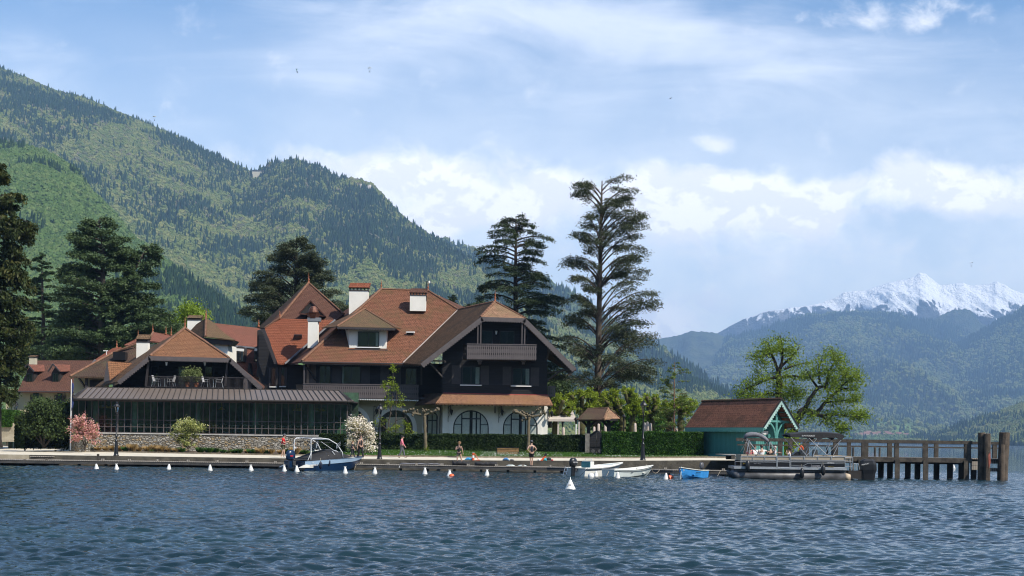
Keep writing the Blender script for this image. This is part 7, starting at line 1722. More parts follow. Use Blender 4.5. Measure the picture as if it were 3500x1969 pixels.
def person(label, loc, h_, face, pose, top=None, topk='short', bottom=None, botk='long', hair=m_hairb, hairk='short', shoes=m_blackp, cap=None, swim=None, seated=False):
    """face: heading in degrees, 0 = towards +x (right in the photo), 90 = away from the viewer, -90 = towards the viewer"""
    t = lthing('person', tuple(loc), label, 'person', rz=R(face)); k = h_/1.72; t.scale = (k, k, k)
    J = dict(BASE); J.update(pose); names = list(J)
    P = [Vector(J[n]) for n in names]; ix = {n: i for i, n in enumerate(names)}; rad = [RAD.get(n, RAD.get(n[:2])) for n in names]
    E = [('pel','sp'),('sp','ch'),('ch','nk'),('nk','hb'),('hb','hc'),('hc','ht')]
    for s in 'LR': E += [('ch','sh'+s),('sh'+s,'el'+s),('el'+s,'wr'+s),('wr'+s,'pa'+s),('pel','hi'+s),('hi'+s,'kn'+s),('kn'+s,'an'+s),('an'+s,'to'+s)]
    E = [(ix[a], ix[b_]) for a, b_ in E]
    f = (Vector(J['hc'])-Vector(J['hb'])); fw = Vector((1,0,-f.x/max(.05,f.z)*.6)).normalized()
    P.append(Vector(J['hc'])+fw*.105+Vector((0,0,-.01))); rad.append((.014,.016)); E.append((ix['hc'], len(P)-1))      # nose
    for s, sg in (('L',1),('R',-1)):
        w0, p0 = Vector(J['wr'+s]), Vector(J['pa'+s]); d = (p0-w0).normalized(); sd = d.cross(Vector((0,1,0)) if abs(d.y) < .8 else Vector((0,0,1))).normalized(); pn = d.cross(sd)*sg
        for q, (o_, l_) in enumerate(((-.030,.062),(-.010,.074),(.010,.070),(.028,.055))):
            a = p0+sd*o_+d*.03; b_ = a+d*l_*.55; c = b_+(d*.8+pn*.5).normalized()*l_*.5; n0 = len(P)
            P += [a, b_, c]; rad += [(.010,.010),(.009,.009),(.007,.007)]; E += [(ix['pa'+s], n0), (n0, n0+1), (n0+1, n0+2)]
        a = w0.lerp(p0, .6)-sd*.035; b_ = a-sd*.02+d*.035; n0 = len(P); P += [a, b_]; rad += [(.012,.012),(.009,.009)]; E += [(ix['pa'+s], n0), (n0, n0+1)]
    skin('body', P, E, rad, m_skin, t)
    V = lambda n: Vector(J[n])
    def sub(nm, chain, mat, lvl=1):
        pts = []; ed = []; rr = []
        for path in chain:
            for i, (p, r_) in enumerate(path):
                if isinstance(p, int): last = p; continue
                pts.append(p); rr.append(r_ if isinstance(r_, tuple) else (r_, r_)); n = len(pts)-1
                if i: ed.append((last, n))
                last = n
        return skin(nm, pts, ed, rr, mat, t, lvl)
    if top:
        low = V('pel').lerp(V('sp'), .1)
        ch_ = [[(low,(.176,.136)),(V('sp'),(.158,.126)),(V('ch'),(.182,.138)),(V('nk')-Vector((0,0,.03)),(.075,.075))]]
        if topk != 'tank':
            for s in 'LR':
                arm = [(2, 0),(V('sh'+s),(.078,.078)),(V('sh'+s).lerp(V('el'+s), .75),(.064,.064))]
                if topk == 'long': arm += [(V('el'+s),(.054,.054)),(V('wr'+s),(.038,.038))]
                ch_.append(arm)
        sub('shirt', ch_, top)
    if bottom:
        e_ = {'long': (1.0, .96), 'shorts': (.78, 0), 'brief': (.22, 0), 'wide': (1.0, .98)}[botk]; fl = 1.0 if botk != 'wide' else 1.7
        ch_ = [[(V('pel')+Vector((0,0,.04)),(.168,.130))]]
        for s in 'LR':
            leg = [(0, 0),(V('hi'+s),(.108,.108)),(V('hi'+s).lerp(V('kn'+s), e_[0]),(.074*(1.15 if botk == 'shorts' else 1),)*2)]
            if e_[1]: leg += [(V('kn'+s).lerp(V('an'+s), e_[1]),(.052*fl,)*2)]
            ch_.append(leg)
        sub('trousers' if botk in ('long','wide') else 'shorts', ch_, bottom)
    if shoes:
        for s in 'LR': sub('shoe', [[(V('an'+s)+Vector((-.03,0,-.03)),(.042,.042)),(V('an'+s).lerp(V('to'+s), .5)-Vector((0,0,.01)),(.046,.038)),(V('to'+s)+Vector((.03,0,0)),(.036,.028))]], shoes)
    hc = V('hc'); up = (V('ht')-V('hb')).normalized(); bk = Vector((-1,0,0))
    def blob(nm, c, rx, ry, rz_, mat, seed=0):
        rs = random.Random(seed); m = MB(); prof = []
        for i in range(8): a = -math.pi/2+math.pi*i/7; prof.append((max(.01, math.cos(a)), math.sin(a)))
        kk = len(m.v)
        for r_, z in prof:
            for j in range(10): a = 6.283*j/10; q = 1+rs.uniform(-.08,.08); m.v.append((c[0]+r_*rx*q*math.cos(a), c[1]+r_*ry*q*math.sin(a), c[2]+z*rz_*q))
        for i in range(7):
            for j in range(10): j2 = (j+1) % 10; m.f.append((i*10+j, i*10+j2, (i+1)*10+j2, (i+1)*10+j))
        return m.build(nm, mat, t, smooth=True, uv=False)
    hm_ = blob('hair', hc+Vector((-.025,0,.035)), .105, .098, .095, hair, 3)
    if hairk == 'long': blob('long_hair', hc+Vector((-.075,0,-.14)), .05, .095, .20, hair, 4)
    if hairk == 'bun': blob('hair_bun', hc+Vector((-.12,0,.09)), .05, .05, .05, hair, 5)
    if hairk == 'wild': blob('loose_hair', hc+Vector((-.06,.02,.10)), .13, .13, .10, hair, 6); blob('loose_hair', hc+Vector((.03,0,.02)), .08, .12, .07, hair, 7)
    if cap: blob('cap', hc+Vector((-.015,0,.065)), .112, .104, .085, cap, 8); MB().slab([hc+Vector((.07,-.07,.055)), hc+Vector((.07,.07,.055)), hc+Vector((.19,.05,.03)), hc+Vector((.19,-.05,.03))], (0,0,.012)).build('peak', cap, t)
    e = MB()
    for sg in (-1, 1): e.lathe([(.004,-.008),(.011,0),(.004,.008)], hc+fw*.088+Vector((0,sg*.032,.02)), 6)
    e.bar(hc+fw*.09+Vector((0,-.022,-.05)), hc+fw*.09+Vector((0,.022,-.05)), .008).build('face', m_hairk, t)
    for sg in (-1, 1): MB().lathe([(.008,-.025),(.016,0),(.008,.025)], hc+Vector((0,sg*.088,.0)), 6).build('ear', m_skin, t)
    if swim: swim(t)
    return t
def stand(px, Y, z): return (GX(px, Y, z), Y, z)
walk = dict(knL=(.14,.09,.50), anL=(.22,.09,.12), toL=(.37,.10,.08), knR=(-.04,-.09,.50), anR=(-.26,-.09,.14), toR=(-.14,-.09,.05), elL=(-.10,.22,1.13), wrL=(-.02,.23,.90), paL=(.01,.23,.83), elR=(.08,-.22,1.14), wrR=(.24,-.21,.95), paR=(.28,-.21,.89))
phone = dict(elL=(.04,.22,1.12), wrL=(.26,.10,1.16), paL=(.33,.07,1.17), elR=(.04,-.22,1.12), wrR=(.26,-.10,1.16), paR=(.33,-.06,1.18), hc=(.08,0,1.61), ht=(.07,0,1.68), hb=(.04,0,1.53), knL=(.06,.09,.49), anL=(.02,.09,.10), toL=(.17,.09,.04), knR=(-.02,-.09,.49), anR=(-.14,-.09,.10), toR=(.0,-.09,.05))
person('man in red polo, camouflage shorts and dark cap looking at his hands', stand(968, 101.2, .72), 1.70, 0, phone, top=c_red, bottom=c_camo, botk='shorts', hair=m_hairk, cap=c_gry, shoes=c_wht)
person('small girl in a white top behind the motorboat outboard', stand(1005, 100.5, .71), 1.12, 10, phone, top=c_wht, topk='long', bottom=c_dk, hair=m_hairl, hairk='long')
person('long haired girl in dark clothes walking beside the woman in black', stand(1204, 101.6, .72), 1.28, 0, dict(walk, **{k: phone[k] for k in ('elL','wrL','paL')}), top=c_dk, bottom=c_dk, hair=m_hairl, hairk='long', shoes=c_wht)
person('woman in black cropped top and wide black trousers by the white dogwood', stand(1232, 101.5, .72), 1.68, -50, dict(walk, elR=(0,-.24,1.12), wrR=(-.02,-.26,.88), paR=(-.01,-.26,.80)), top=c_blk, topk='tank', bottom=c_blk, botk='wide', hair=m_hairb, hairk='long', shoes=c_wht)
person('woman in pink top and grey trousers walking right along the path', stand(1373, 103.0, .80), 1.63, 0, dict(walk, hc=(.07,0,1.61), ht=(.06,0,1.68)), top=c_pink, topk='long', bottom=c_gry, hair=m_hairk, hairk='bun', shoes=m_hairb)
def suit(t):
    for sg in (-1, 1): MB().tube([(.05,sg*.10,1.34),(.02,sg*.10,1.44),(-.05,sg*.09,1.36)], .018, 5).build('strap', c_blk, t)
person('woman in black swimsuit with windblown hair standing on the jetty', stand(1568, 99.4, ZD+.003), 1.62, -80, dict(elR=(.04,-.26,1.14), wrR=(.16,-.08,1.26), paR=(.16,-.02,1.32), elL=(.0,.26,1.12), wrL=(.02,.30,.88), paL=(.04,.30,.80), hc=(.10,0,1.58), ht=(.10,0,1.65), hb=(.05,0,1.52), knR=(.02,-.12,.49), anR=(-.01,-.14,.09), toR=(.15,-.16,.04), knL=(.04,.17,.49), anL=(.0,.26,.10), toL=(.12,.32,.04), hiL=(0,.10,.88)), top=c_blk, topk='tank', bottom=c_blk, botk='brief', hair=m_hairl, hairk='wild', shoes=None, swim=suit)
person('woman in black tank top, shorts and cap standing with hand on hip, seen from behind', stand(1816, 98.35, ZD+.003), 1.76, 110, dict(elL=(-.06,.33,1.16), wrL=(-.08,.17,.99), paL=(-.06,.12,.98), elR=(-.06,-.33,1.18), wrR=(.02,-.20,.99), paR=(.06,-.15,.97), knR=(.02,-.08,.49), anR=(.04,-.07,.09), toR=(.18,-.09,.04), knL=(.05,.05,.49), anL=(.0,.03,.09), toL=(.14,.05,.04)), top=c_dk, topk='tank', bottom=c_blk, botk='shorts', hair=m_hairk, cap=c_gry, shoes=m_blackp)
# on the pontoon boat (seated)
sit = dict(pel=(0,0,.0), sp=(-.02,0,.18), ch=(-.03,0,.38), nk=(-.03,0,.54), hb=(-.01,0,.61), hc=(.0,0,.70), ht=(-.01,0,.78), hiL=(.05,.09,-.02), hiR=(.05,-.09,-.02), knL=(.45,.11,.0), knR=(.45,-.11,.0), anL=(.47,.11,-.36), anR=(.47,-.11,-.36), toL=(.6,.11,-.40), toR=(.6,-.11,-.40),
  shL=(-.03,.17,.47), shR=(-.03,-.17,.47), elL=(.02,.24,.22), elR=(.02,-.24,.22), wrL=(.22,.2,.16), wrR=(.22,-.2,.16), paL=(.29,.19,.15), paR=(.29,-.19,.15))
def onboat(x, y, d): q = B3(x, y, d); return (q.x, q.y, q.z)
armout = dict(sit, elR=(-.10,-.36,.42), wrR=(-.12,-.60,.40), paR=(-.12,-.68,.39))
raised = dict(sit, elR=(.12,-.32,.50), wrR=(.10,-.12,.72), paR=(.08,-.06,.78))
camera_ = dict(sit, elR=(.10,-.25,.40), wrR=(.14,-.10,.62), paR=(.13,-.05,.68), elL=(.10,.25,.40), wrL=(.14,.10,.62), paL=(.13,.05,.68))
SB = 462
person('woman in red and white patterned dress sitting at the bow of the pontoon boat', onboat(345, SB, .65), 1.66, 60, sit, top=c_patt, bottom=c_wht, hair=m_hairb, hairk='long')
person('man in sunglasses and white shirt facing the viewer on the pontoon boat', onboat(474, SB+4, 2.0), 1.70, -80, sit, top=c_wht, bottom=c_dk, hair=m_hairb)
person('man in white shirt and dark cap sitting with his arm along the bow sofa', onboat(518, SB, .62), 1.72, 95, armout, top=c_wht, bottom=c_dk, hair=m_hairk, cap=m_hairb)
person('dark haired person in black shirt leaning on the sofa of the pontoon boat', onboat(648, SB+14, .62), 1.72, 100, armout, top=c_blk, bottom=c_dk, hair=m_hairk)
person('grey haired man in white shirt with his arm raised to his face', onboat(722, SB+14, .75), 1.72, 175, raised, top=c_wht, bottom=c_dk, hair=m_hairg)
person('person in white shirt and black trousers holding a camera by the boat gate', onboat(925, 505, .55), 1.70, 165, camera_, top=c_wht, bottom=c_blk, hair=m_hairk)
# ---------------------------------------------------------------- things on the path and jetty
def lump(name, label, px, py, w_, h_, Y, mats, seed, cat, d_=.4, kids=()):
    rs = random.Random(seed); a = W(px, py, Y); x = a.x; z = qz(px)+.003 if Y > 99.9 else ZD+.003; secs = []
    ww = w_/F*Y; hh = h_/F*Y
    for i in range(7):
        u = -1+2*i/6; r_ = math.sqrt(max(.03, 1-u*u)); secs.append([(x+u*ww/2, Y+d_/2+d_/2*r_*math.cos(t_)*rs.uniform(.85,1.1), z+max(0, hh*r_*(math.sin(t_)*.5+.5)*rs.uniform(.75,1.05))) for t_ in np.linspace(-math.pi/2, math.pi*1.5, 11)[:-1]])
    o = MB().loft(secs).build(name, mats, smooth=True); put(o, label, cat); return o
m_bl = M('blue_fabric', (0.03,0.22,0.55), .8, .3, 8, col2=(0.05,0.38,0.70)); m_bl2 = M('blue_checked_fabric', (0.02,0.06,0.20), .8, .5, 25, col2=(0.10,0.30,0.55)); m_te = M('turquoise_fabric', (0.03,0.35,0.45), .8, .3, 10)
lump('towel', 'crumpled bright blue towel on the path edge beside the orange pump', 1602, 1575, 30, 11, 101.2, m_bl, 1, 'towel')
lump('backpack', 'blue checked backpack lying on the path edge below the bench', 1729, 1576, 24, 11, 101.0, m_bl2, 2, 'backpack'); lump('bag', 'small grey bag beside the blue checked backpack', 1750, 1576, 16, 7, 101.1, m_canvasg, 3, 'bag')
lump('bag', 'turquoise bag in the heap of gear right of the woman in cap', 1862, 1576, 15, 11, 101.3, m_te, 4, 'bag'); lump('bag', 'black bag at the right of the gear heap', 1876, 1576, 22, 13, 101.5, m_canvas, 5, 'bag'); lump('cloth', 'red cloth at the right end of the gear heap', 1888, 1576, 8, 6, 101.3, m_red, 6, 'cloth'); lump('bag', 'small white plastic bag left of the orange fin', 1841, 1576, 9, 8, 101.2, c_wht, 7, 'bag')
p0, p1 = W(1849, 1576, 101.25), W(1864, 1552, 101.25); p0.z = .765
fo = MB().slab([p0+Vector((-.07,0,0)), p0+Vector((.1,0,.0)), p1+Vector((.08,0,-.12)), p1+Vector((-.12,0,-.2))], (0,.06,0)).build('swim_fin', m_orange); put(fo, 'orange and black swim fin sticking up from the gear heap', 'fin'); MB().slab([p1+Vector((-.12,-.002,-.2)), p1+Vector((.08,-.002,-.12)), p1+Vector((.12,0,.02)), p1+Vector((-.02,0,.06))], (0,.064,0)).build('tip', m_canvas, fo)
q = W(1617, 1576, 101.2); q.z = qz(1617)+.002
pu = thing('hand_pump', tuple(q), 'orange and white hand pump with trailing orange hose on the path edge', 'pump')
MB().lathe([(.09,0),(.09,.18)], q, 10).lathe([(.085,.36),(.085,.50),(.03,.53)], q, 10).build('cylinder', m_orange, pu); MB().lathe([(.085,.18),(.085,.36)], q, 10).build('white_band', m_white, pu)
MB().bar(q+Vector((-.1,0,.58)), q+Vector((.1,0,.58)), .03).bar(q+Vector((0,0,.5)), q+Vector((0,0,.58)), .02).build('handle', m_alu, pu)
MB().tube([q+Vector(v_) for v_ in ((.05,-.1,.5),(.14,-.1,.46),(.25,-.12,.25),(.38,-.12,.05),(.5,-.1,.02),(.2,-.15,.02))], .022, 6).build('hose', m_orange, pu)
def board(label, x0, x1, py, Y, mat, mat2, h_=.12, seed=0):
    rs = random.Random(seed); a, b_ = GX(x0, Y, ZD), GX(x1, Y, ZD); secs = []
    for i in range(15):
        u = i/14; r_ = math.sqrt(max(.02, 1-(2*u-1)**4)); hh = h_*(.7+.5*rs.random())
        secs.append([(lerp(a, b_, u), Y+.35+.36*r_*math.cos(t_), ZD+.006+max(0, hh*(.5+.5*math.sin(t_)))) for t_ in np.linspace(-math.pi/2, math.pi*1.5, 9)[:-1]])
    o = MB().loft(secs).build('paddleboard', mat, smooth=True); put(o, label, 'paddleboard', 'deflated paddleboards on the jetty')
    secs2 = [[(p_[0], p_[1]-.012, p_[2]+.004) for p_ in s[1:4]] for s in secs[2:-2]]; MB().loft(secs2, cap=False, closed=False).build('stripe', mat2, o)
board('deflated grey paddleboard on the jetty behind the first mooring blocks', 1365, 1515, 1588, 98.9, m_canvasg, m_blackp, .10, 1)
board('black and blue deflated paddleboard at the feet of the woman in swimsuit', 1545, 1605, 1590, 98.5, m_canvas, m_bl, .30, 2)
board('black and blue deflated paddleboard right of the woman in swimsuit', 1622, 1698, 1590, 98.5, m_canvas, m_bl, .26, 3)
for i, (px, lab) in enumerate(((1745,'coil of pale rope on the jetty left of the woman in cap'),(1785,'coil of pale rope on the jetty beside a mooring block'))):
    c = W(px, 1593, 98.5); mb = MB()
    for k in range(4): mb.tube([(c.x+(.30-.04*k)*math.cos(t_), 98.55+(.2-.03*k)*math.sin(t_), ZD+.03+.02*k) for t_ in np.linspace(0,6.283,13)], .02, 5)
    put(mb.build('rope_coil', m_gelg), lab, 'rope')
line('white rope tied round the jetty edge below the woman in pink', (1366,1589,98.5), (1364,1600,98.5), .0, m_white, .03)
# bench
bn = thing('park_bench', (GX(1735,110.2,1.05), 110.2, 1.05), 'wooden slatted bench with dark metal frame on the daisy lawn', 'bench')
a, b_, c, e = rect(1699, 1530, 1773, 1553, 110.2)
mb = MB()
for k in range(4): zz_ = lerp(e-.10, e-.42, k/3); mb.box((a, 110.05+.03*k, zz_-.035), (b_, 110.09+.03*k, zz_+.035))
mb.build('backrest', M('bench_slats', (0.36,0.20,0.085), .6, .2, 5), bn)
MB().box((a, 110.2, c+.30), (b_, 110.6, c+.34)).build('seat', M('bench_seat', (0.36,0.20,0.085), .6, .2, 5), bn)
for x in (a-.03, b_+.0): MB().bar((x,110.05,e), (x,110.2,c+.3), .06).bar((x,110.2,c+.3), (x,110.02,c-.12), .06).bar((x,110.2,c+.32), (x,110.6,c+.32), .05).bar((x,110.58,c+.32), (x,110.65,c-.12), .06).build('leg', m_iron, bn)
MB().bar((a,110.05,e), (b_,110.05,e), .05).build('top_rail', m_iron, bn)
# flag and pole, bin
fp = thing('flagpole', (GX(242,112.9,1), 112.9, .95), 'white flagpole with a limp dark blue flag at the left end of the veranda', 'flagpole')
A_ = Vector((GX(242,110.9,3), 110.9, .93)); B_ = Vector((A_.x, 110.9, W(245,1297,110.9).z)); MB().tube([A_, B_], [.05,.03], 8).build('pole', m_white, fp)
secs = []
for i in range(9):
    z = lerp(B_.z-.25, B_.z-2.35, i/8); wv = .10+.06*math.sin(i*1.3); secs.append([(B_.x+.04, 110.88, z), (B_.x+.06+wv*.5, 110.88-.08*math.sin(i), z-.02), (B_.x+.05+wv, 110.9, z), (B_.x+.05+wv*.5, 110.96, z)])
MB().loft(secs).build('flag', M('dark_blue_flag', (0.015,0.03,0.12), .8, .3, 5), fp, smooth=True)
bi = thing('litter_bin', (GX(36,126.5,.85), 126.5, .85), 'dark green slatted litter bin beside a board at the far left', 'bin')
a, b_, c, e = rect(28, 1484, 46, 1524, 126.5); c = .83
mb = MB()
for k in range(7): x = lerp(a, b_-.07, k/6); mb.box((x, 126.5, c), (x+.05, 126.55, e))
mb.box((a+.02, 126.56, c), (b_-.02, 127.0, e-.02)).build('casing', M('dark_green_paint', (0.008,0.03,0.022), .5), bi); MB().box((a-.04, 126.45, e+.002), (b_+.04, 127.05, e+.06)).build('lid', m_iron, bi)
put(rbox(MB(), 21, 1481, 26, 1522, 126, .06).build('sign_post', m_oldwood), 'narrow wooden board standing left of the litter bin', 'board')
# ---------------------------------------------------------------- roofed gate
YG = 113.9
gt = thing('roofed_gate', (GX(2040,YG,1.1), YG, 1.1), 'dark double gate under a small hipped tile roof on timber posts', 'gate')
def q7(x, y): return (1880+.1941*x, 1380+.1942*y)
rbox(MB(), 2000, 1482, 2015, 1560, YG-.3, .5).build('stone_pier', m_stoneblk, gt); rbox(MB(), 2062, 1484, 2067, 1560, YG-.2, .4).build('stone_pier', m_stoneblk, gt)
for sd, (x0, x1) in enumerate(((2016, 2038.6), (2039.4, 2061.5))):
    xa, xb = GX(x0, YG, 2), GX(x1, YG, 2); zb_ = 1.06; zt0 = W(2016, 1484, YG).z; zt1 = W(2039, 1471, YG).z; pts = [(xa, YG, zb_)]
    for k in range(9):
        u = k/8; v_ = u if sd == 0 else 1-u; pts.append((lerp(xa, xb, u), YG, zt0+(zt1-zt0)*(0.5-.5*math.cos(math.pi*v_))))
    pts.append((xb, YG, zb_)); lf = MB().slab(pts, (0,.06,0)).build('gate_leaf', m_siding, gt)
    MB().box((xa, YG-.03, 1.72), (xb, YG-.002, 1.79)).build('rail', m_iron, lf)
    cx = (xa+xb)/2; mb = MB()
    for t_ in range(10): a_ = t_*.628; mb.bar((cx+.12*math.cos(a_), YG-.012, 1.42+.13*math.sin(a_)), (cx+.12*math.cos(a_+.5), YG-.012, 1.42+.13*math.sin(a_+.5)), .02)
    mb.bar((cx-.06,YG-.012,1.36), (cx+.06,YG-.012,1.5), .02).bar((cx+.06,YG-.012,1.36), (cx-.06,YG-.012,1.5), .02).build('crest', M('pale_grey_crest', (0.20,0.21,0.22), .7), lf)
for px, y_ in ((2012, YG+.4), (2080, YG+.4)): x = GX(px, y_, 3); MB().box((x-.14, y_-.1, 1.1), (x+.14, y_+.16, W(px, 1434, y_).z)).build('post', m_dark, gt)
for px, dx_ in ((2012,-24),(2012,24),(2080,-24),(2080,24)): MB().bar(W(px, 1460, YG+.45), W(px+dx_, 1436, YG+.45), .16, .2).build('brace', m_dark, gt)
MB().slab([W(1980,1434,YG-.2), W(2112,1431,YG-.2), W(2112,1431,YG-.2)+Vector((0,1.6,0)), W(1980,1434,YG-.2)+Vector((0,1.6,0))], (0,0,-.16)).build('wall_plate', m_dark, gt)
R0, R1 = (2006,1398,YG+1.1), (2079,1395,YG+1.1)
roof('roof', [(1972,1433,YG-.6),(2064,1433,YG-.9),R1,R0], 0, m_tile_dark, gt, .08); roof('roof', [(2064,1433,YG-.9),(2119,1428,YG+.8),R1], 0, m_tile_hip, gt, .08)
roof('roof', [(1972,1433,YG-.6),R0,(1996,1432,YG+2.4)], 0, m_tile_dark, gt, .08); roof('roof', [R0,R1,(2119,1428,YG+.9),(1996,1430,YG+2.5)], 0, m_tile_dark, gt, .08)
ridge(gt, [R0, R1], .09, mat=m_tile_dark); ridge(gt, [R1, (2064,1432,YG-.9)], .08, mat=m_tile_hip); ridge(gt, [R1, (2119,1427,YG+.8)], .06, mat=m_tile_dark)
# white tent, parasols
tn = thing('tent', (GX(1915,121,1.3), 121, 1.3), 'white fabric terrace awning on slim posts behind the pollards', 'tent')
m_tent = M('tent_fabric', (0.45,0.40,0.37), .9, .05, 2)
MB().slab(PP([(1868,1432,120.6),(1970,1434,120.6),(1958,1405,123.5),(1868,1402,123.5)], 0), (0,0,-.05)).build('roof', m_tent, tn); MB().slab(PP([(1868,1432),(1970,1434),(1970,1441),(1868,1440)], 120.55), (0,.03,0)).build('valance', m_tent, tn)
for px in (1979, 1908): x = GX(px, 120.8, 3); MB().box((x-.07, 120.7, 1.3), (x+.07, 120.85, W(px, 1440, 120.8).z)).build('post', m_tent, tn)
m_para = M('parasol_cloth', (0.46,0.38,0.33), .9, .15, 5)
for px, yt, Y_, lab in ((1925,1460,118.5,'closed pale parasol left of the white garden lamp post'),(2030,1458,120,'closed pale parasol seen between the gate posts at left'),(2045,1448,121,'closed pale parasol seen above the middle of the gate'),(2068,1448,120.5,'closed pale parasol seen beside the right gate post'),(2170,1446,121,'closed brownish parasol against a pollard trunk'),(2203,1444,119.5,'closed pale parasol immediately right of the lamp post'),(2212,1441,120,'closed pale parasol in the middle of the three right of the lamp post'),(2223,1446,119,'closed pale parasol, right one of the three by the lamp post'),(2312,1462,119,'closed pale parasol at the foot of the larch')):
    x = GX(px, Y_, 2); zt_ = W(px, yt, Y_).z; o = thing('parasol', (x, Y_, 1.25), lab, 'parasol', 'closed parasols behind the hedge')
    MB().lathe([(.02,0),(.10,-.05),(.13,-.6),(.20,-1.2),(.17,-1.35),(.05,-1.36)][::-1], (x, Y_, zt_), 8).build('canopy', m_para, o, smooth=True); MB().lathe([(.03,1.25),(.03,zt_-1.2)], (x, Y_, 0), 6).build('pole', m_white, o)
# ---------------------------------------------------------------- terrace furniture
ZT = W(700, 1324, YL-.6).z
def chair_t():
    o = lthing('terrace_chair', (0,0,0), 'x', 'chair'); m_mesh = M('pale_mesh_fabric', (0.50,0.50,0.52), .8, .05, 5)
    MB().slab([(-.24,-.22,.43),(.22,-.22,.45),(.22,.22,.45),(-.24,.22,.43)], (0,0,.02)).build('seat', m_mesh, o); MB().slab([(-.24,-.22,.45),(-.24,.22,.45),(-.36,.20,.92),(-.36,-.20,.92)], (.02,0,0)).build('backrest', m_mesh, o)
    for sg in (-1, 1):
        MB().tube([(-.34,sg*.24,0),(-.22,sg*.24,.43),(-.22,sg*.24,.64),(.22,sg*.24,.64),(.22,sg*.24,.43),(.26,sg*.24,0)], .016, 5).build('leg', m_alu, o)
    return o
cp0 = chair_t(); fi = True
for px, face, lab in ((535,0,'pale mesh chair left of the left terrace table'),(584,180,'pale mesh chair right of the left terrace table'),(704,0,'pale mesh chair left of the right terrace table'),(748,180,'pale mesh chair right of the right terrace table')):
    o = cp0 if fi else copy_tree(cp0); fi = False; LOCAL.add(o.name); z = ZT; o.location = (GX(px, YL-.35, z), YL-.35, z); o.rotation_euler.z = R(face+random.uniform(-12,12)); put(o, lab, 'chair', 'chairs on the upper terrace')
for px, lab in ((563,'small round terrace table between the left pair of chairs'),(729,'small round terrace table between the right pair of chairs')):
    x = GX(px, YL-.35, ZT); o = thing('terrace_table', (x, YL-.35, ZT), lab, 'table', 'tables on the upper terrace'); MB().lathe([(.22,0),(.04,.04),(.035,.70)], (x, YL-.35, ZT), 10).build('pedestal', m_alu, o); MB().lathe([(.36,.70),(.38,.73)], (x, YL-.35, ZT), 16).build('table_top', m_zinc, o)
rs = np.random.RandomState(77)
for px, lab in ((632,'left bushy olive shrub in a terracotta pot on the terrace'),(662,'right bushy olive shrub in a terracotta pot on the terrace')):
    x = GX(px+8, YL-.4, ZT); o = thing('potted_olive', (x, YL-.4, ZT), lab, 'plant', 'potted olives on the terrace')
    MB().lathe([(.16,0),(.21,.32),(.23,.34),(.20,.36)], (x, YL-.4, ZT), 12).build('pot', m_terra, o); n = 1500; d = rs.randn(n,3); d /= np.linalg.norm(d, axis=1)[:, None]; r_ = rs.rand(n,1)**.5
    P = np.array([x, YL-.4, ZT+.95])+d*r_*[.55,.5,.55]; P[:, 2] += (rs.rand(n) < .12)*rs.rand(n)*.5; leafmesh('foliage', quads(P, .07, rs, aspect=2.2, droop=-.8), L_olive, o)
    mb = MB()
    for k in range(7): mb.tube([(x, YL-.4, ZT+.3), (x+rs.randn()*.2, YL-.4+rs.randn()*.15, ZT+1.1)], [.02,.006], 4)
    mb.build('stems', m_bark, o)
# ---------------------------------------------------------------- in the sky and on the ridges
def hillpt(hn, px, py):
    P, ns, nt = HILLS[hn]; Q = P.reshape(-1, 3); u = Q[:, 0]/Q[:, 1]*F; v_ = (Q[:, 2]-H)/Q[:, 1]*F
    X_ = CX+(u*c_+v_*s_); Y_ = CY+SH-(-u*s_+v_*c_); i = np.argmin((X_-px)**2+(Y_-py)**2+Q[:, 1]*1e-3); return Vector(Q[i])
m_rock = M('pale_limestone', (0.42,0.38,0.33), 1.0, .3, .05, bump=0)
def rock(hn, px, py, w_, h_, lab, seed):
    p = hillpt(hn, px, py); k = p.y/F; rs = random.Random(seed); secs = []
    for i in range(7):
        u = i/6; ww = w_*k/2*(.5+.6*math.sin(math.pi*(.15+.8*u)))*rs.uniform(.75,1.1); cx = rs.uniform(-.15,.15)*w_*k
        secs.append([(p.x+cx+ww*math.cos(t_)*rs.uniform(.8,1.15), p.y-14+ww*.7*math.sin(t_)*rs.uniform(.7,1.2), p.z+(u-.5)*h_*k) for t_ in [R(36*q) for q in range(10)]])
    put(MB().loft(secs).build('rock_outcrop', m_rock), lab, 'rock', 'bare rock faces on the wooded slopes')
rock('wooded_mountain', 1262, 662, 26, 52, 'grey cliff face on the shoulder of the mountain ridge', 1); rock('wooded_mountain', 1238, 650, 20, 30, 'small grey cliff left of the ridge shoulder cliff', 2)
rock('green_slope', 303, 697, 14, 34, 'pale rock scar on the nearer green slope, above the pine', 3); rock('green_slope', 428, 815, 9, 15, 'small white rock face peeping behind the pine top', 4); rock('green_slope', 622, 985, 12, 40, 'tall pale rock scar low on the slope behind the roofs', 5)
rock('wooded_mountain', 866, 852, 16, 12, 'small pale rock patch above the cedar behind the roofs', 6); rock('wooded_mountain', 1340, 868, 20, 9, 'small pale rock band mid-slope left of the cedars', 7)
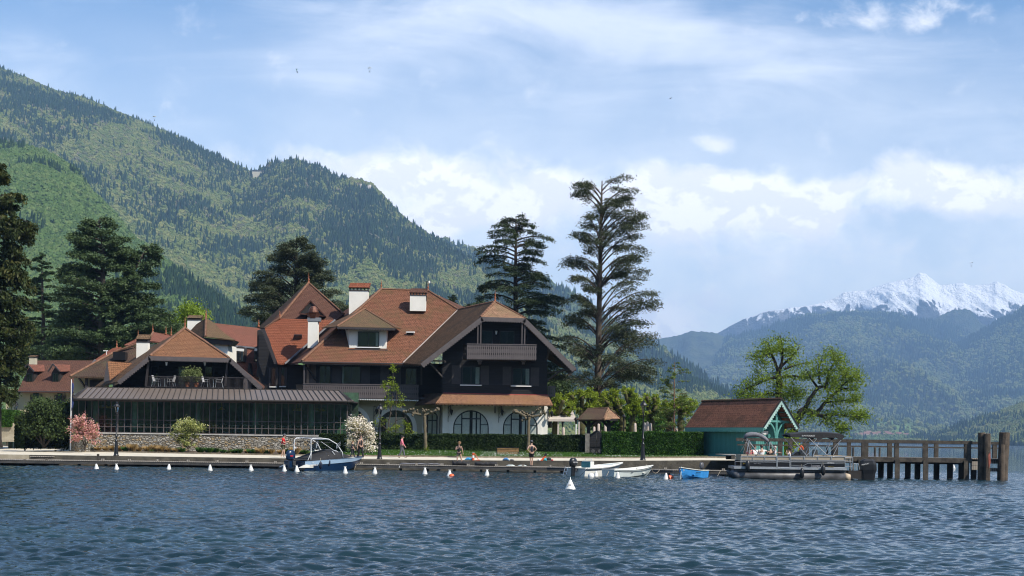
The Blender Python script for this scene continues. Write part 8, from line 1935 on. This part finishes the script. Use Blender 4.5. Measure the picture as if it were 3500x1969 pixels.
def ridgehouse(px, py, w_, h_, lab):
    p = hillpt('wooded_mountain', px, py); k = p.y/F; z0_ = W(px, py, p.y).z; o = thing('ridge_building', (p.x, p.y-30, z0_), lab, 'building')
    a = p.x-w_*k/2; b_ = p.x+w_*k/2; MB().box((a, p.y-40, z0_-20), (b_, p.y-20, z0_+h_*k*.6)).build('walls', m_render_b, o)
    MB().slab([(a-2, p.y-42, z0_+h_*k*.6), (a-2, p.y-30, z0_+h_*k), (a-2, p.y-18, z0_+h_*k*.6)], (b_-a+4, 0, 0)).build('roof', m_zinc, o)
    mb = MB(); n = max(3, int(w_/6))
    for i in range(n): x = lerp(a+2, b_-4, i/max(1, n-1)); mb.box((x, p.y-40.3, z0_+1), (x+2, p.y-40.05, z0_+h_*k*.45))
    mb.build('windows', m_dark, o)
ridgehouse(890, 598, 42, 9, 'white hotel strung along the mountain ridge'); ridgehouse(731, 548, 15, 8, 'lone chalet on the mountain skyline left of the ridge hotel'); ridgehouse(1112, 592, 16, 8, 'small white building near the top of the rounded ridge')
def para(px, py, w_, Y, tilt, mat, lab):
    c = W(px, py, Y); k = Y/F; r_ = w_*k/2; o = thing('paraglider', tuple(c), lab, 'paraglider'); secs = []
    for i in range(13):
        a = math.pi*(.12+.76*i/12); ca, sa = -math.cos(a)*r_, math.sin(a)*r_*.75
        x = ca*math.cos(tilt)-sa*math.sin(tilt); z = ca*math.sin(tilt)+sa*math.cos(tilt); secs.append([(c.x+x, c.y-1.2, c.z+z), (c.x+x, c.y, c.z+z+.5), (c.x+x, c.y+1.6, c.z+z)])
    MB().loft(secs, cap=False).build('wing', mat, o)
    q = c+Vector((0,0,-r_*1.5)); MB().lathe([(.15,-.9),(.45,-.4),(.5,.3),(.25,.8)], q, 8).build('pilot', m_canvas, o)
    mb = MB()
    for i in (1, 6, 11): mb.bar(secs[i][0], q, .06)
    mb.build('lines', m_iron, o)
m_lime = M('lime_cloth', (0.10,0.30,0.12), .8)
para(1016, 240, 9, 1500, 1.3, m_lime, 'green paraglider seen edge on, high in the sky'); para(1264, 236, 12, 1800, 0.05, m_white, 'white paraglider high above the clouds right of the green one'); para(528, 402, 12, 1900, .1, M('cream_cloth', (0.7,0.6,0.35), .8), 'cream paraglider over the left mountain ridge'); para(3320, 901, 12, 2400, .05, m_white, 'white paraglider above the snowy mountain')
c = W(2292, 336, 90); put(MB().add([c+Vector((-.10,0,-.05)), c+Vector((0,.05,0)), c+Vector((.10,0,.06)), c+Vector((.0,-.06,.01)), c+Vector((0,0,-.03))], [(0,1,3),(1,2,3),(0,3,4),(3,2,4)]).build('bird', m_iron), 'small dark bird gliding in the blue sky', 'bird')
# far village: little houses on the opposite shore
vw = [M('village_wall_%d' % i, c, .9) for i, c in enumerate(((0.5,0.46,0.40),(0.42,0.36,0.30)))]; vr = M('village_roof', (0.22,0.11,0.08), .9)
def vhouse(k):
    o = lthing('village_house', (0,0,0), 'x', 'house'); MB().box((-6,-4,0), (6,4,6.5)).build('walls', vw[k], o); MB().slab([(-6.8,-5,6.2),(-6.8,0,10),(-6.8,5,6.2)], (13.6,0,0)).build('roof', vr, o); return o
vlist = []; vh = [vhouse(0), vhouse(1)]; rsv = random.Random(12); us = set()
for i in range(24):
    px = rsv.gauss(2990, 45) if i < 18 else rsv.uniform(2850, 3300); py = 1500-abs(rsv.gauss(0, 6)) if i < 18 else 1500; p = hillpt('far_shore', px, py-6)
    s_0 = vh[i % 2]; o = s_0 if s_0.name not in us else copy_tree(s_0); us.add(s_0.name); p = Vector((p.x, p.y-15, max(p.z, 4))); o.location = p; o.rotation_euler.z = rsv.uniform(-.6,.6); s = rsv.uniform(.8,1.3); o.scale = (s,s,s)
    vlist.append((p.x/p.y, o))
for i, (_, o) in enumerate(sorted(vlist, key=lambda q: q[0])): put(o, 'tiny red-roofed house on the far shore, '+ORD[i]+' from the left', 'house', 'village houses on the far shore')
# ---------------------------------------------------------------- the air
me = bpy.data.meshes.new('haze'); x0, x1, y0, y1, z0, z1 = -5500, 6500, -2400, 14000, -1.6, 1300
me.from_pydata([(x0,y0,z0),(x1,y0,z0),(x1,y1,z0),(x0,y1,z0),(x0,y0,z1),(x1,y0,z1),(x1,y1,z1),(x0,y1,z1)], [], [(0,3,2,1),(4,5,6,7),(0,1,5,4),(1,2,6,5),(2,3,7,6),(3,0,4,7)])
hm = bpy.data.materials.new('air'); hm.use_nodes = True; hn = hm.node_tree; hn.nodes.clear()
pv = hn.nodes.new('ShaderNodeVolumePrincipled'); pv.inputs['Color'].default_value = (0.37, 0.61, 1.0, 1)
pv.inputs['Density'].default_value = 1.0e-4; pv.inputs['Anisotropy'].default_value = 0.0
ho = hn.nodes.new('ShaderNodeOutputMaterial'); hn.links.new(pv.outputs[0], ho.inputs['Volume'])
me.materials.append(hm); hzo = bpy.data.objects.new('haze', me); COL.objects.link(hzo); put(hzo, kind='stuff')
